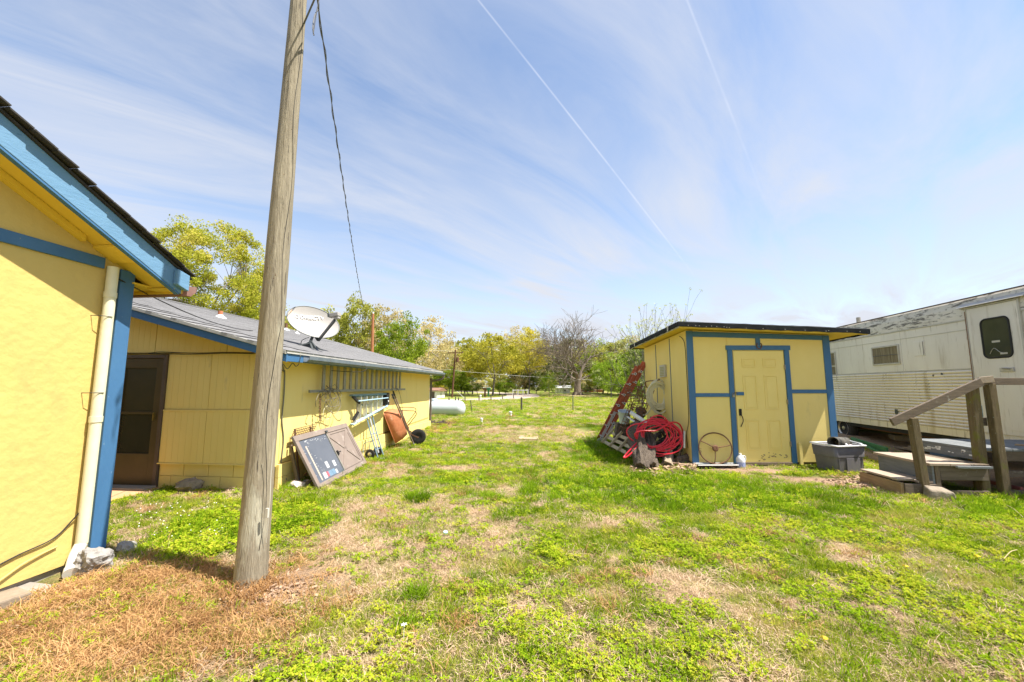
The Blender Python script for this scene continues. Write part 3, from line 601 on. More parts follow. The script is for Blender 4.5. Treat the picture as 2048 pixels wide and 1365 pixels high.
# roof vents
def vent(px, py, h, r_, mp_, label, skirt=.11):
    p = on_roof(px, py); t = thing('roof_vent', label, 'vent pipe', p)
    w = MB(); w.tube([(0, 0, -.03), (0, 0, h)], r_, 12); w.build('pipe', mp_, t, smooth=True)
    w = MB(); w.lathe([(skirt, -.03), (skirt*.9, .0), (r_*1.25, .05), (r_*1.2, .07)], 14, Matrix.Rotation(-th*0, 4, 'Y')); w.build('flashing', m_white, t, smooth=True); return t
vent(440, 636, .16, .05, m_terra, 'short red brown vent pipe with white flashing near the ridge', .14)
vent(572, 661, .22, .035, m_rustbrown, 'rusty vent pipe with white flashing left of the satellite dish', .12)
vent(594, 668, .24, .018, m_pvc, 'thin white vent pipe just behind the satellite dish', .09)
p = on_roof(566, 662); w = MB(); w.tube(smoothpath([p, p+Vector((-.03, 0, .5)), p+Vector((-.07, 0, .72)), p+Vector((-.18, 0, .76)), p+Vector((-.25, 0, .3))], 6), .007, 5); o = w.build('antenna_wire', m_wire); tag(o, 'thin bent wire standing up beside the rusty roof vent', 'wire')
# cables on house front and roof corner
w = MB(); w.tube(smoothpath([(-6.78, YH-.03, 2.035), (-6.2, YH-.035, 2.03), (-6.0, YH-.035, 2.045), (-5.4, YH-.035, 2.02), (-4.9, YH-.035, 2.03), (-4.35, YH-.035, 2.0), (-4.12, YH-.035, 1.98)], 6), .006, 6); w.tube(smoothpath([(-6.2, YH-.04, 2.02), (-5.5, YH-.04, 2.005), (-4.9, YH-.04, 2.015), (-4.3, YH-.04, 2.0)], 6), .005, 6)
o = w.build('wall_cable', m_cable, smooth=True); tag(o, 'pair of black cables stapled above the dark storm door', 'cable')
w = MB(); w.tube(sag((XW+.06, 3.30, 2.52), on_roof(505, 664)+Vector((0, 0, .02)), .10), .006, 6); o = w.build('overhead_cable', m_cable, smooth=True); tag(o, 'black cable strung from the white drainpipe across to the shingle roof', 'cable')
w = MB(); w.tube(smoothpath([on_x(562, 716, -3.75), on_x(567, 740, -3.95), on_x(569.5, 745, XH+.02), on_x(568, 790, XH+.02), on_x(564, 840, XH+.02), on_x(567, 880, XH+.02), on_x(562, 930, XH+.02), on_x(566, 945, XH+.02), on_x(573, 960, XH+.05)], 6), .009, 6)
w.tube(smoothpath([on_x(566, 728, -3.8), on_x(575, 738, -3.85), on_x(585, 727, -3.8), on_x(592, 733, -3.72), on_x(598, 727, -3.68), on_x(601, 712, -3.6)], 6), .006, 6)
w.tube(smoothpath([on_x(556, 716, -3.75), on_x(562, 738, -3.9), on_x(570, 745, XH+.02)], 6), .006, 6)
o = w.build('wall_cable', mat('grey_cable', (.10,.095,.08), (.2,.19,.16), 9, .6), smooth=True); tag(o, 'grey cable and looped wires hanging down the corner of the yellow house', 'cable')
pts = [on_x(x, y, XH+.025) for x, y in ((556, 948), (575, 938), (600, 925), (640, 908), (690, 892), (718, 884), (760, 869), (805, 853), (836, 842), (857, 835))]
w = MB(); w.tube(smoothpath(pts, 4), .0055, 5); o = w.build('cable', m_cable, smooth=True); tag(o, 'thin dark cord running low along the sunlit yellow side wall', 'cord')

# ------------------------------------------------------------------ satellite dish
B0 = on_roof(620, 697); Cn = on_y(627, 646, B0.y+.15)
n_ = Vector((.64, -.62, .45)).normalized(); wv = Vector((.70, .72, .06)); wv = (wv-n_*wv.dot(n_)).normalized(); vv = n_.cross(wv)
if vv.z < 0: vv = -vv
a_ = R(-20); wa = wv*math.cos(a_)+vv*math.sin(a_); va = vv*math.cos(a_)-wv*math.sin(a_)
tD = thing('satellite_dish', 'grey oval satellite dish with feed arm on the shingle roof', 'satellite dish', B0)
DM = Matrix(((wa.x, va.x, n_.x, Cn.x-B0.x), (wa.y, va.y, n_.y, Cn.y-B0.y), (wa.z, va.z, n_.z, Cn.z-B0.z), (0, 0, 0, 1)))
w = MB(); N1, N2 = 10, 48; DA, DB = .46, .335
def dz_(r): return (r*r)*.085-.05
for side in (0, 1):
    base = len(w.v)
    for i in range(N1+1):
        for k in range(N2):
            r = i/N1; a = 2*PI*k/N2; w.v.append((DA*r*math.cos(a), DB*r*math.sin(a), dz_(r)-(.008 if side else 0)))
    for i in range(N1):
        for k in range(N2):
            k2 = (k+1) % N2; q = (base+i*N2+k, base+i*N2+k2, base+(i+1)*N2+k2, base+(i+1)*N2+k); w.f.append(q if not side else q[::-1])
o2 = (N1+1)*N2
for k in range(N2): k2 = (k+1) % N2; w.f.append((N1*N2+k, N1*N2+k2, o2+N1*N2+k2, o2+N1*N2+k))
w.v = [tuple(DM@Vector(p)) for p in w.v]; refl = w.build('reflector', m_dish, tD, smooth=True, fix=False)
w = MB(); w.tube([(DA*1.0*math.cos(2*PI*k/48), DB*1.0*math.sin(2*PI*k/48), dz_(1)-.004) for k in range(48)], .009, 6, closed=True, M=DM); w.build('rim', m_dishdk, refl, smooth=True)
w = MB()  # faded orange stain on the left edge
for k in range(12):
    a0, a1 = R(158+k*4.6), R(158+(k+1)*4.6); r0 = .97; f0 = .97-.26*math.sin(PI*k/12); f1 = .97-.26*math.sin(PI*(k+1)/12)
    w.quad(*[DM@Vector((DA*r*math.cos(a), DB*r*math.sin(a), dz_(r)+.002)) for r, a in ((f0, a0), (r0, a0), (r0, a1), (f1, a1))])
w.build('stain', m_rustmark, refl, fix=False)
def text(body, size, M, m, parent, name='lettering', ext=.0008, bold=.0, align='CENTER'):
    cu_ = bpy.data.curves.new(name, 'FONT'); cu_.body = body; cu_.size = size; cu_.extrude = ext; cu_.offset = bold; cu_.align_x = align; cu_.align_y = 'CENTER'; cu_.materials.append(m)
    tmp = bpy.data.objects.new(name, cu_); COL.objects.link(tmp); me = bpy.data.meshes.new_from_object(tmp.evaluated_get(bpy.context.evaluated_depsgraph_get())); bpy.data.objects.remove(tmp)
    o = bpy.data.objects.new(name, me); COL.objects.link(o); o.parent = parent; o.matrix_basis = M; return o
wt_ = Vector((wv.x, wv.y, wv.z)); vt_ = vv
TM = Matrix(((wt_.x, vt_.x, n_.x, 0), (wt_.y, vt_.y, n_.y, 0), (wt_.z, vt_.z, n_.z, 0), (0, 0, 0, 1)))
def dpt(u, v, k): return Cn-B0+wt_*u+vt_*v+n_*k
text('DIRECTV', .105, Matrix.Translation(dpt(.0, .13, -.012))@TM, m_text, refl, bold=.001)
w = MB(); w.tube([dpt(-.285+.038*math.cos(t_), .13+.038*math.sin(t_), -.004) for t_ in [2*PI*k/20*.88-1.2 for k in range(20)]], .008, 6); w.tube([dpt(-.30, .155, -.004), dpt(-.285, .13, -.004), dpt(-.30, .105, -.004)], .007, 6); w.build('emblem', m_text, refl, smooth=True)
Pb = Cn-B0-vv*.30-n_*.03+wv*.06; LNB = on_y(672, 633, B0.y-.25)-B0
w = MB(); w.beam(Cn-B0-vv*.22-n_*.06, Pb+Vector((0,0,-.06)), .04, .05); w.beam(Pb+Vector((0,0,-.06)), LNB+Vector((-.02, 0, -.07)), .035, .05); w.build('feed_arm', m_dishdk, tD, bevel=.004)
w = MB(); e = Matrix.Translation(LNB)@Matrix.Rotation(R(-8), 4, 'Y'); w.box(-.10, .07, -.06, .06, -.01, .06, e); w.box(-.03, .06, -.045, .045, -.055, -.011, e); w.build('feed_head', m_dish, tD, bevel=.01)
w = MB(); e2 = e@Matrix.Translation((-.105, 0, .02)); w.box(-.012, .004, -.075, .075, -.03, .045, e2); w.build('feed_cap', m_dishdk, tD, bevel=.004)
w = MB(); w.tube([(0, 0, -.02), (0, 0, .12), Cn-B0-vv*.2-n_*.07], .026, 10); w.build('mast', m_dishdk, tD, smooth=True)
w = MB()
for a in (-1, 1): w.beam((0, 0, .10), (.15*a*.3-.1, .19*a, -.0+.03), .03, .02); w.beam((0, 0, .10), (.16, .17*a, -.045), .03, .02)
w.beam((-.1, -.2, .03), (.16, -.2, -.045), .04, .012); w.beam((-.1, .2, .03), (.16, .2, -.045), .04, .012); w.prism([(-.16, .045), (.16, -.04), (.02, .14)], -.02, .02, 'y'); w.build('foot_bracket', m_dishdk, tD)
w = MB(); w.tube(smoothpath([(-.02, -.02, .2), (-.14, -.04, .14), (-.13, -.05, .02), (0, -.06, -.01), (.25, .05, -.07), (.55, .35, -.16), (.83, .5, -.30), (.86, .42, -.40), (.78, .2, -.43), (.55, -.2, -.42)], 6), .006, 6); w.build('coax_cable', m_cable, tD, smooth=True)

# ------------------------------------------------------------------ things on and along the house wall
XL = XH+.11
tL = thing('hanging_ladder', 'long weathered aluminium ladder hung sideways under the grey gutter', 'ladder', (XL, 8.4, 1.4))
def Lc(mb): mb.v = [(x-XL, y-8.4, z-1.4) for x, y, z in mb.v]; return mb
Lc(MB().box(XL-.015, XL+.02, 6.22, 10.55, 1.41, 1.455)).build('rail', m_alu, tL, bevel=.003); Lc(MB().box(XL-.015, XL+.02, 6.22, 10.55, 1.905, 1.945)).build('rail', m_alu, tL, bevel=.003)
rg = MB().box(-.012, .012, -.036, .036, .055, .505).mesh('rung', m_alu)
for i in range(16): inst(rg, 'rung', tL, (0, 6.62+i*.238-8.4, 0))
for y in (6.9, 9.9): w = MB(); w.tube([(XH, y, 1.53), (XL+.03, y, 1.40), (XL+.035, y, 1.47)], .007, 6); o = w.build('ladder_hook', m_rustbrown); tag(o, 'bent iron hook holding the %s end of the hanging aluminium ladder' % ('near' if y < 8 else 'far'), 'hook')
rs = random.Random(5); w = MB()
c0 = on_x(652, 800, XL+.05)
for i in range(9):
    pts = []; a = rs.uniform(0, 6.3); ry = rs.uniform(.12, .34); rz_ = rs.uniform(.08, .2); cy = c0.y+rs.uniform(-.15, .25); cz = c0.z+rs.uniform(-.05, .12)
    for k in range(7): a += rs.uniform(.6, 1.2); pts.append((c0.x+rs.uniform(-.05, .05), cy+ry*math.cos(a)*rs.uniform(.7, 1.1), cz+rz_*math.sin(a)*rs.uniform(.7, 1.2)))
    w.tube(smoothpath(pts, 6), rs.choice([.0035, .005, .006]), 5)
o = w.build('wire_tangle', mat('tangle_wire', (.10,.08,.06), (.25,.22,.15), 20, .7), smooth=True); tag(o, 'loose tangle of old wire hanging from the ladder end', 'wire')
w = MB(); pts = [on_x(655, 820, XL+.03)+Vector((0, .13*math.cos(2*PI*k/20), .115*math.sin(2*PI*k/20)-.05)) for k in range(20)]; w.tube(pts, .004, 5, closed=True); o = w.build('wire_loop', m_cream, smooth=True); tag(o, 'pale round wire loop below the tangle of old wire', 'wire')
tC = thing('hanging_chain', 'short rusty chain hanging down the yellow wall from the ladder', 'chain', on_x(640, 790, XL+.03))
lk = MB().tube([(0, .016*math.cos(2*PI*k/12), .026*math.sin(2*PI*k/12)) for k in range(12)], .0055, 5, closed=True).mesh('link', m_rustbrown, True)
for i in range(11): inst(lk, 'link', tC, (0, .02*i*.2, -.02-.039*i), (0, 0, PI/2*(i % 2)))
w = MB(); w.tube(smoothpath([on_x(784, 777, XL+.03), on_x(787, 790, XL+.03), on_x(786, 796, XL+.03), on_x(783, 796, XL+.03)], 5), .006, 5); w.tube(smoothpath([on_x(795, 777, XL+.03), on_x(800, 790, XL+.03), on_x(805, 820, XL), on_x(807, 842, XL)], 5), .005, 5); o = w.build('hanging_wire', m_wire, smooth=True); tag(o, 'two thin wires dangling from the far end of the long ladder', 'wire')
# step ladder hung sideways
tS = thing('step_ladder', 'folded blue and aluminium step ladder hung sideways on the yellow wall', 'ladder', (XH+.02, 8.5, 1.0))
xs = XH+.05
def Ss(mb): mb.v = [(x-(XH+.02), y-8.5, z-1.0) for x, y, z in mb.v]; return mb
Ss(MB().beam((xs+.06, 7.62, 1.335), (xs+.06, 9.44, 1.335), .035, .075, (1,0,0)).beam((xs+.01, 7.9, 1.30), (xs+.01, 9.3, 1.31), .03, .03)).build('rail', m_teal, tS, bevel=.004)
Ss(MB().beam((xs+.06, 7.70, .76), (xs+.06, 9.38, 1.04), .03, .07, (1,0,0))).build('rail', m_steelblue, tS, bevel=.004)
Ss(MB().beam((xs+.14, 7.78, .80), (xs+.12, 9.3, 1.06), .02, .03, (1,0,0)).beam((xs+.14, 7.78, 1.22), (xs+.12, 9.3, 1.24), .02, .03, (1,0,0))).build('rear_rail', m_steelblue, tS, bevel=.003)
for i in range(5):
    y = 7.98+i*.26; Ss(MB().beam((xs+.06, y, .80+(y-7.7)*.165), (xs+.06, y, 1.30), .09, .022, (0,1,0))).build('step', m_aluface, tS, bevel=.003)
Ss(MB().box(xs, xs+.11, 9.28, 9.42, 1.06, 1.36)).build('top_cap', m_black, tS, bevel=.008)
w = MB(); w.lathe([(.022, 0), (.022, .006)], 12, Matrix.Translation((xs+.112, 9.35, 1.16))@Matrix.Rotation(PI/2, 4, 'Y')); Ss(w).build('cap_dot', m_white, tS)
Ss(MB().beam((xs+.06, 7.68, 1.32), (xs+.10, 7.90, 1.17), .05, .05).beam((xs+.06, 7.74, .84), (xs+.1, 7.86, 1.0), .05, .04)).build('foot_boot', m_black, tS, bevel=.006)
Ss(MB().beam((xs+.07, 7.74, .74), (xs+.1, 7.88, .95), .02, .03).beam((xs+.03, 7.80, .76), (xs+.05, 7.93, .97), .02, .03).beam((xs+.08, 7.86, 1.0), (xs+.08, 7.86, 1.2), .03, .03)).build('spreader', m_alu, tS, bevel=.002)

# brown storm door lying on its side against the wall
BL = Vector((-3.40, 5.76, .0)); BR = Vector((-3.56, 7.63, .03)); TLp = Vector((-3.85, 5.85, .78))
ex = (BR-BL).normalized(); ey = (TLp-BL); ey = (ey-ex*ey.dot(ex)).normalized(); ez = ex.cross(ey)
if ez.x < 0: ez = -ez
SM = Matrix(((ex.x, ey.x, ez.x, 0), (ex.y, ey.y, ez.y, 0), (ex.z, ey.z, ez.z, 0), (0, 0, 0, 1)))
tSD = thing('storm_door', 'old brown storm door on its side, stickered glass half and crossed panel half', 'door', BL); SDL, SDW = 1.88, .88
def Sd(mb): mb.v = [tuple(SM@Vector(p)) for p in mb.v]; return mb
for nm, bx in (('stile', (0, SDL, 0, .075)), ('stile', (0, SDL, SDW-.09, SDW)), ('rail', (0, .085, .0751, SDW-.0901)), ('rail', (SDL-.085, SDL, .0751, SDW-.0901))):
    Sd(MB().box(bx[0], bx[1], bx[2], bx[3], -.02, .02)).build(nm, m_doorbrown, tSD, bevel=.004)
Sd(MB().box(.95, .975, .0751, SDW-.0901, -.015, .021)).build('mid_rail', m_alu, tSD, bevel=.002)
gl = Sd(MB().box(.0851, .9499, .0751, SDW-.0901, -.006, .004)).build('glass', m_glassd, tSD)
Sd(MB().box(.20, .235, .10, .68, .0042, .006)).build('film_strip', mat('tan_film', (.52,.42,.32), (.42,.36,.30), 8, .6), gl)
rs = random.Random(12)
w = MB()
for i in range(22):
    x = rs.uniform(.22, .90); y = rs.uniform(.70, .765); w.box(x, x+rs.uniform(.01, .05), y, y+.004, .0042, .0055)
for i in range(12):
    y = .2+i*.042; x = rs.choice([.26, .11, .32]); w.box(x, x+rs.uniform(.01, .06), y, y+.003, .0042, .0055)
Sd(w).build('scratches', m_text, gl)
for (x, y, wx, wy, m_) in ((.50, .235, .085, .11, m_sticker_w), (.73, .215, .085, .10, m_sticker_w), (.30, .10, .10, .10, m_sticker_w), (.402, .11, .07, .08, m_sticker_r), (.475, .10, .11, .09, m_sticker_b), (.59, .10, .10, .09, m_sticker_b), (.70, .095, .06, .07, m_sticker_w)):
    Sd(MB().box(x, x+wx, y, y+wy, .0043, .0062)).build('sticker', m_, gl)
pn = Sd(MB().box(.9751, SDL-.0851, .0751, SDW-.0901, -.012, .002)).build('panel', m_doorbrown, tSD)
a0, b0_, a1, b1_ = 1.0, .10, SDL-.11, SDW-.115
for p, q in (((a0, b0_), (a1, b0_)), ((a0, b1_), (a1, b1_)), ((a0, b0_), (a0, b1_)), ((a1, b0_), (a1, b1_)), ((a0, b0_), (a1, b1_)), ((a0, b1_), (a1, b0_))):
    Sd(MB().beam((p[0], p[1], .006), (q[0], q[1], .006), (.035 if p[0] == q[0] or p[1] == q[1] else .07), .014+(.002 if p[0] != q[0] and p[1] != q[1] else 0), (0,0,1))).build('crossbuck', m_doorbrown, pn, bevel=.003)
Sd(MB().box(.98, 1.01, .36, .44, .02, .045).box(.985, 1.06, .39, .41, .045, .06)).build('handle', m_black, tSD, bevel=.003)
Sd(MB().box(.93, .985, SDW-.085, SDW-.05, .021, .05)).build('latch', m_dishdk, tSD, bevel=.004)
w = MB(); w.beam(on_z(640, 976, .03), on_z(713, 938, .03), .035, .04); o = w.build('wood_strip', m_doorbrown, bevel=.003); tag(o, 'thin brown frame strip lying in the grass along the fallen storm door', 'strip')
# rusty rack, stake, clay pieces, scraps
tR = thing('rusty_rack', 'rusty wire rack leaning on the wall behind the brown storm door', 'rack', (-3.93, 6.15, .86))
w = MB(); 
for i in range(5): w.tube([(.02-.01*i, -.28, -.035*i), (.02-.01*i, .30, -.035*i+.03)], .006, 5)
w.build('bar', m_rustbrown, tR)
w = MB()
for i in range(13): w.tube([(.025, -.27+i*.046, .0), (-.02, -.27+i*.046, -.13)], .004, 5)
w.build('rod', m_rustbrown, tR)
w = MB(); w.beam((-.02, -.2, .0), (.12, -.2, -.86), .02, .02); w.beam((-.02, .2, .0), (.12, .2, -.86), .02, .02); w.build('leg', m_rustbrown, tR)
w = MB(); w.beam((-3.76, 5.86, 0), (-3.97, 5.90, .62), .03, .05); o = w.build('wooden_stake', m_wood, bevel=.003); tag(o, 'upright wooden stake leaning on the wall behind the storm door edge', 'stake')
p = on_z(594, 962, 0); tP = thing('clay_pipe', 'broken red clay flue pipe standing by the house corner', 'clay pipe', (p.x-.06, p.y+.05, 0), .3)
w = MB(); w.lathe([(.085, 0), (.08, .24), (.11, .25), (.11, .30), (.09, .305), (.09, .25), (.065, .24), (.07, 0)], 10, Matrix.Rotation(R(12), 4, 'X')); w.build('barrel', m_terra, tP)
w = MB(); w.beam((.02, -.08, .04), (.16, .0, .10), .10, .02); w.beam((.1, .05, .02), (.2, .1, .12), .08, .02); w.build('shard', m_terra, tP, bevel=.004)
w = MB(); w.beam(on_z(600, 975, .03), on_z(628, 958, .12), .05, .03); w.beam(on_z(606, 977, .02), on_z(632, 966, .04), .03, .02); o = w.build('scrap_boards', m_wood); tag(o, 'dark scrap boards poking out from under the leaning storm door', 'boards')

# hand truck
hb = on_z(764, 911, .05); tT = thing('hand_truck', 'light blue steel hand truck leaning upright against the yellow wall', 'hand truck', (hb.x-.05, hb.y, g1(hb.x, hb.y)))
ln = lambda z: -.30*z   # lean towards the wall
w = MB()
for s_ in (-1, 1):
    w.tube(smoothpath([(.02, .14*s_, .03), (ln(.5), .14*s_, .5), (ln(.98), .135*s_, .98), (ln(1.06)+.0, .13*s_, 1.06), (ln(1.13)-.10, .10*s_, 1.17)], 5), .014, 8)
w.tube(smoothpath([(ln(1.13)-.10, .10, 1.17), (ln(1.13)-.17, .05, 1.19), (ln(1.13)-.17, -.05, 1.19), (ln(1.13)-.10, -.10, 1.17)], 5), .014, 8); w.build('frame', m_ltblue, tT, smooth=True)
w = MB()
for z in (.18, .5, .88): w.tube([(ln(z), -.14, z), (ln(z), .14, z)], .011, 6)
w.build('crossbar', m_ltblue, tT, smooth=True); w = MB(); w.beam((ln(.1), 0, .1), (ln(.88), 0, .88), .05, .012, (1, 0, 0)); w.build('centre_strap', m_aluface, tT)
w = MB(); w.box(.03, .2, -.17, .17, .0, .008); w.build('toe_plate', m_ltblue, tT, bevel=.002)
for s_ in (-1, 1):
    wh = MB(); wh.lathe([(.05, -.02), (.095, -.018), (.105, 0), (.095, .018), (.05, .02)], 20, Matrix.Translation((-.13, .19*s_, .10))@Matrix.Rotation(PI/2, 4, 'X')); q = wh.build('wheel', m_tyre, tT, smooth=True)
    hh = MB(); hh.lathe([(.0, -.026), (.04, -.022), (.05, -.012), (.05, .012), (.04, .022), (0, .026)], 14, Matrix.Translation((-.13, .19*s_, .10))@Matrix.Rotation(PI/2, 4, 'X')); hh.build('hub', m_chrome, q, smooth=True)
    w = MB(); w.tube(smoothpath([(ln(.34), .14*s_, .36), (-.26, .15*s_, .33), (-.30, .15*s_, .26), (-.30, .15*s_, .10)], 4), .008, 6); w.build('brace', m_ltblue, tT, smooth=True)
w = MB(); w.tube([(-.13, -.19, .10), (-.13, .19, .10)], .009, 6); w.build('axle', m_dishdk, tT)

# wheelbarrow standing on its nose
Gp = Vector((-3.46, 10.05, .05)); Hp = Vector((-3.90, 9.72, 1.36)); Aa = (Hp-Gp).normalized(); Wd = Vector((.30, -.95, 0)); Wd = (Wd-Aa*Wd.dot(Aa)).normalized(); Uu = Aa.cross(Wd)
if Uu.x > 0: Uu = -Uu
tW = thing('wheelbarrow', 'rusty orange wheelbarrow standing on its nose against the house wall', 'wheelbarrow', Gp)
WMx = Matrix(((Aa.x, Wd.x, Uu.x, 0), (Aa.y, Wd.y, Uu.y, 0), (Aa.z, Wd.z, Uu.z, 0), (0, 0, 0, 1)))
def Wb(mb): mb.v = [tuple(WMx@Vector(p)) for p in mb.v]; return mb
for s_ in (-1, 1):
    hd = Wb(MB().tube([(.0, .11*s_, -.02), (.55, .19*s_, .0), (1.40, .29*s_, .02)], .017, 8)).build('handle', m_wood, tW, smooth=True)
    Wb(MB().tube([(1.30, .282*s_, .018), (1.43, .293*s_, .021)], .021, 8)).build('grip', m_black, hd, smooth=True)
rings = []
for (u0, ca_, sa, sw) in ((.04, .64, .24, .17), (.05, .64, .32, .23), (.18, .65, .39, .275), (.36, .67, .44, .33)):
    rings.append([(ca_+sa*np.sign(math.cos(t))*abs(math.cos(t))**.55, sw*np.sign(math.sin(t))*abs(math.sin(t))**.55, u0) for t in [2*PI*k/32 for k in range(32)]])
w = MB(); 
for rg_ in rings: w.v += rg_
w.f = [(i*32+k, i*32+(k+1) % 32, (i+1)*32+(k+1) % 32, (i+1)*32+k) for i in range(3) for k in range(32)]+[tuple(range(32))]
tr_ = Wb(w).build('tray', m_rust, tW, smooth=True, fix=False); sm_ = tr_.modifiers.new('s', 'SOLIDIFY'); sm_.thickness = .004
Wb(MB().tube(rings[3], .009, 6, closed=True)).build('rolled_lip', m_rust, tr_, smooth=True)
whc = (.14, 0, -.17)
w = MB(); MR = Matrix.Translation(whc)@Matrix.Rotation(PI/2, 4, 'X'); w.lathe([(.09, -.035), (.15, -.05), (.19, -.03), (.197, 0), (.19, .03), (.15, .05), (.09, .035)], 28, MR); q = Wb(w).build('wheel', m_tyre, tW, smooth=True)
w = MB(); w.lathe([(.0, -.03), (.05, -.03), (.092, -.02), (.092, .02), (.05, .03), (0, .03)], 18, MR); Wb(w).build('rim', m_black, q, smooth=True)
w = MB(); w.tube([(.14, -.13, -.17), (.14, .13, -.17)], .009, 6); 
for s_ in (-1, 1): w.beam((.14, .10*s_, -.17), (.32, .14*s_, -.02), .03, .006, (0, 1, 0))
Wb(w).build('axle_bracket', m_rustbrown, tW)
for s_ in (-1, 1):
    w = MB(); w.tube(smoothpath([(.98, .22*s_, 0), (.88, .24*s_, -.22), (.82, .24*s_, -.33), (.74, .24*s_, -.34), (.66, .22*s_, -.24), (.52, .19*s_, -.02)], 5), .010, 6); Wb(w).build('leg', m_rustbrown, tW, smooth=True)
w = MB(); w.beam((.42, -.17, -.03), (.42, .17, -.03), .03, .02); w.beam((.86, -.21, -.02), (.86, .21, -.02), .03, .02); w.beam((.45, 0, -.02), (.75, 0, -.02), .16, .012); Wb(w).build('cross_brace', m_rustbrown, tW)

# ------------------------------------------------------------------ near utility pole and its wires
pb_ = Vector((-2.35, 3.10, -.1)); pt_ = Vector((-2.47, 3.385, 6.0))
tU = thing('utility_pole', 'tall weathered grey wooden pole standing in the foreground yard', 'utility pole', (pb_.x, pb_.y, 0))
w = MB(); K = 60; rs = random.Random(3); from mathutils import noise as MN
for i in range(K+1):
    t = i/K; c = pb_.lerp(pt_, t)-Vector((pb_.x, pb_.y, 0)); r0 = .112-.045*t+.012*math.exp(-t*30)
    for k in range(36):
        a = 2*PI*k/36; d = MN.noise(Vector((math.cos(a)*2.2, math.sin(a)*2.2, c.z*.8)))*.003+MN.noise(Vector((math.cos(a)*9, math.sin(a)*9, c.z*.9+4)))*.006
        w.v.append((c.x+(r0+d)*math.cos(a), c.y+(r0+d)*math.sin(a), c.z))
w.f = [(i*36+k, i*36+(k+1) % 36, (i+1)*36+(k+1) % 36, (i+1)*36+k) for i in range(K) for k in range(36)]+[tuple(K*36+k for k in range(36))]
w.build('shaft', m_pole, tU, smooth=True, fix=False)
def pole_pt(z, ang, off=.0):
    t = (z+.1)/6.1; c = pb_.lerp(pt_, t)-Vector((pb_.x, pb_.y, 0)); r0 = .107-.042*t+.012*math.exp(-t*30)+.003+off; return Vector((c.x+r0*math.cos(ang), c.y+r0*math.sin(ang), c.z))
w = MB(); w.tube([pole_pt(.25+i*.2, R(-32)+.22*math.sin(i*.9)+(.25 if i > 8 else 0), .001) for i in range(38)], .0026, 5); w.build('ground_wire', m_cable, tU, smooth=True)
w = MB(); rs = random.Random(8)
for i in range(46):
    z = rs.uniform(.3, 4.6); a = R(rs.uniform(-140, -20)); p = pole_pt(z, a, -.002); d = (p-pole_pt(z, a, -.05)).normalized(); w.tube([p-d*.01, p+d*.004], rs.uniform(.002, .004), 5)
tag(w.build('staples', m_rustbrown, tU), kind='stuff')
w = MB(); w.tube(smoothpath([(.125, -.02, .30), (.15, -.04, .55), (.135, -.03, .85), (.16, -.05, 1.1)], 5), .0025, 4); w.box(.13, .15, -.06, -.045, .50, .57); w.build('loose_tie', m_wirepale, tU)
def twisted(p, q, d, k, r, n=5, amp=.012, turns=60):
    base = sag(p, q, d, k); m = MB(); a = []; 
    for j, c in enumerate(base): ph = 2*PI*turns*j/k; a.append(c+Vector((amp*math.cos(ph), 0, amp*math.sin(ph))))
    m.tube(base, r, n); m.tube(a, r*.8, n); return m
A0 = Vector((-2.1, 3.1, 5.1)); A1 = Vector((-18.6, 40, 9.1))
w = twisted(A0, A1, 1.75, 400, .006, 5, .014, 66)
w.tube(smoothpath([on_y(638, 18, 3.3), on_y(630, 30, 3.2), on_y(626, 52, 3.12), on_y(627, 68, 3.12)], 5), .006, 5)
w.tube([pole_pt(5.07, 0)+Vector((pb_.x, pb_.y, 0)), A0], .008, 5); w.tube(smoothpath([on_y(640, -10, 3.12), on_y(634, 20, 3.12), on_y(627, 66, 3.12), on_y(629, 70, 3.12)], 5), .004, 5)
o = w.build('service_drop', m_wire, smooth=True); tag(o, 'twisted overhead service wire running from the near pole over the house', 'power line')

# ------------------------------------------------------------------ shed
SY = R(6); SO = Vector((2.70, 8.12, .02)); SWd, SDp = 2.83, 2.45
tH = thing('garden_shed', 'yellow shed with blue trim, panelled door and black flat roof', 'shed', SO, SY)
ztop = lambda u, v=0: 2.60-.033*u-.055*v
w = MB(); w.hexa([(0, 0, .05), (SWd, 0, .05), (SWd, SDp, .05), (0, SDp, .05)], [(0, 0, ztop(0)), (SWd, 0, ztop(SWd)), (SWd, SDp, ztop(SWd, SDp)), (0, SDp, ztop(0, SDp))]); w.build('wall', m_shed, tH)
w = MB(); w.box(.05, SWd-.05, .05, SDp-.05, -.15, .05); w.build('base_skid', m_wood, tH)
def sb(name, x0, x1, z0, z1, d, m, bev=.004, par=None, y0=0): q = MB(); q.box(x0, x1, y0-d, y0-.0005, z0, z1); return q.build(name, m, par or tH, bevel=bev)
# sheets of cladding between the trim
for x0, x1, z0, z1 in ((.125, .785, 1.362, 2.46), (.125, .785, .05, 1.285), (2.015, 2.70, 1.432, 2.42), (2.015, 2.70, .05, 1.355), (.80, 2.02, 2.285, 2.45)): sb('wall_panel', x0, x1, z0, z1, .006, m_shed, .001)
sb('corner_board', -.008, .12, .02, 2.585, .024, m_blue); sb('corner_board', SWd-.13, SWd+.005, .02, ztop(SWd)-.01, .024, m_blue)
w = MB(); w.hexa([(.122, -.022, 2.47), (SWd-.132, -.022, 2.405), (SWd-.132, -.001, 2.405), (.122, -.001, 2.47)], [(.122, -.022, 2.575), (SWd-.132, -.022, 2.50), (SWd-.132, -.001, 2.50), (.122, -.001, 2.575)]); w.build('frieze_board', m_blue, tH, bevel=.004)
sb('mid_rail', .122, .788, 1.29, 1.36, .022, m_blue); sb('mid_rail', 2.012, SWd-.132, 1.36, 1.43, .022, m_blue)
sb('cleat', 1.365, 1.455, 2.30, 2.448, .023, m_blue)
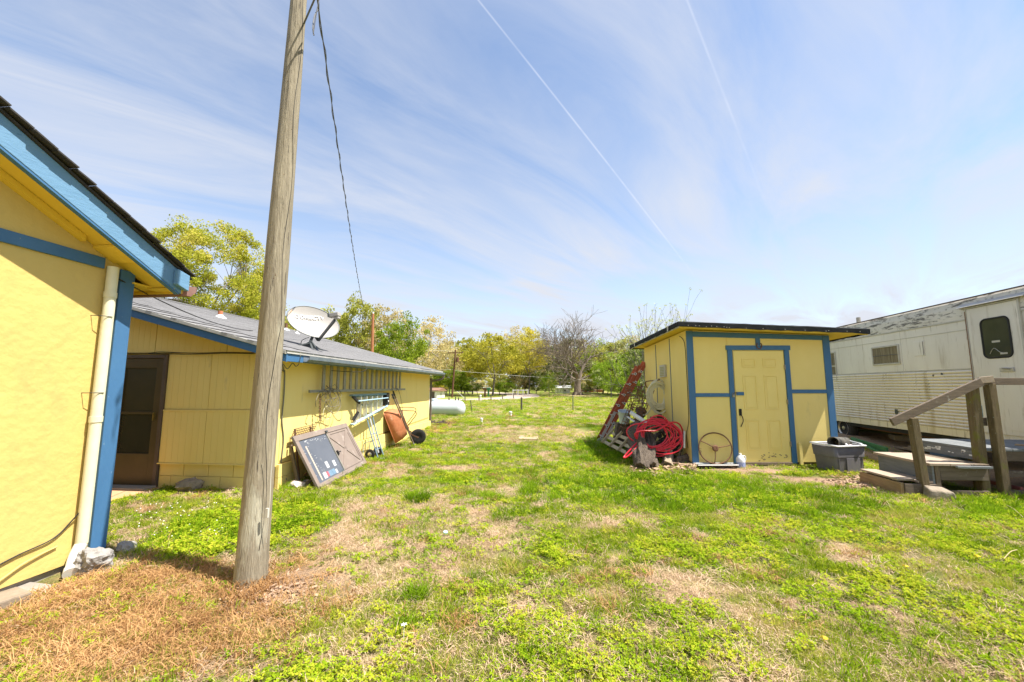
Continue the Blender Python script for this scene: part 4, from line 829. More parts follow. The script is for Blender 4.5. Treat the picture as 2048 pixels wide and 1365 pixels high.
sb('door_casing', .79, .884, .03, 2.205, .028, m_blue); sb('door_casing', 1.915, 2.010, .03, 2.205, .028, m_blue); sb('door_casing', .765, 2.04, 2.2055, 2.295, .032, m_blue)
w = MB(); w.box(.905, 1.895, -.018, 0.02, .055, 2.185); dr = w.build('door', m_door, tH, bevel=.003)
sb('threshold', .9, 1.9, .0, .05, .05, m_wood)
def panel(x0, x1, z0, z1):
    q = MB(); t = .022
    for a in ((x0, x1, z0, z0+t), (x0, x1, z1-t, z1), (x0, x0+t, z0+t, z1-t), (x1-t, x1, z0+t, z1-t)): q.box(a[0], a[1], -.027, -.0182, a[2], a[3])
    q.box(x0+.045, x1-.045, -.024, -.0182, z0+.045, z1-.045); q.build('door_panel', m_door, dr, bevel=.003)
for x0, x1 in ((1.06, 1.33), (1.475, 1.745)):
    panel(x0, x1, 1.86, 2.04); panel(x0, x1, 1.045, 1.71); panel(x0, x1, .28, .85)
for z in (1.82, 1.15, .35): w = MB(); w.box(1.882, 1.912, -.034, -.0285, z, z+.09); w.tube([(1.898, -.036, z), (1.898, -.036, z+.09)], .006, 8); w.build('hinge', m_hinge, dr)
w = MB(); w.box(.905, 1.06, -.034, -.0285, 1.32, 1.385); w.build('hasp', m_blue, dr, bevel=.003)
w = MB(); w.box(.825, .865, -.055, -.029, 1.285, 1.335); w.tube([(.832, -.042, 1.335), (.832, -.042, 1.362), (.845, -.042, 1.372), (.858, -.042, 1.362), (.858, -.042, 1.335)], .004, 6); w.build('padlock', m_alu, dr, bevel=.003)
w = MB(); w.tube(smoothpath([(.85, -.04, 1.36), (.90, -.045, 1.375), (.93, -.04, 1.36)], 4), .006, 6); w.build('staple', m_rustbrown, dr)
w = MB(); w.box(.945, .995, -.030, -.0185, .93, 1.06); w.tube([(.97, -.03, 1.0), (.97, -.05, 1.0)], .016, 8); w.tube(smoothpath([(.97, -.03, .95), (.985, -.055, .91), (.99, -.065, .84), (.975, -.055, .78), (.96, -.04, .74), (.965, -.03, .72)], 4), .008, 6); w.build('handle', m_black, dr, smooth=True)
w = MB(); w.tube([(1.415+.052*math.cos(a), -.042, 2.29+.062*math.sin(a)) for a in [R(-235+29*k) for k in range(11)]], .009, 6); w.build('horseshoe', m_rustbrown, tH, smooth=True)
rs = random.Random(21); w = MB()
for i in range(26): x = rs.uniform(1.25, 1.80); z = rs.uniform(.10, .20)+.04*math.sin(x*9); s_ = rs.uniform(.006, .02); w.box(x, x+s_*2, -.0195, -.0183, z, z+s_)
for i in range(14): x = rs.uniform(.13, .17); z = rs.uniform(.18, .30); w.box(x, x+.012, -.0082, -.0065, z, z+.014)
w.build('chipped_paint', m_patch, tH)
# left side wall (faces -x): battens, box vent, trim
for v in (.80, 1.62): w = MB(); w.box(-.014, -.001, v, v+.028, .1, ztop(0, v)-.03); w.build('side_batten', m_gutter, tH)
for v0, v1 in ((.03, .795), (.833, 1.615), (1.653, SDp-.01)): w = MB(); w.box(-.007, -.0005, v0, v1, .06, ztop(0, v1)-.005); w.build('side_sheet', m_shed, tH)
w = MB(); w.box(-.055, -.0075, 1.03, 1.33, 1.70, 1.97); vb = w.build('wall_box', m_seam, tH, bevel=.004)
for k in range(6): w = MB(); w.box(-.060, -.0555, 1.07, 1.29, 1.73+.035*k, 1.752+.035*k); w.build('louvre', mat('box_face', (.35,.33,.16), None, rough=.7), vb)
w = MB(); w.tube(smoothpath([(-.01, .30, 2.52), (-.015, .15, 2.45), (-.02, .04, 2.30), (-.02, .02, 1.8), (-.02, .02, 1.0), (-.02, .06, .75), (-.03, .14, .55), (-.02, .12, .3)], 6), .006, 6); w.build('side_cable', m_cable, tH, smooth=True)
# roof: plywood deck with black membrane folded over the edges
u0, u1, v0, v1 = -.31, 3.36, -.36, SDp+.22
def rz_(u, v): return 2.635-.036*u-.048*v
w = MB(); w.hexa([(u0+.02, v0+.02, rz_(u0, v0)-.018), (u1-.02, v0+.02, rz_(u1, v0)-.018), (u1-.02, v1-.02, rz_(u1, v1)-.018), (u0+.02, v1-.02, rz_(u0, v1)-.018)], [(u0+.02, v0+.02, rz_(u0, v0)), (u1-.02, v0+.02, rz_(u1, v0)), (u1-.02, v1-.02, rz_(u1, v1)), (u0+.02, v1-.02, rz_(u0, v1))]); rf = w.build('roof', m_soffit, tH)
w = MB(); n = 28; rs = random.Random(6); ring_o = []; ring_i = []
per = [(u0+(u1-u0)*i/n, v0) for i in range(n)]+[(u1, v0+(v1-v0)*i/n) for i in range(n)]+[(u1-(u1-u0)*i/n, v1) for i in range(n)]+[(u0, v1-(v1-v0)*i/n) for i in range(n)]
for (u, v) in per:
    j = rs.uniform(-.007, .007); z = rz_(u, v); w.v += [(u+j, v+j, z-.045+rs.uniform(-.008, .008)), (u+j*.4, v+j*.4, z+.045+rs.uniform(-.006, .006)), (u*.985+.02, v*.97+.03, z+.065+rs.uniform(-.004, .004))]
L_n = len(per)
for i in range(L_n): a, b = i*3, ((i+1) % L_n)*3; w.f += [(a, b, b+1, a+1), (a+1, b+1, b+2, a+2)]
w.f.append(tuple(i*3+2 for i in range(L_n))); w.build('membrane', m_membrane, rf, smooth=True, fix=False)
w = MB(); w.box(u0+.03, u1-.03, v0+.021, v0+.05, -.06, -.019); w.v = [(x, y, z+rz_(x, y)) for x, y, z in w.v]; w.build('fascia_strip', m_soffit, rf)
w = MB(); w.box(u0+.012, u0+.03, v0+.02, v1-.02, -.055, -.019); w.v = [(x, y, z+rz_(x, y)) for x, y, z in w.v]; w.build('fascia_strip', m_seam, rf)
nl = MB().lathe([(0, 0), (.009, .001), (.009, .004), (0, .005)], 8, Matrix.Rotation(PI/2, 4, 'X')).mesh('nail_head', m_alu)
for u in (-.12, .02, .09, .22, .32, .42, .56, .61, .66, .98, 1.3, 1.72, 2.1, 2.5, 2.55, 2.9, 3.15): inst(nl, 'nail_head', rf, (u, v0-.012, rz_(u, v0)+rs.uniform(-.03, -.01)))
for v in (.08, 2.2): w = MB(); w.box(u0-.016, u0-.008, v, v+.05, -.045, .055); w.v = [(x, y, z+rz_(x, y)) for x, y, z in w.v]; w.build('tape', m_seam, rf)

def shp(u, v, z): # shed-local to world
    return SO+Vector((u*math.cos(SY)-v*math.sin(SY), u*math.sin(SY)+v*math.cos(SY), z))
# things in front of the shed
tq = thing('steering_wheel', 'rusty three spoke steering wheel leaning on the shed front', 'steering wheel', shp(.41, -.09, .02), SY)
MW = Matrix.Translation((0, .0, .305))@Matrix.Rotation(R(84), 4, 'X')
w = MB(); w.tube([(.315*math.cos(2*PI*k/48), .285*math.sin(2*PI*k/48), 0) for k in range(48)], .0125, 8, closed=True, M=MW); w.build('rim', m_rustbrown, tq, smooth=True)
w = MB(); w.lathe([(.0, -.02), (.05, -.02), (.062, 0), (.05, .02), (.02, .028), (0, .02)], 18, MW); w.build('hub', m_rustbrown, tq, smooth=True)
for a in (150, 12, 262): w = MB(); w.tube([(.05*math.cos(R(a)), .05*math.sin(R(a)), 0), (.18*math.cos(R(a)), .17*math.sin(R(a)), .012), (.31*math.cos(R(a)), .28*math.sin(R(a)), 0)], .009, 6, M=MW); w.build('spoke', m_rustbrown, tq, smooth=True)
t = thing('plastic_tray', 'long black planter tray with white rim under the steering wheel', 'tray', shp(.35, -.20, -.04), SY)
w = MB(); w.hexa([(-.34, -.05, 0), (.34, -.05, 0), (.34, .07, 0), (-.34, .07, 0)], [(-.37, -.08, .085), (.37, -.08, .085), (.37, .09, .085), (-.37, .09, .085)]); w.build('tub', m_black, t)
w = MB(); w.tube([(-.375, -.085, .09), (.375, -.085, .09), (.375, .095, .09), (-.375, .095, .09)], .010, 6, closed=True); w.build('rim', m_white, t)
t = thing('water_jug', 'white plastic gallon jug with blue label left of the shed door', 'jug', shp(.83, -.17, -.03), SY)
w = MB(); w.lathe([(.0, 0), (.07, .0), (.076, .012), (.076, .15), (.07, .185), (.045, .225), (.022, .25), (.02, .265), (0, .265)], 20); w.build('bottle', m_milk, t, smooth=True)
w = MB(); w.tube(smoothpath([(.03, -.02, .235), (.075, -.02, .225), (.085, -.02, .17), (.07, -.02, .13)], 4), .010, 6); w.build('handle', m_milk, t, smooth=True)
w = MB(); w.lathe([(.0772, .04), (.0772, .12)], 20); w.f = w.f[:-2]; w.build('label', m_bluelabel, t); w = MB(); w.lathe([(.022, .255), (.022, .275), (0, .276)], 12); w.build('cap', m_white, t)
# tote
tt = thing('storage_tote', 'grey plastic storage tote with warped rim and clutter at the shed corner', 'storage tote', shp(2.50, -.40, -.04), SY+R(9)); tt.scale = (.82, .9, 1)
w = MB()
def rr_(hx, hy, z, r=.07, n=6):
    o = []
    for cx, cy, a in ((hx-r, hy-r, 0), (-hx+r, hy-r, 90), (-hx+r, -hy+r, 180), (hx-r, -hy+r, 270)):
        for k in range(n+1): t_ = R(a+90*k/n); o.append((cx+r*math.cos(t_), cy+r*math.sin(t_), z))
    return o
lv = [rr_(.345, .23, .0), rr_(.37, .25, .28), rr_(.385, .262, .285), rr_(.40, .275, .47)]; nn = len(lv[0])
for l in lv: w.v += l
w.f = [(i*nn+k, i*nn+(k+1) % nn, (i+1)*nn+(k+1) % nn, (i+1)*nn+k) for i in range(3) for k in range(nn)]+[tuple(range(nn))]
q = w.build('tub', m_tote, tt, smooth=True, fix=False); q.modifiers.new('s', 'SOLIDIFY').thickness = .006
w = MB(); rim_ = [(x*1.03, y*1.03, .475+.022*math.sin(x*9+1)+.03*(x < -.3)+.025*(x > .3)) for x, y, z in rr_(.405, .28, 0)]; w.tube(rim_, .016, 6, closed=True); w.build('rim', m_toteL, tt, smooth=True)
w = MB(); w.box(-.12, .22, -.262, -.2515, .04, .27); w.build('side_rib', m_tote, q, bevel=.004)
for xx in (-.31, .29): MB().box(xx, xx+.01, -.262, -.25, .02, .26).build('side_rib', m_tote, q, bevel=.003)
w = MB(); w.tube([(-.27, -.24, .555), (.26, .12, .50)], .09, 20, cap=False); ro = w.build('roofing_roll', mat('black_roll', (.02,.02,.018), (.22,.20,.17), 6, .7, mid=.6), None, smooth=True, loc=tt.location, rot=(0, 0, SY)); ro.modifiers.new('s', 'SOLIDIFY').thickness = .012; tag(ro, 'roll of dark roofing felt lying across the top of the grey tote', 'roll')
w = MB(); w.beam((.02, -.2, .48), (.14, .1, .575), .03, .02); w.beam((.14, .1, .575), (.38, -.05, .50), .03, .02); w.beam((.38, -.05, .50), (.26, -.25, .49), .03, .02); w.beam((.26, -.25, .49), (.02, -.2, .48), .03, .02); o = w.build('picture_frame', m_toteL, None, loc=tt.location, rot=(0, 0, SY), bevel=.003); tag(o, 'pale rectangular frame sticking out of the grey tote', 'frame')
w = MB(); w.hexa([(.0, -.16, .42), (.24, -.16, .42), (.26, .12, .42), (0, .12, .42)], [(-.02, -.16, .46), (.24, -.16, .46), (.26, .12, .49), (0, .12, .50)]); o = w.build('folded_card', mat('pink_grey_card', (.42,.36,.38), (.55,.5,.5), 9, .8), None, loc=tt.location, rot=(0, 0, SY)); tag(o, 'pinkish folded sheet inside the grey tote', 'sheet')
w = MB(); w.box(2.04, 2.10, -.06, -.03, 0, .42); o = w.build('yellow_offcut', m_shed, None, loc=SO, rot=(0, 0, SY), bevel=.004); tag(o, 'narrow yellow board offcut standing between the door casing and the tote', 'board')

# ------------------------------------------------------------------ things along the shed's left side
Bq = Vector((1.27, 10.55, .05)); Tq = shp(-.03, SDp-.05, 2.12); ax = (Tq-Bq).normalized(); nrm = Vector((0, -1, 0)); nrm = (nrm-ax*nrm.dot(ax)).normalized(); sd_ = ax.cross(nrm)
tX = thing('extension_ladder', 'orange fibreglass extension ladder leaning on the back corner of the shed', 'ladder', Bq)
LQ = (Tq-Bq).length
XM = Matrix(((ax.x, sd_.x, nrm.x, 0), (ax.y, sd_.y, nrm.y, 0), (ax.z, sd_.z, nrm.z, 0), (0, 0, 0, 1)))
def Xm(mb): mb.v = [tuple(XM@Vector(p)) for p in mb.v]; return mb
# sd_ lies in the picture plane across the rails: fly section in front of the base section, stiles seen edge-on
for j, (s0, s1, k0) in enumerate(((0, LQ*.94, -.053), (.12, LQ+.05, .053))):
    for dpt_ in (0, -.42):
        q = Xm(MB().box(s0, s1, k0-.035, k0+.035, dpt_-.012, dpt_+.012)).build('stile', m_fibre, tX, bevel=.003)
        if dpt_ == 0: Xm(MB().box(s0, s0+.55+.35*(1-j), k0-.0355, k0+.0355, dpt_+.0125, dpt_+.0145)).build('worn_face', m_fibgrey, q)
    for i in range(int((s1-s0)/.305)):
        s_ = s0+.17+i*.305
        q = Xm(MB().tube([(s_, k0, .016), (s_, k0, -.436)], .017, 8)).build('rung', m_alu, tX)
        Xm(MB().box(s_-.03, s_+.03, k0-.028, k0+.028, .0147, .017)).build('rung_plate', m_aluface, q)
        Xm(MB().lathe([(0, .0172), (.019, .0172), (.019, .0185), (0, .0185)], 10, Matrix.Translation((s_, k0, 0)))).build('rung_hole', m_black, q)
Xm(MB().box(-.10, .10, -.11, -.03, -.03, .03).box(-.12, -.08, -.15, .01, -.05, .05)).build('foot', m_alu, tX, bevel=.004)

def rc(px, py, d): # point at a given camera depth
    return Vector((0, 0, CAM_H))+_ray(px, py)*d
def coil(center, ru, rv, n_loops, r, seed, U, V, Wn, jit=.15, drop=0, name='', m=None, extra=None):
    rr = random.Random(seed); pts = []; nst = 22
    cu0, cv0 = 0, 0
    for L in range(n_loops):
        a = ru*(1-rr.uniform(0, jit)); b = rv*(1-rr.uniform(0, jit)); cu1 = rr.uniform(-1, 1)*ru*jit*.6; cv1 = rr.uniform(-1, .4)*rv*jit*.6; wz = rr.uniform(-1, 1)*.05; tl = rr.uniform(-.25, .25)
        for k in range(nst):
            t = 2*PI*k/nst; f = k/nst
            u = a*math.cos(t); v = b*math.sin(t); uu = u*math.cos(tl*jit*2)-v*math.sin(tl*jit*2); vv2 = u*math.sin(tl*jit*2)+v*math.cos(tl*jit*2)
            pts.append(center+U*(uu+cu1*f+cu0*(1-f))+V*(vv2+cv1*f+cv0*(1-f))+Wn*(wz*math.sin(t+L)+rr.uniform(-.008, .008)))
        cu0, cv0 = cu1, cv1
    # smooth
    P = pts
    for _ in range(2): P = [P[0]]+[(P[i-1]+P[i]*2+P[i+1])/4 for i in range(1, len(P)-1)]+[P[-1]]
    m_ = MB(); m_.tube((extra or [])+P, r, 7); return m_
U_ = (shp(0, 0, 0)-shp(0, 1, 0)).normalized(); Vz = Vector((0, 0, 1)); Wn = (shp(-1, 0, 0)-shp(0, 0, 0)).normalized()
cc = shp(-.14, 1.55, 1.30); pic_u = Vector((math.cos(SY-.5), math.sin(SY-.5), 0))
# cream hose hangs from a peg on the side wall
cc = rc(1318, 790, 8.95)
w = coil(cc, .30, .385, 15, .016, 4, (_r*.92+Wn*-.2+_f*.25).normalized(), Vz, _f*-1, .42)
w.tube(smoothpath([cc+Vector((-.18, 0, -.3)), rc(1294, 828, 9.0), rc(1286, 831, 9.0)], 5), .0135, 7); o = w.build('garden_hose', m_cream, smooth=True); tag(o, 'coil of cream garden hose hanging on the side wall of the shed', 'hose')
w = MB(); w.tube([shp(-.01, 1.5, 1.66), rc(1318, 760, 8.95)], .016, 8); w.tube(smoothpath([shp(-.02, 2.42, 1.58), shp(-.1, 2.1, 1.48), shp(-.25, 1.7, 1.60), rc(1316, 761, 8.95)], 5), .012, 6); o = w.build('hose_peg', m_rustbrown, smooth=True); tag(o, 'peg and tie wire holding up the coil of cream garden hose', 'peg')

# red hose: big oval heap on top of the wood pile, about 7.7 m from the camera
C0 = rc(1312, 867, 7.75); cr_ = _r; cz_ = (Vector((0, 0, 1))*.97-_f*-.22).normalized()
w = coil(C0, .52, .40, 12, .013, 15, cr_, cz_, _f*-1, .46)
w.tube(smoothpath([rc(1275, 885, 7.7), rc(1262, 898, 7.6), rc(1250, 912, 7.55), rc(1248, 916, 7.5), rc(1254, 914, 7.5), rc(1268, 902, 7.55), rc(1278, 890, 7.65), rc(1290, 888, 7.7)], 6), .016, 7)
w.tube(smoothpath([rc(1274, 878, 7.65), rc(1270, 868, 7.6), rc(1285, 862, 7.6), rc(1310, 862, 7.6), rc(1330, 852, 7.7), rc(1345, 845, 7.8), rc(1360, 850, 7.9), rc(1367, 872, 7.9), rc(1362, 890, 7.8)], 6), .016, 7)
o = w.build('garden_hose', m_red, smooth=True); tag(o, 'large heap of coiled bright red hose on the woodpile beside the shed', 'hose')
w = coil(rc(1340, 892, 8.0), .26, .14, 6, .012, 22, cr_, cz_, _f*-1, .3); o = w.build('garden_hose', m_black, smooth=True); tag(o, 'dark hose coil half hidden under the red hose by the shed wall', 'hose')

# woodpile: stumps, logs, mulch mound
def log(p, q, r0, r1, seed, m, label, endm=None, cat='log'):
    p, q = Vector(p), Vector(q); t = thing('log', label, cat, p); K = 12; rr = random.Random(seed); d = (q-p)
    pts = [d*(i/K)+Vector((rr.uniform(-.01, .01), rr.uniform(-.01, .01), 0)) for i in range(K+1)]
    w = MB(); w.tube(pts, [r0+(r1-r0)*i/K for i in range(K+1)], 20); off = Vector((seed*3.1, 0, 0))
    for i, v in enumerate(w.v):
        v = Vector(v); s = v.dot(d.normalized()); ax_ = d.normalized()*s; rad = v-ax_; k = 1+.75*MN.noise(rad.normalized()*1.5+off+ax_*1.6)+.30*MN.noise(rad.normalized()*5+off+ax_*2); w.v[i] = tuple(ax_+rad*k)
    w.build('bark', m, t, smooth=True, fix=False)
    w = MB(); n = d.normalized(); w.tube([n*-.004, n*.002], r0*.78, 14); w.tube([d-n*.002, d+n*.004], r1*.78, 14); w.build('cut_end', endm or m_logend, t); return t
log(on_z(1285, 940, 0), rc(1270, 852, 8.1), .17, .11, 1, m_log, 'tall weathered tree stump leaning at the left of the woodpile', m_log)
log(on_z(1305, 940, 0)+Vector((0, .1, 0)), rc(1296, 868, 8.2), .15, .10, 2, m_log, 'upright rotten stump under the middle of the red hose', m_log)
log(on_z(1338, 936, 0)+Vector((0, .05, 0)), rc(1336, 893, 8.0), .13, .04, 3, mat('split_log', (.20,.15,.10), (.42,.34,.25), 9, .95, bump=.9, bscale=16, bdist=.02, spots=[((.08,.06,.045), 12, .6, .08, (1,1,1))]), 'pale split log with pointed top in front of the woodpile', m_log)
log(on_z(1352, 925, .06), on_z(1379, 920, .08)+Vector((0, .0, .02)), .09, .08, 4, m_log, 'short cut log lying against the blue corner of the shed')
log(rc(1305, 850, 8.6), rc(1335, 846, 8.9), .12, .10, 5, m_log, 'dark log on top of the pile behind the red hose')
log(rc(1320, 808, 9.3)-Vector((0, 0, .1)), rc(1342, 806, 9.1)-Vector((0, 0, .1)), .10, .10, 6, m_log, 'log end stacked under the cream hose against the shed wall')
log(rc(1318, 835, 9.2), rc(1344, 836, 8.9), .09, .085, 16, m_log, 'weathered log stacked between the red and cream hoses')
log(on_z(1240, 872, .15), on_z(1278, 850, .3), .10, .08, 7, m_log, 'dark rotten log lying behind the pallet')
log(rc(1283, 822, 9.6), rc(1268, 862, 9.0), .10, .07, 8, m_log, 'gnarled branch stub sticking up left of the cream hose', m_log)
rs = random.Random(31); w = MB()
for i in range(260):
    p = on_z(rs.uniform(1262, 1395), rs.gauss(936, 7), 0); s_ = rs.uniform(.02, .07); e = Matrix.Translation((p.x, p.y, rs.uniform(.0, .05)+g1(p.x, p.y)))@Euler((rs.uniform(-.5, .5), rs.uniform(-.5, .5), rs.uniform(0, 6))).to_matrix().to_4x4(); w.box(-s_, s_, -s_*.4, s_*.4, -.006, .006, e)
for i in range(560):
    p = on_z(rs.gauss(1738, 42), rs.gauss(962, 10), 0); s_ = rs.uniform(.012, .04); e = Matrix.Translation((p.x, p.y, rs.uniform(.0, .02)+g1(p.x, p.y)))@Euler((rs.uniform(-.5, .5), rs.uniform(-.5, .5), rs.uniform(0, 6))).to_matrix().to_4x4(); w.box(-s_, s_, -s_*.4, s_*.4, -.004, .004, e)
for i in range(240):
    p = on_z(rs.gauss(560, 45), rs.gauss(1190, 22), 0); s_ = rs.uniform(.008, .025); e = Matrix.Translation((p.x, p.y, rs.uniform(.0, .02)+g1(p.x, p.y)))@Euler((rs.uniform(-.5, .5), rs.uniform(-.5, .5), rs.uniform(0, 6))).to_matrix().to_4x4(); w.box(-s_, s_, -s_*.4, s_*.4, -.003, .003, e)
o = w.build('bark_chips', m_dirt); tag(o, 'scattered bark chips and dead leaves on the bare ground', 'mulch', kind='stuff')
# pile body: many rough chunks of wood joined as debris behind the stumps
w = MB(); rs = random.Random(77)
for i in range(120):
    px = rs.uniform(1262, 1375); top = 846+.10*abs(px-1330); p = rc(px, rs.uniform(top, 925), rs.uniform(8.1, 9.0)); 
    if p.z < .02: p.z = .05
    d = Vector((rs.gauss(0, 1), rs.gauss(0, 1), rs.gauss(0, .5))).normalized()*rs.uniform(.06, .16); w.tube([p-d, p+d], [rs.uniform(.02, .05)]*2, 6)
o = w.build('firewood_scraps', m_log); tag(o, 'dark jumble of branches and scraps filling the woodpile', 'firewood', kind='stuff')
# pallet
pA = on_z(1206, 884, .12); pB = on_z(1262, 912, .10); tPal = thing('wooden_pallet', 'small weathered wooden pallet tilted against the woodpile', 'pallet', pA)
dx = (pB-pA).normalized(); dy = Vector((.55, .35, .62)); dy = (dy-dx*dy.dot(dx)).normalized(); dn = dx.cross(dy)
PM = Matrix(((dx.x, dy.x, dn.x, 0), (dx.y, dy.y, dn.y, 0), (dx.z, dy.z, dn.z, 0), (0, 0, 0, 1))); LP = (pB-pA).length
m_pal = mat('pallet_wood', (.36,.29,.17), (.50,.42,.27), 8, .9, bump=.4)
for i in range(3): w = MB(); w.box(-.05, LP+.05, -.03+i*.15, .05+i*.15, 0, .02, PM); w.build('slat', m_pal, tPal, bevel=.003)
for i in range(4): w = MB(); x = .10+i*(LP-.15)/3; w.box(x-.02, x+.02, -.05, .42, .021, .07, PM); w.build('bearer', m_pal, tPal, bevel=.003)
# wire cages, white pipe, board, bucket
tG = thing('wire_cage', 'rusty black wire cages jumbled beside the shed corner', 'wire cage', rc(1276, 815, 9.2))
w = MB()
for j, (cx_, cy_, tl) in enumerate(((1284, 800, .5), (1264, 838, .35), (1270, 800, -.2))):
    c = rc(cx_, cy_, 9.2-.2*j)-tG.location; Rm = Euler((tl, tl*.6, j)).to_matrix()
    for k in range(5): w.tube([c+Rm@Vector((.17*math.cos(2*PI*i/18), .17*math.sin(2*PI*i/18), -.26+.13*k)) for i in range(18)], .0075, 5, closed=True)
    for k in range(6): a = 2*PI*k/6; w.tube([c+Rm@Vector((.17*math.cos(a), .17*math.sin(a), -.4)), c+Rm@Vector((.17*math.cos(a), .17*math.sin(a), .32))], .0075, 5)
w.build('cage', m_rustbrown, tG)
w = MB(); w.tube([rc(1262, 826, 8.7), rc(1297, 849, 8.3)], .045, 18, cap=False); o = w.build('pvc_pipe', m_pvc, smooth=True); o.modifiers.new('s', 'SOLIDIFY').thickness = .005; tag(o, 'thick white plastic pipe lying on the woodpile left of the red hose', 'pipe')
w = MB(); w.beam(rc(1255, 834, 8.8), rc(1278, 850, 8.4), .05, .018); o = w.build('pale_board', m_toteL, bevel=.002); tag(o, 'narrow pale board below the white plastic pipe on the woodpile', 'board')
p = rc(1249, 833, 9.6); w = MB(); w.lathe([(.0, -.16), (.12, -.16), (.15, .12), (.16, .13), (.145, .13), (.11, -.14), (0, -.14)], 18, Matrix.Translation(p)@Matrix.Rotation(R(12), 4, 'X')); o = w.build('bucket', mat('blue_white_bucket', (.50,.58,.64), (.62,.70,.76), 6, .5), smooth=True); tag(o, 'pale blue white bucket behind the orange ladder', 'bucket')
w = MB(); pp = on_z(1236, 905, .0)
w.hexa([p+Vector((-.25, .05, -.66)), p+Vector((.12, .05, -.66)), p+Vector((.12, .4, -.66)), p+Vector((-.25, .4, -.66))], [p+Vector((-.16, .05, -.17)), p+Vector((.14, .05, -.17)), p+Vector((.14, .35, -.17)), p+Vector((-.16, .35, -.17))]); o = w.build('dark_crate', m_log, bevel=.01); tag(o, 'dark weathered crate standing under the pale bucket', 'crate')
w = MB(); w.beam(shp(-.15, .28, .0), shp(-.06, .22, .55), .14, .03); o = w.build('grey_board', m_wood, bevel=.004); tag(o, 'grey board standing on end against the shed side near its blue corner', 'board')
w = MB(); w.tube([shp(-.10, .10, .30), shp(-.055, .16, .62)], .018, 8); o = w.build('white_tube', m_pvc, smooth=True); tag(o, 'thin white tube upright at the shed corner under the side cable', 'tube')
w = MB(); 
for i in range(8): c = shp(rs.uniform(-.5, -.2), rs.uniform(-.15, .4), .03); e = Matrix.Translation(c)@Euler((0, rs.uniform(-.3, .3), rs.uniform(0, 3))).to_matrix().to_4x4(); w.box(-.16, .16, -.03, .03, -.01, .012, e)
o = w.build('bark_slabs', m_dirt, bevel=.004); tag(o, 'flat slabs of bark on the ground by the blue shed corner', 'bark', kind='stuff')

# ------------------------------------------------------------------ trailer
TY = R(-3.7); TO = Vector((8.07, 8.457, 0))    # local u runs along the side (away from the camera), side faces -x
tT = thing('travel_trailer', 'long old stained aluminium travel trailer with cream ribbed lower side', 'trailer', TO, TY)
Ua, Ub = -3.6, 6.2
def tb(name, u0, u1, z0, z1, d, m, par=None, bev=0, d0=0.0): q = MB(); q.box(-d, -d0-.0005, u0, u1, z0, z1); return q.build(name, m, par or tT, bevel=bev)
body = MB().box(.0, 2.4, Ua, Ub, .60, 2.80).build('body', m_trail, tT)
# roof band curves inward
pf = [(0.0, 2.80), (-.012, 2.80), (-.012, 2.90), (.0, 3.05), (.03, 3.17), (.09, 3.24), (1.2, 3.33), (2.33, 3.24), (2.40, 3.05), (2.40, 2.80)]
w = MB(); w.prism([(x, z) for x, z in pf], Ua, Ub, 'y'); w.build('roof', m_trailroof, tT)
w = MB(); w.box(.01, .05, Ua, Ub, 3.205, 3.225); w.v = [(x, y, z) for x, y, z in w.v]; w.build('roof_rail', m_brown, tT)
for u in (3.4,): w = MB(); w.tube([(.3, u, 3.2), (.3, u, 3.42)], .05, 10); w.build('roof_vent', m_alu, tT, smooth=True)
tb('belt_trim', Ua, Ub, 2.79, 2.815, .022, m_seam)
tb('header_panel', .0, Ub, 2.60, 2.785, .008, m_trail) if False else None
for u0, u1 in ((-.03, 1.60), (1.61, 4.0), (4.01, 6.2)): tb('upper_panel', u0, u1, 1.86, 2.785, .007, m_trail)
w = MB(); w.hexa([(-.014, -.03, 2.60), (-.0075, -.03, 2.60), (-.0075, 6.2, 2.60), (-.014, 6.2, 2.60)], [(-.014, -.03, 2.612), (-.0075, -.03, 2.612), (-.0075, 6.2, 2.612), (-.014, 6.2, 2.612)]); w.build('panel_trim', m_seam, tT)
tb('seam_trim', -.03, 6.2, 1.838, 1.858, .016, m_seam)
# lower ribbed panel as one folded sheet
w = MB(); nr = 18; z0_, z1_ = .66, 1.836
for i in range(nr):
    a = z0_+(z1_-z0_)*i/nr; h = (z1_-z0_)/nr; pr = [(-.003, a), (-.026, a+h*.15), (-.030, a+h*.5), (-.012, a+h*.88), (-.003, a+h)]
    for j in range(4):
        (x0, za), (x1, zb) = pr[j], pr[j+1]; w.quad((x0, -.03, za), (x1, -.03, zb), (x1, 6.2, zb), (x0, 6.2, za))
w.build('ribbed_panel', m_trailrib, tT, smooth=False, fix=False)
tb('skirt_rail', -.03, 6.2, .515, .655, .014, m_trailrib); tb('skirt_rail', Ua, -.03, .515, .655, .012, m_trail)
w = MB(); w.box(.05, 2.35, Ua+.1, Ub-.1, .42, .60); w.build('chassis', m_black, tT)
for x in (.35, 1.9): w = MB(); w.beam((x, Ua, .40), (x, Ub, .40), .07, .10); w.build('chassis_rail', m_rustbrown, tT)
tb('front_panel', Ua, -1.03, .66, 2.785, .006, m_trail)
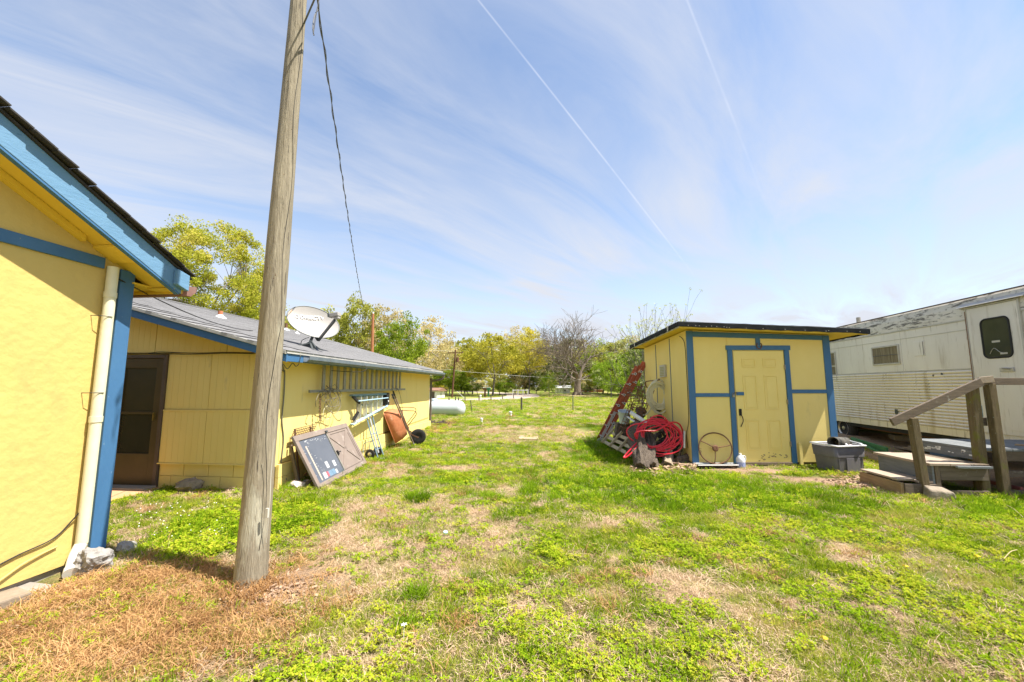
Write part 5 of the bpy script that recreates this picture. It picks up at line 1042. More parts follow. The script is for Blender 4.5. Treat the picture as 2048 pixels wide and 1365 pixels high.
# door
dd = MB().box(-.028, -.0125, -.965, -.065, .66, 2.99).build('door', m_trail, tT, bevel=.006)
w = MB(); 
for a in ((-.062, -.032, .64, 3.01), (-1.0, -.968, .64, 3.01)): w.box(-.034, -.0005, a[0], a[1], a[2], a[3])
w.box(-.034, -.0005, -1.0, -.032, 2.995, 3.02); w.build('door_frame', m_seam, tT, bevel=.003)
w = MB(); w.box(-.04, -.034, -.050, -.036, .66, 2.95); w.build('door_hinge', mat('rust_streak', (.16,.08,.05), (.28,.17,.12), 20, .8), tT)
w = MB(); w.prism([(-.10, 3.03), (-.012, 3.10), (-.012, 3.03)], -1.15, .05, 'y'); w.build('rain_hood', m_seam, tT)
def rrect(u0, u1, z0, z1, r, x, n=6):
    o = []
    for cu_, cz, a in ((u1-r, z1-r, 0), (u0+r, z1-r, 90), (u0+r, z0+r, 180), (u1-r, z0+r, 270)):
        for k in range(n+1): t_ = R(a+90*k/n); o.append(Vector((x, cu_+r*math.cos(t_), cz+r*math.sin(t_))))
    return o
w = MB(); w.tube(rrect(-.80, -.315, 2.03, 2.74, .09, -.030), .018, 6, closed=True); q = w.build('window_gasket', m_black, dd, smooth=True)
w = MB(); pl = rrect(-.80, -.315, 2.03, 2.74, .09, -.033); w.v = [tuple(p) for p in pl]; w.f = [tuple(range(len(pl)))]; gl = w.build('window_glass', mat('bus_glass', (.03,.035,.025), (.06,.065,.045), 2, .12, spec=.6), dd, fix=False)
w = MB(); w.tube(smoothpath([(-.036, -.42, 2.10), (-.036, -.50, 2.20), (-.036, -.60, 2.12), (-.036, -.70, 2.10)], 5), .004, 5); w.box(-.037, -.0345, -.62, -.48, 2.30, 2.335); w.box(-.037, -.0345, -.72, -.60, 2.08, 2.11); w.build('window_squiggle', m_seam, dd)  # pale squiggle and two short bars laid over the dark door glass
w = MB(); w.box(-.05, -.0285, -.79, -.56, 1.77, 1.84); w.build('lock_plate', m_seam, dd, bevel=.004); w = MB(); w.beam((-.06, -.75, 1.815), (-.06, -.62, 1.83), .02, .02); w.build('handle', m_alu, dd, bevel=.004)
w = MB(); w.box(-.0325, -.0285, -.93, -.58, .75, 1.74); w.build('door_skin', m_trail, dd, bevel=.002)
# windows
def twin(u0, u1, z0, z1, mid=None, curt=True):
    f = MB()
    for a in ((u0-.035, u1+.035, z0-.035, z0), (u0-.035, u1+.035, z1, z1+.035), (u0-.035, u0, z0, z1), (u1, u1+.035, z0, z1)): f.box(-.03, -.0075, *a)
    if mid: f.box(-.032, -.0075, u0, u1, mid-.02, mid+.02)
    f = f.build('window', m_seam, tT, bevel=.003)
    w = MB(); w.box(-.0115, -.0078, u0, u1, z0, z1); w.build('curtain', m_curtain if curt else m_glassk, f)
    w = MB(); n_l = max(2, round((z1-z0)/.16))
    for i in range(1, n_l): z = z0+(z1-z0)*i/n_l; w.box(-.022, -.013, u0, u1, z-.005, z+.005)
    w.build('louvre_bar', m_glassd, f)
twin(1.70, 2.50, 2.07, 2.46); twin(4.03, 4.42, 1.72, 2.48, 2.10)
tb('hatch', .98, 1.25, 2.18, 2.50, .018, m_trail, bev=.004); q = MB(); q.box(-.022, -.019, .995, 1.005, 2.19, 2.49); q.build('hatch_edge', m_brown, tT)
tb('outlet_cover', 1.87, 1.97, .85, .97, .03, m_dishdk, bev=.004); tb('outlet_cover', 1.60, 1.68, .88, .95, .028, m_dishdk)
for u, z in ((.62, 1.80), (.82, 1.77)): w = MB(); w.lathe([(0, 0), (.022, 0), (.022, .012), (0, .014)], 10, Matrix.Translation((-.018, u, z-.03))@Matrix.Rotation(-PI/2, 4, 'Y')); w.build('bolt_cap', m_dishdk, tT)
# wheels
for u in (4.02, 4.92):
    MR = Matrix.Translation((.14, u, .33))@Matrix.Rotation(-PI/2, 4, 'Y')
    w = MB(); w.lathe([(.20, -.09), (.30, -.10), (.345, -.06), (.352, 0), (.345, .06), (.30, .10), (.22, .105), (.20, .09)], 32, MR); q = w.build('wheel', m_tyre, tT, smooth=True)
    w = MB(); w.lathe([(.205, .02), (.22, .10), (.215, .115), (.19, .10), (.17, .07), (.13, .075), (.09, .085), (.055, .09), (.05, .11), (0, .12)], 28, MR); rm = w.build('rim', m_chrome, q, smooth=True)
    w = MB(); 
    for k in range(5): a = 2*PI*k/5; w.lathe([(0, .0), (.022, 0), (.022, .004), (0, .005)], 8, MR@Matrix.Translation((.125*math.cos(a), .125*math.sin(a), .078)))
    w.build('rim_hole', m_black, rm)
w = MB(); w.tube([(.15, 4.02, .33), (2.2, 4.02, .33)], .04, 8); w.build('axle', m_rustbrown, tT)
def tp(d, u, z): # trailer-local to world; d outwards from the side
    return TO+Vector((-d*math.cos(TY)-u*math.sin(TY), -d*math.sin(TY)+u*math.cos(TY), z))

# ------------------------------------------------------------------ deck and stairs
tK = thing('deck_stairs', 'weathered wooden porch steps with handrail leading up to the trailer door', 'deck', (6.1, 6.4, 0))
def K(mb): mb.v = [(x-6.1, y-6.4, z) for x, y, z in mb.v]; return mb
def kb(name, x0, x1, y0, y1, z0, z1, m, bev=.004): return K(MB().box(x0, x1, y0, y1, z0, z1)).build(name, m, tK, bevel=bev)
x = 6.08; i = 0
while x < 7.98:
    kb('deck_board', x, x+.135, 6.40+.004*math.sin(i*7), 7.52+.01*math.cos(i*5), .60, .635, m_greywash); x += .142; i += 1
kb('rim_joist', 6.085, 6.12, 6.44, 7.48, .46, .598, m_greywash); kb('rim_joist', 6.36, 7.95, 6.43, 6.465, .46, .598, m_woodH); kb('rim_joist', 6.12, 7.9, 7.44, 7.475, .46, .598, m_wood)
for x, y in ((6.16, 7.38), (7.75, 6.55), (7.75, 7.38), (6.9, 7.38), (6.52, 6.6)): kb('deck_leg', x-.05, x+.05, y-.05, y+.05, -.1, .60, m_mosswood)
kb('cross_board', 6.32, 8.0, 6.44, 6.465, .24, .33, m_woodH); kb('cross_board', 6.30, 8.2, 6.40, 6.43, -.02, .07, m_woodH)
kb('cross_board', 6.6, 6.64, 6.47, 7.4, .05, .10, mat('red_brown_wood', (.22,.06,.05), (.3,.1,.08), 6, .8))
kb('tread', 5.30, 5.56, 6.28, 7.27, .405, .44, m_tread); kb('tread', 5.57, 5.83, 6.285, 7.25, .403, .438, m_tread); kb('tread', 5.84, 6.07, 6.29, 7.24, .40, .435, m_wood)
kb('tread_edge', 5.62, 6.06, 6.235, 6.275, .385, .415, m_greywash)
kb('riser', 5.345, 5.375, 6.31, 7.24, .10, .402, m_greywash); kb('stringer', 5.38, 5.44, 6.30, 6.34, .02, .40, m_wood); kb('stringer', 5.45, 6.06, 6.31, 6.345, .21, .395, m_woodH); kb('stringer', 5.45, 6.06, 6.315, 6.345, -.02, .07, m_woodH)
kb('stringer', 5.45, 6.06, 7.2, 7.235, .10, .395, m_woodH)
kb('tread', 4.90, 5.13, 6.34, 7.02, .185, .212, m_tread); kb('tread', 5.14, 5.34, 6.30, 6.95, .165, .195, m_tread)
kb('riser', 4.905, 4.945, 6.29, 7.05, -.06, .165, mat('split_plank', (.24,.15,.075), (.40,.28,.15), 7, .9, bump=.7, bscale=24, stretch=(6,.6,6), spots=[((.1,.07,.05), 9, .62, .08, (4,.6,4))])); kb('stringer', 4.946, 5.36, 6.27, 6.305, -.06, .155, m_woodH); kb('stringer', 4.95, 5.36, 7.02, 7.05, -.06, .155, m_woodH)
def post(p, q, s_, m=m_mosswood, name='handrail_post'): return K(MB().beam(p, q, s_, s_, (0, 1, 0))).build(name, m, tK, bevel=.008)
P1t = on_y(1824, 836, 6.30); P1b = on_y(1848, 968, 6.30); post(P1b-Vector((0, 0, .12)), P1t, .095)
post((6.075, 6.42, -.1), on_y(1943, 771, 6.40), .105); post((6.285, 6.365, -.1), on_y(1978, 768, 6.375), .095)
w = MB(); w.box(6.12, 6.18, 6.52, 6.60, -.1, .6); K(w).build('deck_leg', m_mosswood, tK, bevel=.006)
ra, rb_ = on_y(1783, 845, 6.30), on_y(1962, 764, 6.34)
q = MB(); d = (rb_-ra).normalized(); q.beam(ra, rb_, .04, .115, (0, 0, 1)); K(q).build('handrail', m_woodH, tK, bevel=.005)
q = MB(); q.beam((6.14, 6.36, 1.585), (7.95, 6.40, 1.585), .05, .10); K(q).build('handrail', m_woodH, tK, bevel=.005)
q = MB(); q.beam((6.12, 6.335, 1.60), (6.30, 6.325, 1.62), .02, .09); K(q).build('rail_splice', m_tread, tK, bevel=.003)
q = MB(); q.box(6.10, 6.26, 6.44, 6.47, .95, 1.07); K(q).build('rail_block', m_woodH, tK, bevel=.004)
q = MB(); q.box(6.12, 6.24, 6.46, 6.50, 1.06, 1.24); K(q).build('mailbox_plate', m_teal, tK, bevel=.004)
# paint scabs on the grey side skirt
rs = random.Random(41); w = MB()
for i in range(20): y = rs.uniform(6.5, 7.4); z = rs.uniform(.50, .56); s_ = rs.uniform(.012, .035); w.box(6.080, 6.0845, y, y+s_*2, z, z+s_)
K(w).build('paint_flakes', m_white, tK)
w = MB(); w.box(-.035, .035, -.06, .06, 0, .02); o = w.build('wood_block', m_logend, loc=(6.98, 6.75, .637), rot=(0, 0, .6), bevel=.003); tag(o, 'small pale wood block lying on the grey deck', 'block')
rs = random.Random(2); w = MB()
for i in range(12):
    p = Vector((7.35, 6.75, .64)); pts = [p+Vector((rs.uniform(-.1, .1), rs.uniform(-.1, .1), rs.uniform(0, .12))) for k in range(5)]; w.tube(smoothpath(pts, 3), .003, 4)
o = w.build('twig_tangle', m_black); tag(o, 'small tangle of black wire on the deck boards by the trailer', 'wire')
o = None
w = MB(); w.hexa([(-.16, -.11, -.05), (.16, -.11, -.05), (.14, .12, -.05), (-.12, .12, -.05)], [(-.13, -.08, .11), (.12, -.10, .10), (.11, .11, .115), (-.10, .11, .13)]); pst = on_z(1853, 986, 0); o = w.build('stone_block', m_rocktan, loc=(5.24, 6.13, .02), rot=(R(4), 0, R(-12)), bevel=.02); tag(o, 'tan stone block set against the bottom step', 'stone')
p = on_z(1900, 915, .22); w = MB(); w.lathe([(0, 0), (.21, 0), (.25, .30), (.265, .31), (.265, .34), (.245, .34), (.23, .30), (.2, .02), (0, .02)], 28); o = w.build('plastic_tub', mat('blue_grey_tub', (.12,.17,.20), (.17,.23,.26), 5, .5), smooth=True, loc=(6.85, 7.75, .0)); tag(o, 'round blue grey plastic tub tucked behind the porch steps', 'tub')
w = MB(); w.beam(tp(.62, 2.6, .16), tp(.75, 1.25, .10), .05, .14); w.beam(tp(.66, 2.55, .20), tp(1.0, 1.0, .05), .03, .05); o = w.build('green_board', m_green, bevel=.004); tag(o, 'green painted board on the ground between tote and deck', 'board')
w = MB(); w.beam(tp(-.6, 3.6, .04), tp(.9, 3.55, .04), .12, .09); o = w.build('ground_beam', mat('tan_beam', (.38,.26,.13), (.5,.36,.2), 6, .9, bump=.4), bevel=.006); tag(o, 'tan timber lying on the ground in front of the trailer wheel', 'beam')
rs = random.Random(19)
for i in range(9):
    u = rs.uniform(.0, 2.6); d0 = rs.uniform(-.9, .25); z = .08+.04*i*.6; a = rs.uniform(-.5, .5); L_ = rs.uniform(.4, .9)
    c = tp(d0, u, z); v_ = Vector((math.sin(a)*L_*.5, math.cos(a)*L_*.5, rs.uniform(-.04, .04)))
    w = MB(); w.beam(c-v_, c+v_, rs.uniform(.06, .14), .03); o = w.build('scrap_plank', rs.choice([m_wood, m_woodY, m_log])); tag(o, 'old plank in the heap of scrap lumber under the trailer', 'plank', 'scrap planks under the trailer')
for i, (u, lab) in enumerate(((1.9, 'blue grey'), (3.3, 'pale'))):
    w = MB(); c = tp(-.8-.1*i, u, .12); w.box(-.2, .2, -.14, .14, -.12, .12); o = w.build('cinder_block', m_concrete, loc=c, rot=(0, 0, .2+i), bevel=.008); tag(o, ('concrete support block under the trailer just right of the wheel' if i else 'concrete support block under the trailer behind the green board'), 'block')

# ------------------------------------------------------------------ yard: slabs, clean-outs, tank, fences
def slab(px0, px1, py0, py1, h, label, m):
    a, b_, c, d = on_z(px0, py1, .15), on_z(px1, py1, .15), on_z(px1-2, py0, .15), on_z(px0+2, py0, .15)
    z = g1(a.x, a.y)-.01; w = MB(); w.hexa([(q.x, q.y, z-.1) for q in (a, b_, c, d)], [(q.x, q.y, z+h) for q in (a, b_, c, d)]); o = w.build('concrete_slab', m, bevel=.012); tag(o, label, 'slab'); return o
m_pad = mat('tan_pad', (.40,.28,.18), (.50,.37,.25), 3, .95, bump=.3, bscale=30, stretch=(1,5,1))
slab(1037, 1077, 860, 875, .045, 'square tan concrete cover in the yellowish grass in mid yard', m_pad)
slab(1153, 1188, 862, 871, .02, 'low sunken concrete cover right of the square cover, near the ladder', m_pad)
for px, py, h, r_, lab in ((1021, 834, .20, .06, 'taller white plastic clean-out pipe near the fence post'), (963, 848, .16, .04, 'smaller white plastic clean-out pipe in the lawn left of the taller one')):
    p = on_z(px, py, .17); t = thing('cleanout_pipe', lab, 'pipe', (p.x, p.y, g1(p.x, p.y)))
    w = MB(); w.tube([(0, 0, -.05), (0, 0, h)], r_, 14); w.build('pipe', m_pvc, t, smooth=True); w = MB(); w.lathe([(r_*1.25, h-.05), (r_*1.25, h), (r_*.7, h+.012), (0, h+.014)], 14); w.build('cap', m_pvc, t, smooth=True)
    if r_ > .05:
        w = MB(); rs = random.Random(3)
        for i in range(16): a = rs.uniform(0, 6.3); rr = rs.uniform(.06, .2); e = Matrix.Translation((rr*math.cos(a), rr*math.sin(a), .01)); w.box(-.03, .03, -.02, .02, -.01, .025, e@Matrix.Rotation(rs.uniform(0, 3), 4, 'Z'))
        w.build('red_soil', m_terra, t)
p = on_z(898, 834, .19); tK2 = thing('propane_tank', 'large white horizontal propane tank beyond the far corner of the house', 'propane tank', (-5.55, 18.2, g1(-5.5, 18.2)), R(-3))
w = MB(); prof = [(0, -1.35)]+[(.36*math.sin(R(a)), -1.05-.30*math.cos(R(a))) for a in range(10, 91, 10)]+[(.36*math.sin(R(a)), 1.05-.30*math.cos(R(a))) for a in range(90, 180, 10)]+[(0, 1.35)]
w.lathe(prof, 32, Matrix.Translation((.35, 0, .30))@Matrix.Rotation(PI/2, 4, 'Y')); w.build('vessel', m_tank, tK2, smooth=True)
w = MB(); w.lathe([(.155, .64), (.155, .71), (.13, .75), (0, .755)], 18, Matrix.Translation((.2, 0, 0))); w.build('valve_dome', mat('dome_blue', (.45,.55,.66), (.56,.64,.72), 3, .5), tK2, smooth=True)
for x in (-.3, 1.0): w = MB(); w.box(x-.06, x+.06, -.22, .22, -.1, .02); w.build('foot', m_concrete, tK2)
w = MB(); w.tube([(-.15+.35, .363*math.cos(2*PI*k/32), .30+.363*math.sin(2*PI*k/32)) for k in range(32)], .006, 5, closed=True); w.build('weld_band', m_tank, tK2)
# brush pile near the tank
w = MB(); rs = random.Random(13); p0 = on_z(876, 849, .19)
for i in range(70): p = p0+Vector((rs.gauss(0, .22), rs.gauss(0, .15), rs.uniform(0, .1))); d = Vector((rs.gauss(0, 1), rs.gauss(0, 1), rs.gauss(0, .3))).normalized()*rs.uniform(.05, .2); w.tube([p-d, p+d], .008, 4)
o = w.build('brush_pile', m_log); tag(o, 'little heap of dead sticks by the far corner of the house', 'brush pile')
# fence posts (near pasture fence)
posts = []
def fpost(px, py_top, py_base, D, label, m=m_post, r=.05, grp=None, lean=0, square=False):
    b_ = on_y(px, py_base, D); t_ = on_y(px+lean, py_top, D); gz_ = g1(b_.x, b_.y); o = thing('fence_post', label, 'fence post', (b_.x, b_.y, gz_), 0, grp); dlt = Vector((t_.x-b_.x, 0, t_.z-b_.z))
    w = MB(); w.tube([Vector((0, 0, -.1)), dlt*.5, dlt], [r, r*.95, r*.85], 9); w.build('shaft', m, o); 
    w = MB(); w.tube([dlt*.98, dlt*1.0+Vector((0, 0, .01))], [r*.9, r*.6], 9); w.build('top', m, o); posts.append(Vector((b_.x, b_.y, gz_))+dlt); return o
fpost(944, 806, 829, 20.6, 'thin leaning fence post just right of the propane tank', r=.025, lean=-3)
fpost(1043, 801, 827, 22.0, 'short dark wooden fence post in the middle of the lawn', r=.055)
fpost(1146, 795, 827, 22.0, 'steel fence post right of the dark wooden one, below the bare tree', m_metalgreen, r=.028)
line = [Vector((-26, 20.2, 1.0)), posts[0], posts[1], posts[2], Vector((8.5, 22.4, 1.0)), Vector((22, 22.5, 1.0))]
w = MB()
for dz in (-.08, -.32):
    for a, b_ in zip(line[:-1], line[1:]): w.tube(sag(a+Vector((0, 0, dz)), b_+Vector((0, 0, dz)), .04, 8), .0035, 4)
o = w.build('fence_wire', m_wire); tag(o, 'thin wire strands strung between the near fence posts', 'fence wire')
for k, (px, top, base, D) in enumerate(((898, 797, 806, 37), (911, 797, 807, 37), (917, 797, 806, 37), (930, 795, 804, 40), (958, 793, 805, 41), (982, 792, 802, 44), (1005, 790, 800, 48), (1027, 786, 797, 52))):
    fpost(px, top, base, D, ['post beside the tall brown utility pole, left one', 'second small post beside the utility pole', 'third small post right of the utility pole', 'lone roadside fence post beyond the tank', 'pale roadside post near the white marker', 'roadside post in front of the mailbox', 'small roadside post right of the mailbox', 'distant post at the left end of the white rail fence'][k], m_post if k != 4 else m_wood, r=.06, grp='roadside fence posts')
p = on_y(961, 804, 40); w = MB(); w.tube([(0, 0, -.1), (0, 0, .55)], .07, 8); w.lathe([(.1, .5), (.1, .6), (0, .66)], 8); o = w.build('marker_post', m_white, loc=(p.x, p.y, g1(p.x, p.y))); tag(o, 'stubby white marker post at the edge of the road', 'marker')

# ------------------------------------------------------------------ far things
def at_far(px, D): p = on_y(px, 780, D); return Vector((p.x, p.y, g1(p.x, p.y)))
def far_pole(px_b, px_t, py_t, D, r, m, label, arm=True):
    b_ = at_far(px_b, D); t_ = on_y(px_t, py_t, D); o = thing('utility_pole', label, 'utility pole', b_); d = t_-b_
    w = MB(); w.tube([Vector((0, 0, -.5)), d], [r, r*.7], 12); w.build('shaft', m, o, smooth=True)
    if arm: 
        w = MB(); w.box(-1.1, 1.1, -.06, .06, -.06, .06, Matrix.Translation(d-Vector((0, 0, .45)))); w.build('crossarm', m, o)
        w = MB(); 
        for x in (-1.0, .0, 1.0): w.tube([d+Vector((x, 0, -.38)), d+Vector((x, 0, -.18))], .05, 6)
        w.build('insulator', m_brown, o)
        w = MB(); w.tube([d+Vector((.32, -.05, -1.75)), d+Vector((.32, -.05, -1.1))], .22, 12); w.build('transformer', m_darkpole, o, smooth=True)
    else: w = MB(); w.lathe([(0, 0), (.08, .02), (.05, .2), (0, .22)], 8, Matrix.Translation(d)); w.build('pole_cap', m_white, o)
    return b_+d
T1 = far_pole(904, 911, 700, 56, .15, m_darkpole, 'dark brown utility pole with crossarm and transformer by the road')
T2 = far_pole(743, 746, 628, 40, .19, m_redpole, 'red brown wooden pole rising behind the house roof', False)
def pline(a, b_, d, label, r=.018, m=m_wirepale): w = MB(); w.tube(sag(a, b_, d, 24), r, 4); o = w.build('power_line', m); tag(o, label, 'power line')
pline(T1+Vector((0, 0, -.2)), Vector((-48, 44, 8.0)), .35, 'pale overhead line from the brown pole towards the left behind the roof')
pline(T1+Vector((0, 0, -3.0)), Vector((45, 82, 2.8)), 1.0, 'thin line sloping down to the right across the far trees', .014)
pline(T1+Vector((0, 0, -2.8)), Vector((-45, 50, 3.6)), .4, 'lower thin line running left from the brown pole', .014)
w = MB(); w.tube([on_y(914, 783, 52), on_y(929, 797, 50)], .035, 5); o = w.build('guy_wire', m_wirepale); tag(o, 'pale slanting guy guard beside the brown utility pole', 'guy wire')
def bld(name, label, cat, px0, px1, py_e, py_r, D, depth, mw, mr, parts=()):
    a = at_far(px0, D); b_ = at_far(px1, D); W_ = b_.x-a.x; e = on_y(px0, py_e, D).z-a.z; r = on_y(px0, py_r, D).z-a.z; o = thing(name, label, cat, a)
    w = MB(); w.box(0, W_, 0, depth, -.5, e); w.build('wall', mw, o)
    w = MB(); w.hexa([(-.3, -.3, e), (W_+.3, -.3, e), (W_+.3, depth+.3, e), (-.3, depth+.3, e)], [(-.3, -.3, e+.12), (W_+.3, -.3, e+.12), (W_+.3, depth/2, r), (-.3, depth/2, r)]); w.build('roof', mr, o)
    for nm, x0, x1, z0, z1, m in parts: w = MB(); w.box(x0*W_, x1*W_, -.06, .02, z0*e, z1*e); w.build(nm, m, o)
    return o
bld('white_outbuilding', 'small white building beyond the field, left of the bare tree', 'building', 1111, 1140, 777, 771, 78, 5, m_white, m_white, (('door', .12, .2, 0, .8, m_drip), ('window', .6, .7, .4, .7, m_glassk)))
bld('brick_house', 'low red brown house half hidden by trees right of the bare tree', 'house', 1160, 1205, 781, 776, 92, 7, m_terra, m_roofred, (('door', .3, .38, 0, .8, m_white), ('window', .6, .72, .4, .8, m_white), ('window', .1, .2, .4, .8, m_white)))
bld('roadside_shed', 'small white shed with dark roof just past the house corner, across the road', 'shed', 850, 874, 783, 776, 52, 4, m_white, m_roofred, (('door', .5, .8, 0, .9, m_brown),))
c = at_far(879, 54); w = MB(); w.box(-.25, .25, -.2, .2, 0, .7); w.lathe([(.22, .7), (.26, .9), (.17, 1.2), (.06, 1.4), (0, 1.45)], 12); o = w.build('covered_grill', mat('teal_cover', (.10,.18,.16), (.2,.28,.25), 2, .8), loc=c, bevel=.06); tag(o, 'teal covered object standing beside the roadside shed', 'cover')
for k, (px, m_, lab) in enumerate(((970, m_rustbrown, 'white topped mailbox on a rusty post by the road'), (977, m_green, 'green mailbox with a pale lid right of the rusty one'))):
    c = at_far(px, 60); t = thing('mailbox', lab, 'mailbox', c); w = MB(); w.box(-.12, .12, -.1, .1, -.3, 1.0); w.build('post', m_, t); w = MB(); w.box(-.30, .30, -.2, .2, 1.0, 1.35); w.build('box', m_, t, bevel=.08); w = MB(); w.box(-.31, .31, -.22, .22, 1.36, 1.46); w.build('lid', m_white, t, bevel=.02)
t = thing('rail_fence', 'short white rail fence beyond the field, left of the white building', 'fence', at_far(1026, 66)); b_ = at_far(1056, 66)-t.location; nP = 4
for k in range(nP): w = MB(); x = b_.x*k/(nP-1); w.box(x-.07, x+.07, -.07, .07, -.4, 1.05); w.build('post', m_white, t)
w = MB(); w.box(0, b_.x, -.03, .03, .82, .98); w.build('rail', m_white, t)
# ------------------------------------------------------------------ trees
def leaf_cloud(centers, radii, per, size, rng, flat=.75):
    n = len(centers)*per
    c = np.repeat(np.array(centers), per, 0); rr = np.repeat(np.array(radii), per)[:, None]
    d = rng.normal(size=(n, 3)); d /= np.linalg.norm(d, axis=1)[:, None]; rad = rng.rand(n, 1)**.45
    p = c+d*rad*rr*np.array([1, 1, flat])
    nrm = rng.normal(size=(n, 3))+np.array([0, 0, .5]); nrm /= np.linalg.norm(nrm, axis=1)[:, None]
    t = np.cross(nrm, rng.normal(size=(n, 3))); t /= np.linalg.norm(t, axis=1)[:, None]; b = np.cross(nrm, t)
    s = size*(.55+.9*rng.rand(n, 1)); a = t*s*.5; b = b*s*.36
    return np.stack([p-a, p+b, p+a, p-b], 1).reshape(-1, 3)
def quads_mesh(name, V, m):
    n = len(V)//4; me = bpy.data.meshes.new(name); me.vertices.add(len(V)); me.vertices.foreach_set('co', V.astype(np.float32).ravel())
    me.loops.add(n*4); me.loops.foreach_set('vertex_index', np.arange(n*4, dtype=np.int32)); me.polygons.add(n); me.polygons.foreach_set('loop_start', np.arange(0, n*4, 4, dtype=np.int32)); me.update(calc_edges=True); me.materials.append(m); return me
def limb(w, a, b, r0, r1, rr, n=5, k=5, bow=.12):
    a, b = Vector(a), Vector(b); L = (b-a).length; mid = a.lerp(b, .5)+Vector((rr.gauss(0, 1), rr.gauss(0, 1), rr.uniform(.0, 1)))*L*bow*.6
    pts = [(a*(1-t)**2+mid*2*t*(1-t)+b*t*t) for t in [i/k for i in range(k+1)]]; w.tube(pts, [r0+(r1-r0)*i/k for i in range(k+1)], n, cap=False); return pts
def crown_tree(seed, H, Wd_, n_cl, per, leaf, m_leaf, m_bark_, trunk_r=.22, low=.22, crad=.13, flat=.75, shell=.5, nlimb=7, sides=5):
    rr = random.Random(seed); rng = np.random.RandomState(seed); zc_ = H*(low+(1-low)*.52); rz2 = H*(1-low)*.5; rx = Wd_/2
    w = MB(); top = Vector((rr.gauss(0, .03)*H, rr.gauss(0, .03)*H, H*(low+.12))); tp_ = limb(w, (0, 0, -.3), top, trunk_r, trunk_r*.7, rr, 8, 6, .03)
    lead = limb(w, top, (top.x+rr.gauss(0, .05)*H, top.y+rr.gauss(0, .05)*H, H*.86), trunk_r*.65, .03, rr, 6, 6, .06)
    cs, rd = [], []; off = Vector((seed*1.7, 3.3, 9.1))
    for i in range(n_cl):
        a = rr.uniform(0, 2*PI); u = rr.uniform(-1, 1); q = rr.random()**(1-shell*.7) ; s = math.sqrt(1-u*u); d = Vector((s*math.cos(a), s*math.sin(a), u))
        k = (.50+.45*q)*(1+.30*MN.noise(d*1.7+off)); c = Vector((d.x*rx*k, d.y*rx*k, zc_+d.z*rz2*k*(1 if d.z > 0 else .85))); cs.append(c); rd.append(Wd_*crad*rr.uniform(.55, 1.25))
    hubs = []
    for i in range(nlimb):
        a = 2*PI*i/nlimb+rr.uniform(-.3, .3); st = lead[rr.randint(0, 3)] if i % 2 else tp_[-1-rr.randint(0, 1)]; e = Vector((rx*.55*math.cos(a), rx*.55*math.sin(a), zc_+rz2*rr.uniform(-.45, .5)))
        pts = limb(w, st, e, trunk_r*.42, trunk_r*.14, rr, sides, 6, .18); hubs += pts[2:]
    hubs += lead[2:]
    for c in cs:
        h = min(hubs, key=lambda q: (q-c).length+rr.uniform(0, .6)); limb(w, h, c, trunk_r*.10, trunk_r*.02, rr, 3, 3, .15)
    tm = w.mesh('trunk', m_bark_, True, False); cm = quads_mesh('crown', leaf_cloud(cs, rd, per, leaf, rng, flat), m_leaf); return tm, cm
lf_green = leafmat('leaf_green', (.13,.20,.015), (.40,.48,.05), .35)
lf_olive = leafmat('leaf_olive', (.22,.25,.03), (.52,.50,.11), .35)
lf_gold = leafmat('leaf_gold', (.26,.26,.025), (.68,.60,.09), .35)
lf_tan = leafmat('leaf_tan', (.30,.24,.08), (.66,.55,.26), .4)
lf_dark = leafmat('leaf_dark', (.04,.065,.015), (.14,.18,.035), .5, .3)
lf_bright = leafmat('leaf_bright', (.14,.24,.015), (.40,.52,.06), .6)
lf_oak = leafmat('leaf_oak', (.16,.20,.015), (.50,.50,.06), .5, .5, (.60,.52,.12))
KIND = {}
for nm, m_, per, ncl, cr_a, variants in (('green', lf_green, 90, 130, .11, 2), ('olive', lf_olive, 75, 130, .105, 2), ('gold', lf_gold, 75, 130, .105, 3), ('tan', lf_tan, 40, 130, .10, 2), ('dark', lf_dark, 90, 100, .13, 2), ('bright', lf_bright, 90, 90, .14, 1)):
    KIND[nm] = [crown_tree(100+7*i+sum(map(ord, nm)), 12, 10, ncl, per, .27, m_, m_barkpale if nm in ('tan',) else m_bark, .17, low={'dark': .1, 'bright': .05}.get(nm, .2), crad=cr_a) for i in range(variants)]
def tree(kind, px, top, wpx, D, label, base_z=None, name='tree', grp=None, i=0, cat='tree'):
    b_ = at_far(px, D); t_ = on_y(px, top, D); H_ = t_.z-b_.z; W_ = wpx/CAM_F*D; tm, cm = KIND[kind][i % len(KIND[kind])]
    o = thing(name, label, cat, b_, (px*1.37) % 6.28, grp); s = W_/10.0; o.scale = (s*1.08, s*1.08, H_/11.3)
    inst(tm, 'trunk', o); inst(cm, 'crown', o); return o
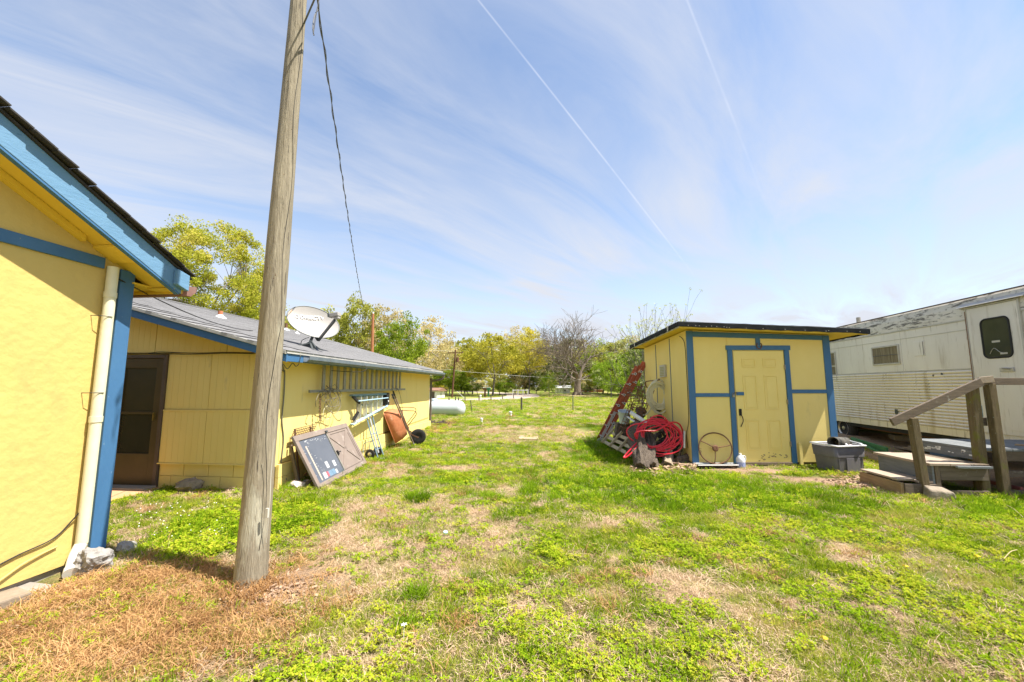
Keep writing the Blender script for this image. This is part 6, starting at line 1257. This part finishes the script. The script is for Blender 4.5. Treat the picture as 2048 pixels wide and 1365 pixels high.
TL = [
 # kind, px, top, width px, distance, label
 ('olive', 548, 626, 110, 50, 'tree crown showing just right of the foreground pole above the roof'),
 ('green', 598, 632, 110, 58, 'green tree behind the satellite dish'),
 ('olive', 655, 628, 120, 55, 'olive green tree directly right of the satellite dish'),
 ('olive', 715, 604, 100, 54, 'tallest olive tree left of the red brown pole'),
 ('tan', 765, 628, 105, 55, 'brownish thin leaved tree right behind the red brown pole'),
 ('green', 798, 645, 100, 50, 'full bright green tree right of the red brown pole'),
 ('tan', 858, 648, 105, 62, 'half bare tan tree above the far end of the house roof'),
 ('tan', 893, 686, 70, 72, 'smaller tan tree behind the brown utility pole'),
 ('olive', 930, 706, 80, 84, 'low olive tree right of the brown utility pole'),
 ('gold', 985, 676, 120, 64, 'broad golden tree with dark trunk right of the brown pole'),
 ('gold', 945, 690, 80, 78, 'golden tree just behind and left of the broad golden one'),
 ('tan', 1030, 664, 85, 80, 'thin tan tree rising above the golden trees'),
 ('gold', 1058, 664, 75, 72, 'tall narrow golden tree left of the bare tree'),
 ('dark', 1052, 715, 70, 76, 'dark evergreen between the golden tree and the bare tree'),
 ('dark', 1118, 700, 85, 82, 'dark evergreen directly behind the left side of the bare tree'),
 ('tan', 1090, 690, 80, 95, 'tan tree far behind the left limbs of the bare tree'),
 ('dark', 1150, 685, 60, 96, 'tall dark cedar behind the bare trunk'),
 ('green', 1205, 692, 90, 76, 'green tree behind the right limbs of the bare tree'),
 ('gold', 1175, 700, 70, 90, 'golden tree seen through the bare tree'),
 ('olive', 1240, 683, 95, 68, 'olive tree right of the bare tree'),
 ('bright', 1222, 715, 70, 58, 'fresh light green tree low beside the bare tree'),
 ('tan', 1275, 680, 70, 80, 'sparse tan tree beyond the orange ladder'),
 ('green', 1290, 690, 100, 62, 'green tree touching the back corner of the shed'),
 ('bright', 1098, 748, 34, 66, 'small bright green rounded tree left of the white building'),
 ('green', 900, 740, 70, 66, 'green tree low behind the brown pole base'),
 ('green', 1345, 690, 120, 70, 'green tree hidden mostly behind the shed roof'),
]
for i, (k, px, top, wpx, D, lab) in enumerate(TL): tree(k, px, top, wpx, D, lab, i=i)
BL_ = ['dark bush directly above the roadside shed roof', 'golden bush left of the brown utility pole base', 'green bush just right of the brown utility pole', 'dark bush between the brown pole and the mailboxes', 'tan bush left of the mailboxes', 'olive bush right of the mailboxes under the golden tree', 'fresh green bush under the broad golden tree', 'tan bush behind the white rail fence', 'dark bush between white rail fence and white building',
 'dark bush in front of the red brown house', 'green bush right of the red brown house', 'bright bush beyond the field left of the orange ladder', 'green bush beyond the field behind the orange ladder', 'dark bush farthest right along the tree line', 'olive bush behind the white building', 'tan bush behind the bare tree trunk', 'olive bush behind the left end of the red brown house']
for i, (px, D, k) in enumerate(((868, 74, 'dark'), (890, 72, 'gold'), (922, 70, 'green'), (938, 72, 'dark'), (955, 74, 'tan'), (1000, 72, 'olive'), (1012, 70, 'bright'), (1035, 74, 'tan'), (1072, 74, 'dark'), (1180, 84, 'dark'), (1215, 74, 'green'), (1236, 70, 'bright'), (1262, 66, 'green'), (1280, 64, 'dark'), (1130, 90, 'olive'), (1155, 95, 'tan'), (1195, 80, 'olive'))):
    tree(k, px, 752+(i*7) % 16, 46+(i*11) % 22, D, BL_[i], name='bush', grp='bushes along the far tree line', i=i, cat='bush')
# far woods as one mass
rng = np.random.RandomState(5); n = 22000; ang = rng.uniform(R(-52), R(62), n); rad_ = 112+rng.rand(n)*38; X = rad_*np.sin(ang); Y = rad_*np.cos(ang)
Hh = (9.5+6*fbm(X, Y, .05, 3, 77.0)+4*fbm(ang*40, rad_*.0+3, .6, 2, 5.0)-1.0); Z = rng.rand(n)**.8*Hh
V = leaf_cloud(np.stack([X, Y, Z], 1), np.full(n, .6), 2, 1.1, rng)
o = bpy.data.objects.new('far_woods', quads_mesh('far_woods', V, leafmat('leaf_far', (.20,.22,.05), (.55,.50,.18), .09, .45))); COL.objects.link(o); tag(o, 'distant spring woods in mixed green and tan beyond the fields', 'woods', kind='stuff')

# large oak behind the house
tm, cm = crown_tree(52, 12.9, 11.6, 330, 300, .13, lf_oak, m_bark, .30, low=.18, crad=.070, shell=.95, nlimb=11, sides=7)
bO = on_y(378, 780, 26); t = thing('oak_tree', 'large yellow green oak rising behind the house and the stucco building', 'tree', (bO.x, bO.y, .1)); inst(tm, 'trunk', t, rot=(0, 0, .6)); inst(cm, 'crown', t, rot=(0, 0, .6)); t.scale = (.90, .90, .98)

# branching skeleton for bare trees
def skeleton(rr, w, p, d, L, r, lvl, mx, tips, spread=.62, nch=(0, 6, 6, 5, 4), up=.10, minr=.012):
    k = 6 if lvl < 3 else 3; pts = [Vector(p)]; dd = Vector(d).normalized(); wob = .16 if lvl else .05
    for i in range(k): dd = (dd+Vector((rr.gauss(0, wob), rr.gauss(0, wob), rr.gauss(0, wob)+up*(1 if lvl else 0)))).normalized(); pts.append(pts[-1]+dd*L/k)
    r1 = max(minr, r*(.45 if lvl else .8)); w.tube(pts, [r+(r1-r)*i/k for i in range(k+1)], 8 if lvl == 0 else (6 if lvl == 1 else (4 if lvl == 2 else 3)), cap=False)
    if lvl >= mx: tips.append(pts[-1]); return
    n = nch[min(lvl+1, len(nch)-1)]
    for j in range(n):
        t = (.45+.55*(j+rr.random()*.8)/n) if lvl else 1.0-.22*rr.random(); t = min(t, .99); q = t*k; i0 = int(q); P = pts[i0].lerp(pts[min(i0+1, k)], q-i0); base = (pts[min(i0+1, k)]-pts[i0]).normalized() if i0 < k else dd
        ph = 2*PI*(j/n)+rr.uniform(-.5, .5); s1 = base.orthogonal().normalized(); s2 = base.cross(s1); a = spread*rr.uniform(.6, 1.35); nd = base*math.cos(a)+(s1*math.cos(ph)+s2*math.sin(ph))*math.sin(a)
        skeleton(rr, w, P, nd, L*rr.uniform(.52, .78), max(minr, r1*rr.uniform(.55, .8) if lvl else r*.5), lvl+1, mx, tips, spread, nch, up, minr)
rr = random.Random(11); w = MB(); tips = []; base = at_far(1155, 67); 
for i in range(6): a = 2*PI*i/6; w.tube([Vector((.9*math.cos(a), .9*math.sin(a), -.15)), Vector((.35*math.cos(a), .35*math.sin(a), .5)), Vector((.1*math.cos(a), .1*math.sin(a), 1.6))], [.12, .22, .3], 6)
w.tube([(0, 0, -.3), (0, 0, 1.2), (.1, 0, 2.6)], [.62, .48, .44], 10)
for j in range(8):
    a = 2*PI*j/8+rr.uniform(-.25, .25); el = (.45, 1.05, .7, 1.3, .5, 1.1, .65, 1.35)[j]; d = Vector((math.cos(a)*math.cos(el), math.sin(a)*math.cos(el), math.sin(el)))
    skeleton(rr, w, (.05, 0, rr.uniform(1.9, 2.8)), d, rr.uniform(5.0, 6.0), .23, 1, 4, tips, .66, (0, 6, 8, 6, 5), .02, .018)
t = thing('bare_tree', 'big spreading leafless tree standing alone in the field', 'tree', base)
w2 = MB(); w2.v = w.v; w2.f = w.f; inst(w2.mesh('trunk', mat('bare_bark', (.13,.10,.075), (.25,.20,.155), 2, .95), True, False), 'trunk', t)
sc_ = (on_y(1155, 645, 67).z-base.z)/float(np.percentile([v[2] for v in w.v], 99.3)); sx_ = 17.5/float(np.percentile([v[0] for v in w.v], 98)-np.percentile([v[0] for v in w.v], 2)); t.scale = (sx_, sx_, sc_)
# sapling behind the shed
rr = random.Random(6); w = MB(); tips = []; sp = on_z(1322, 860, 0); sp = Vector((sp.x*1.0, sp.y, 0)); bs = on_y(1308, 800, 13.5)
w.tube([(0, 0, -.1), (0, 0, 1.0)], [.07, .06], 8)
for j in range(9):
    a = -1.25+2.5*j/8+rr.uniform(-.1, .1); d = Vector((math.sin(a)*.85, rr.uniform(-.35, .35), math.cos(a)*.95+.25)); skeleton(rr, w, (0, 0, 1.0), d, rr.uniform(2.3, 3.3), .038, 1, 3, tips, .42, (0, 0, 7, 5), .05, .0065)
t = thing('sapling', 'young thin branched tree with sparse new leaves behind the shed', 'tree', (bs.x, 13.5, .1)); inst(w.mesh('trunk', m_bark, True, False), 'trunk', t)
mxz = float(np.percentile([v[2] for v in w.v], 99)); sxx = 2.5/float(np.percentile([v[0] for v in w.v], 98)-np.percentile([v[0] for v in w.v], 2)); t.scale = (sxx, sxx, (on_y(1318, 628, 13.5).z-.1)/mxz); rng = np.random.RandomState(3)
inst(quads_mesh('crown', leaf_cloud(tips, [.12]*len(tips), 12, .06, rng), leafmat('leaf_new', (.30,.36,.10), (.60,.62,.28), 2, .5)), 'crown', t)
# denser small tree behind the ladder
tm, cm = crown_tree(91, 5.6, 4.2, 110, 90, .11, leafmat('leaf_mid', (.05,.09,.012), (.24,.32,.04), .8), m_bark, .10, low=.05, crad=.10, shell=.6)
p = on_y(1283, 800, 24); t = thing('leafy_tree', 'dense small green tree right behind the orange ladder and shed corner', 'tree', (p.x, 24, g1(p.x, 24))); inst(tm, 'trunk', t); inst(cm, 'crown', t); t.scale = (.62, .62, .68)

# ------------------------------------------------------------------ grass and ground plants
def blades(seed, n, rad, h0, h1, wd, bend, flat=0.0):
    rr = random.Random(seed); V = []; F = []
    for i in range(n):
        a = rr.uniform(0, 2*PI); r = rad*math.sqrt(rr.random()); x, y = r*math.cos(a), r*math.sin(a); h = rr.uniform(h0, h1); b = rr.uniform(0, 2*PI); bx, by = math.cos(b), math.sin(b); bn = bend*h*rr.uniform(.3, 1.2)
        f = rr.uniform(0, 2*PI); wx, wy = math.cos(f)*wd*.5, math.sin(f)*wd*.5; z0 = -.006 if not flat else rr.uniform(0, flat)
        o = len(V); V += [(x-wx, y-wy, z0), (x+wx, y+wy, z0), (x+bx*bn*.4-wx*.8, y+by*bn*.4-wy*.8, z0+h*.6), (x+bx*bn*.4+wx*.8, y+by*bn*.4+wy*.8, z0+h*.6), (x+bx*bn, y+by*bn, z0+h*(.95 if bend < 1.5 else .55))]
        F += [(o, o+1, o+3, o+2), (o+2, o+3, o+4)]
    return V, F
def clover_mesh(seed, n, rad, h0, h1, s):
    rr = random.Random(seed); V = []; F = []
    for i in range(n):
        a = rr.uniform(0, 2*PI); r = rad*math.sqrt(rr.random()); x, y = r*math.cos(a), r*math.sin(a); h = rr.uniform(h0, h1); ph = rr.uniform(0, 2*PI); tx, ty = rr.gauss(0, .35), rr.gauss(0, .35)
        for k in range(3):
            t = ph+2*PI*k/3; c, s_ = math.cos(t), math.sin(t); L = s*rr.uniform(.8, 1.2); o = len(V)
            for (u, v) in ((0, 0), (L*.62, -L*.42), (L, -L*.1), (L*.98, L*.14), (L*.6, L*.42)):
                px_, py_ = u*c-v*s_, u*s_+v*c; V.append((x+px_, y+py_, h+px_*tx+py_*ty+u*.15))
            F.append((o, o+1, o+2, o+3, o+4))
    return V, F
def templ(name, VF, m):
    me = bpy.data.meshes.new(name); me.from_pydata(VF[0], [], VF[1]); me.materials.append(m); return bpy.data.objects.new(name, me)
gm_grass = leafmat('grass_blade', (.11,.20,.006), (.35,.45,.018), 1.1, .4, (.50,.44,.12))
gm_lush = leafmat('grass_lush', (.075,.16,.006), (.28,.43,.018), 1.1, .4)
gm_clover = leafmat('clover_leaf', (.10,.20,.006), (.34,.46,.02), 1.3, .4, (.46,.46,.04))
gm_straw = leafmat('straw_blade', (.38,.25,.155), (.68,.51,.35), 1.2, .25)
gm_rust = leafmat('rust_straw', (.26,.13,.05), (.60,.37,.17), 1.6, .25)
T_ = {
 'grass': [templ('grass_t', blades(s, 34, .065, .02, .060, .0036, .9), gm_grass) for s in range(4)],
 'lush_grass': [templ('lush_t', blades(30+s, 34, .06, .05, .115, .0045, .75), gm_lush) for s in range(3)],
 'clover': [templ('clover_t', clover_mesh(50+s, 20, .06, .010, .034, .0115), gm_clover) for s in range(4)],
 'dead_grass': [templ('straw_t', blades(60+s, 26, .075, .012, .038, .0038, 2.6, .012), gm_straw) for s in range(4)],
 'rust_grass': [templ('rust_t', blades(70+s, 32, .075, .02, .075, .0042, 1.8, .01), gm_rust) for s in range(4)],
}
rng = np.random.RandomState(17)
zones = [(1.25, 3.2, 560, 1.0), (3.2, 5.5, 360, 1.05), (5.5, 9, 190, 1.2), (9, 16, 85, 1.5), (16, 30, 20, 2.3), (30, 62, 4.5, 3.8)]
P_ = {k: [] for k in T_}
for y0, y1, dens, sc in zones:
    xa, xb = -1.62*y1-1.2, 1.12*y1+1.2
    n = int((xb-xa)*(y1-y0)*dens); x = rng.uniform(xa, xb, n); y = rng.uniform(y0, y1, n)
    ok = (x > -1.62*y-1.2) & (x < 1.12*y+1.2)
    ok &= ~((x < -3.84) & (y < 3.42)) & ~((x < XH+.02) & (y > YH-.03) & (y < YE)) & ~((x < -5.75) & (y > 4.55) & (y < 5.7)) & ~((x < XH) & (y > 13) & (x < -9))
    cs_, sn_ = math.cos(SY), math.sin(SY); u = (x-SO.x)*cs_+(y-SO.y)*sn_; v = -(x-SO.x)*sn_+(y-SO.y)*cs_
    ok &= ~((u > -.05) & (u < SWd+.05) & (v > -.06) & (v < SDp+.05)) & ~((u > 2.2) & (u < 2.96) & (v > -.68) & (v < -.16)) & ~((u > -.7) & (u < 0) & (v > .2) & (v < 1.6) & (rng.rand(n) < .8))
    cs_, sn_ = math.cos(TY), math.sin(TY); du = -(x-TO.x)*cs_-(y-TO.y)*sn_
    ok &= ~((du < .0) & (y < 16) & (y > 5)) & ~((x > 4.88) & (x < 8.4) & (y > 6.27) & (y < 7.5) & (rng.rand(n) < .96)) & ~((x > 6.6) & (y > 7.5) & (y < 14) & (rng.rand(n) < .7))
    ok &= (road_dist(x, y) > 2.9) & (np.hypot(x-pb_.x, y-pb_.y) > .12)
    for (ax0, ax1, ay0, ay1) in ((-.98, -.38, 11.6, 12.7), (.75, 1.3, 12.2, 13.2)): ok &= ~((x > ax0) & (x < ax1) & (y > ay0) & (y < ay1))
    x, y = x[ok], y[ok]; n = len(x); dead, rust, lush, bare = maps(x, y); r1, r2, r3 = rng.rand(3, n)
    cl_n = fbm(x, y, 2.1, 3, 41.0); p_cl = sstep(.42, .60, cl_n)*.62+.08; p_cl = np.where(lush > .5, np.where(y < 5.2, .85, .35), p_cl)
    keep = (r3 > bare*.93) & (r3 > dead*.25*(y < 16)) & (r3 > (y > 16)*.1)
    for i in np.nonzero(keep)[0]:
        if r1[i] < rust[i]*.80: k = 'rust_grass' if r2[i] < .80 else ('grass' if r2[i] < .9 else 'dead_grass')
        elif r1[i] < dead[i]*.78+.10: k = 'dead_grass'
        elif r2[i] < p_cl[i]: k = 'clover'
        else: k = 'lush_grass' if r1[i] > 1-.75*lush[i] or (r3[i] > .985) else 'grass'
        s = sc*(.75+.6*rng.rand())*(1.0 if y1 < 16 else .9)
        if k == 'clover' and lush[i] > .5: s *= 1.25
        P_[k].append((x[i], y[i], s))
def scatter(name, pts, temps, label, cat, tilt=.15):
    a = np.array(pts); z = gz(a[:, 0], a[:, 1]); n = len(a)
    me = bpy.data.meshes.new(name); me.vertices.add(n); me.vertices.foreach_set('co', np.stack([a[:, 0], a[:, 1], z-.002], 1).astype(np.float32).ravel())
    at_ = me.attributes.new('rot', 'FLOAT_VECTOR', 'POINT'); r = np.stack([rng.normal(0, tilt, n), rng.normal(0, tilt, n), rng.uniform(0, 6.283, n)], 1); at_.data.foreach_set('vector', r.astype(np.float32).ravel())
    at_ = me.attributes.new('siz', 'FLOAT', 'POINT'); at_.data.foreach_set('value', a[:, 2].astype(np.float32))
    o = bpy.data.objects.new(name, me); COL.objects.link(o); tag(o, label, cat, kind='stuff')
    ng = bpy.data.node_groups.new(name, 'GeometryNodeTree'); ng.interface.new_socket('Geometry', in_out='INPUT', socket_type='NodeSocketGeometry'); ng.interface.new_socket('Geometry', in_out='OUTPUT', socket_type='NodeSocketGeometry')
    N = ng.nodes.new; Lk = ng.links.new; gi = N('NodeGroupInput'); go = N('NodeGroupOutput'); jn = N('GeometryNodeJoinGeometry')
    for t in temps: oi = N('GeometryNodeObjectInfo'); oi.inputs['Object'].default_value = t; oi.inputs['As Instance'].default_value = True; Lk(oi.outputs['Geometry'], jn.inputs[0])
    ip = N('GeometryNodeInstanceOnPoints'); Lk(gi.outputs[0], ip.inputs['Points']); Lk(jn.outputs[0], ip.inputs['Instance']); ip.inputs['Pick Instance'].default_value = True
    ri = N('FunctionNodeRandomValue'); ri.data_type = 'INT'; ri.inputs[4].default_value = 0; ri.inputs[5].default_value = len(temps)-1; Lk(ri.outputs[2], ip.inputs['Instance Index'])
    ra_ = N('GeometryNodeInputNamedAttribute'); ra_.data_type = 'FLOAT_VECTOR'; ra_.inputs[0].default_value = 'rot'; e2r = N('FunctionNodeEulerToRotation'); Lk(ra_.outputs[0], e2r.inputs[0]); Lk(e2r.outputs[0], ip.inputs['Rotation'])
    sa_ = N('GeometryNodeInputNamedAttribute'); sa_.data_type = 'FLOAT'; sa_.inputs[0].default_value = 'siz'; Lk(sa_.outputs[0], ip.inputs['Scale']); Lk(ip.outputs[0], go.inputs[0])
    md = o.modifiers.new('scatter', 'NODES'); md.node_group = ng; return o
LB = {'grass': ('short yellow green lawn grass', 'grass'), 'lush_grass': ('taller bright green grass tufts', 'grass'), 'clover': ('low clover and broad leaved weeds in the lawn', 'clover'), 'dead_grass': ('matted tan dead grass patches', 'dead grass'), 'rust_grass': ('orange brown withered grass around the pole and wall', 'dead grass')}
for k in T_:
    if P_[k]: scatter(k, P_[k], T_[k], *LB[k])
print('grass points', {k: len(v) for k, v in P_.items()})
# single large tufts
def tuft(px, py, n, rad, h, label, m, seed): p = on_z(px, py, 0); V, F = blades(seed, n, rad, h*.5, h, .006, 1.0); me = bpy.data.meshes.new('grass_tuft'); me.from_pydata(V, [], F); me.materials.append(m); o = bpy.data.objects.new('grass_tuft', me); COL.objects.link(o); o.location = (p.x, p.y, g1(p.x, p.y)); tag(o, label, 'grass tuft')
tuft(836, 1002, 520, .17, .16, 'big round dark green grass tuft in the middle of the lawn', gm_lush, 1)
tuft(985, 1000, 300, .15, .11, 'grass tuft right of the big round one', gm_lush, 2)
tuft(1015, 1035, 360, .2, .11, 'wide grass tuft below and right of the big round one', gm_lush, 3)
tuft(832, 1196, 300, .10, .12, 'dark grass tuft in the near lawn right of the wooden pole', gm_lush, 4)
tuft(808, 1262, 70, .06, .13, 'slender grass clump carrying a single white flower', gm_lush, 5)
tuft(640, 1000, 420, .26, .13, 'wide tuft of grass at the foot of the leaning storm door', gm_grass, 6)
tuft(500, 1181, 420, .20, .10, 'withered grass ringing the foot of the wooden pole', gm_rust, 8)
tuft(505, 1150, 260, .22, .09, 'second tuft of withered grass behind the foot of the wooden pole', gm_rust, 9)
tuft(560, 995, 240, .2, .10, 'tuft of grass by the house corner right of the wooden pole', gm_grass, 7)
# flowers, litter, stalks
dand = mat('dandelion', (.75,.55,.02), (.8,.6,.05), 20, .8)
for px, py, lab in ((1648, 1283, 'yellow dandelion flower low in the right foreground'), (1812, 1141, 'yellow dandelion below the porch steps'), (1700, 1068, 'yellow dandelion nearest the bark chips'), (1955, 1118, 'yellow dandelion at the far right of the lawn')):
    p = on_z(px, py, .03); w = MB()
    for k in range(14): a = 2*PI*k/14; w.quad((0, 0, .004), (.016*math.cos(a-.2), .016*math.sin(a-.2), .002), (.022*math.cos(a), .022*math.sin(a), .004), (.016*math.cos(a+.2), .016*math.sin(a+.2), .007))
    w.tube([(0, 0, -.04), (0, 0, .002)], .0022, 5); o = w.build('dandelion', dand, loc=(p.x, p.y, g1(p.x, p.y)+.05), fix=False); tag(o, lab, 'flower')
p = on_z(808, 1250, .12); w = MB()
for k in range(6): a = 2*PI*k/6; w.quad((0, 0, 0), (.012*math.cos(a-.3), .012*math.sin(a-.3), .004), (.022*math.cos(a), .022*math.sin(a), .002), (.012*math.cos(a+.3), .012*math.sin(a+.3), .004))
w.tube([(0, 0, -.11), (0, 0, 0)], .0018, 5); o = w.build('white_flower', m_white, loc=p, fix=False); tag(o, 'single white star shaped flower in the near lawn', 'flower')
p = on_z(891, 1069, .02); w = MB(); w.lathe([(0, 0), (.022, 0), (.022, .012), (0, .014)], 14); o = w.build('bottle_cap', mat('pale_blue_plastic', (.35,.55,.68), None, rough=.4), loc=(p.x, p.y, g1(p.x, p.y)+.03), rot=(.3, .2, 0), smooth=True); tag(o, 'pale blue plastic cap lying in the grass', 'cap')
for px, py, px2, py2, lab in ((1690, 1115, 1740, 1145, 'flattened dry stalk lying across the right lawn'), (2008, 1118, 2034, 1100, 'curved dry stalk at the right edge of the lawn'), (2012, 1010, 2046, 1035, 'long yellow stalk in the grass in front of the rail posts'), (1737, 966, 1744, 951, 'short yellow stem in front of the bottom step')):
    a, b_ = on_z(px, py, .04), on_z(px2, py2, .05); w = MB(); w.tube(smoothpath([a, a.lerp(b_, .5)+Vector((0, 0, .02)), b_], 4), .003, 5); o = w.build('dry_stalk', mat('dry_stalk', (.42,.32,.15), (.5,.40,.22), 8, .8)); tag(o, lab, 'stalk')
# pecked clover blossoms in the lush corner
w = MB(); rs = random.Random(4)
for i in range(45):
    p = on_z(rs.uniform(270, 450), rs.uniform(1000, 1075), .05); w.lathe([(0, -.006), (.007, 0), (0, .007)], 6, Matrix.Translation((p.x, p.y, g1(p.x, p.y)+.05)))
o = w.build('clover_blossoms', m_white, smooth=True); tag(o, 'tiny white clover blossoms in the lush green corner', 'flowers', kind='stuff')
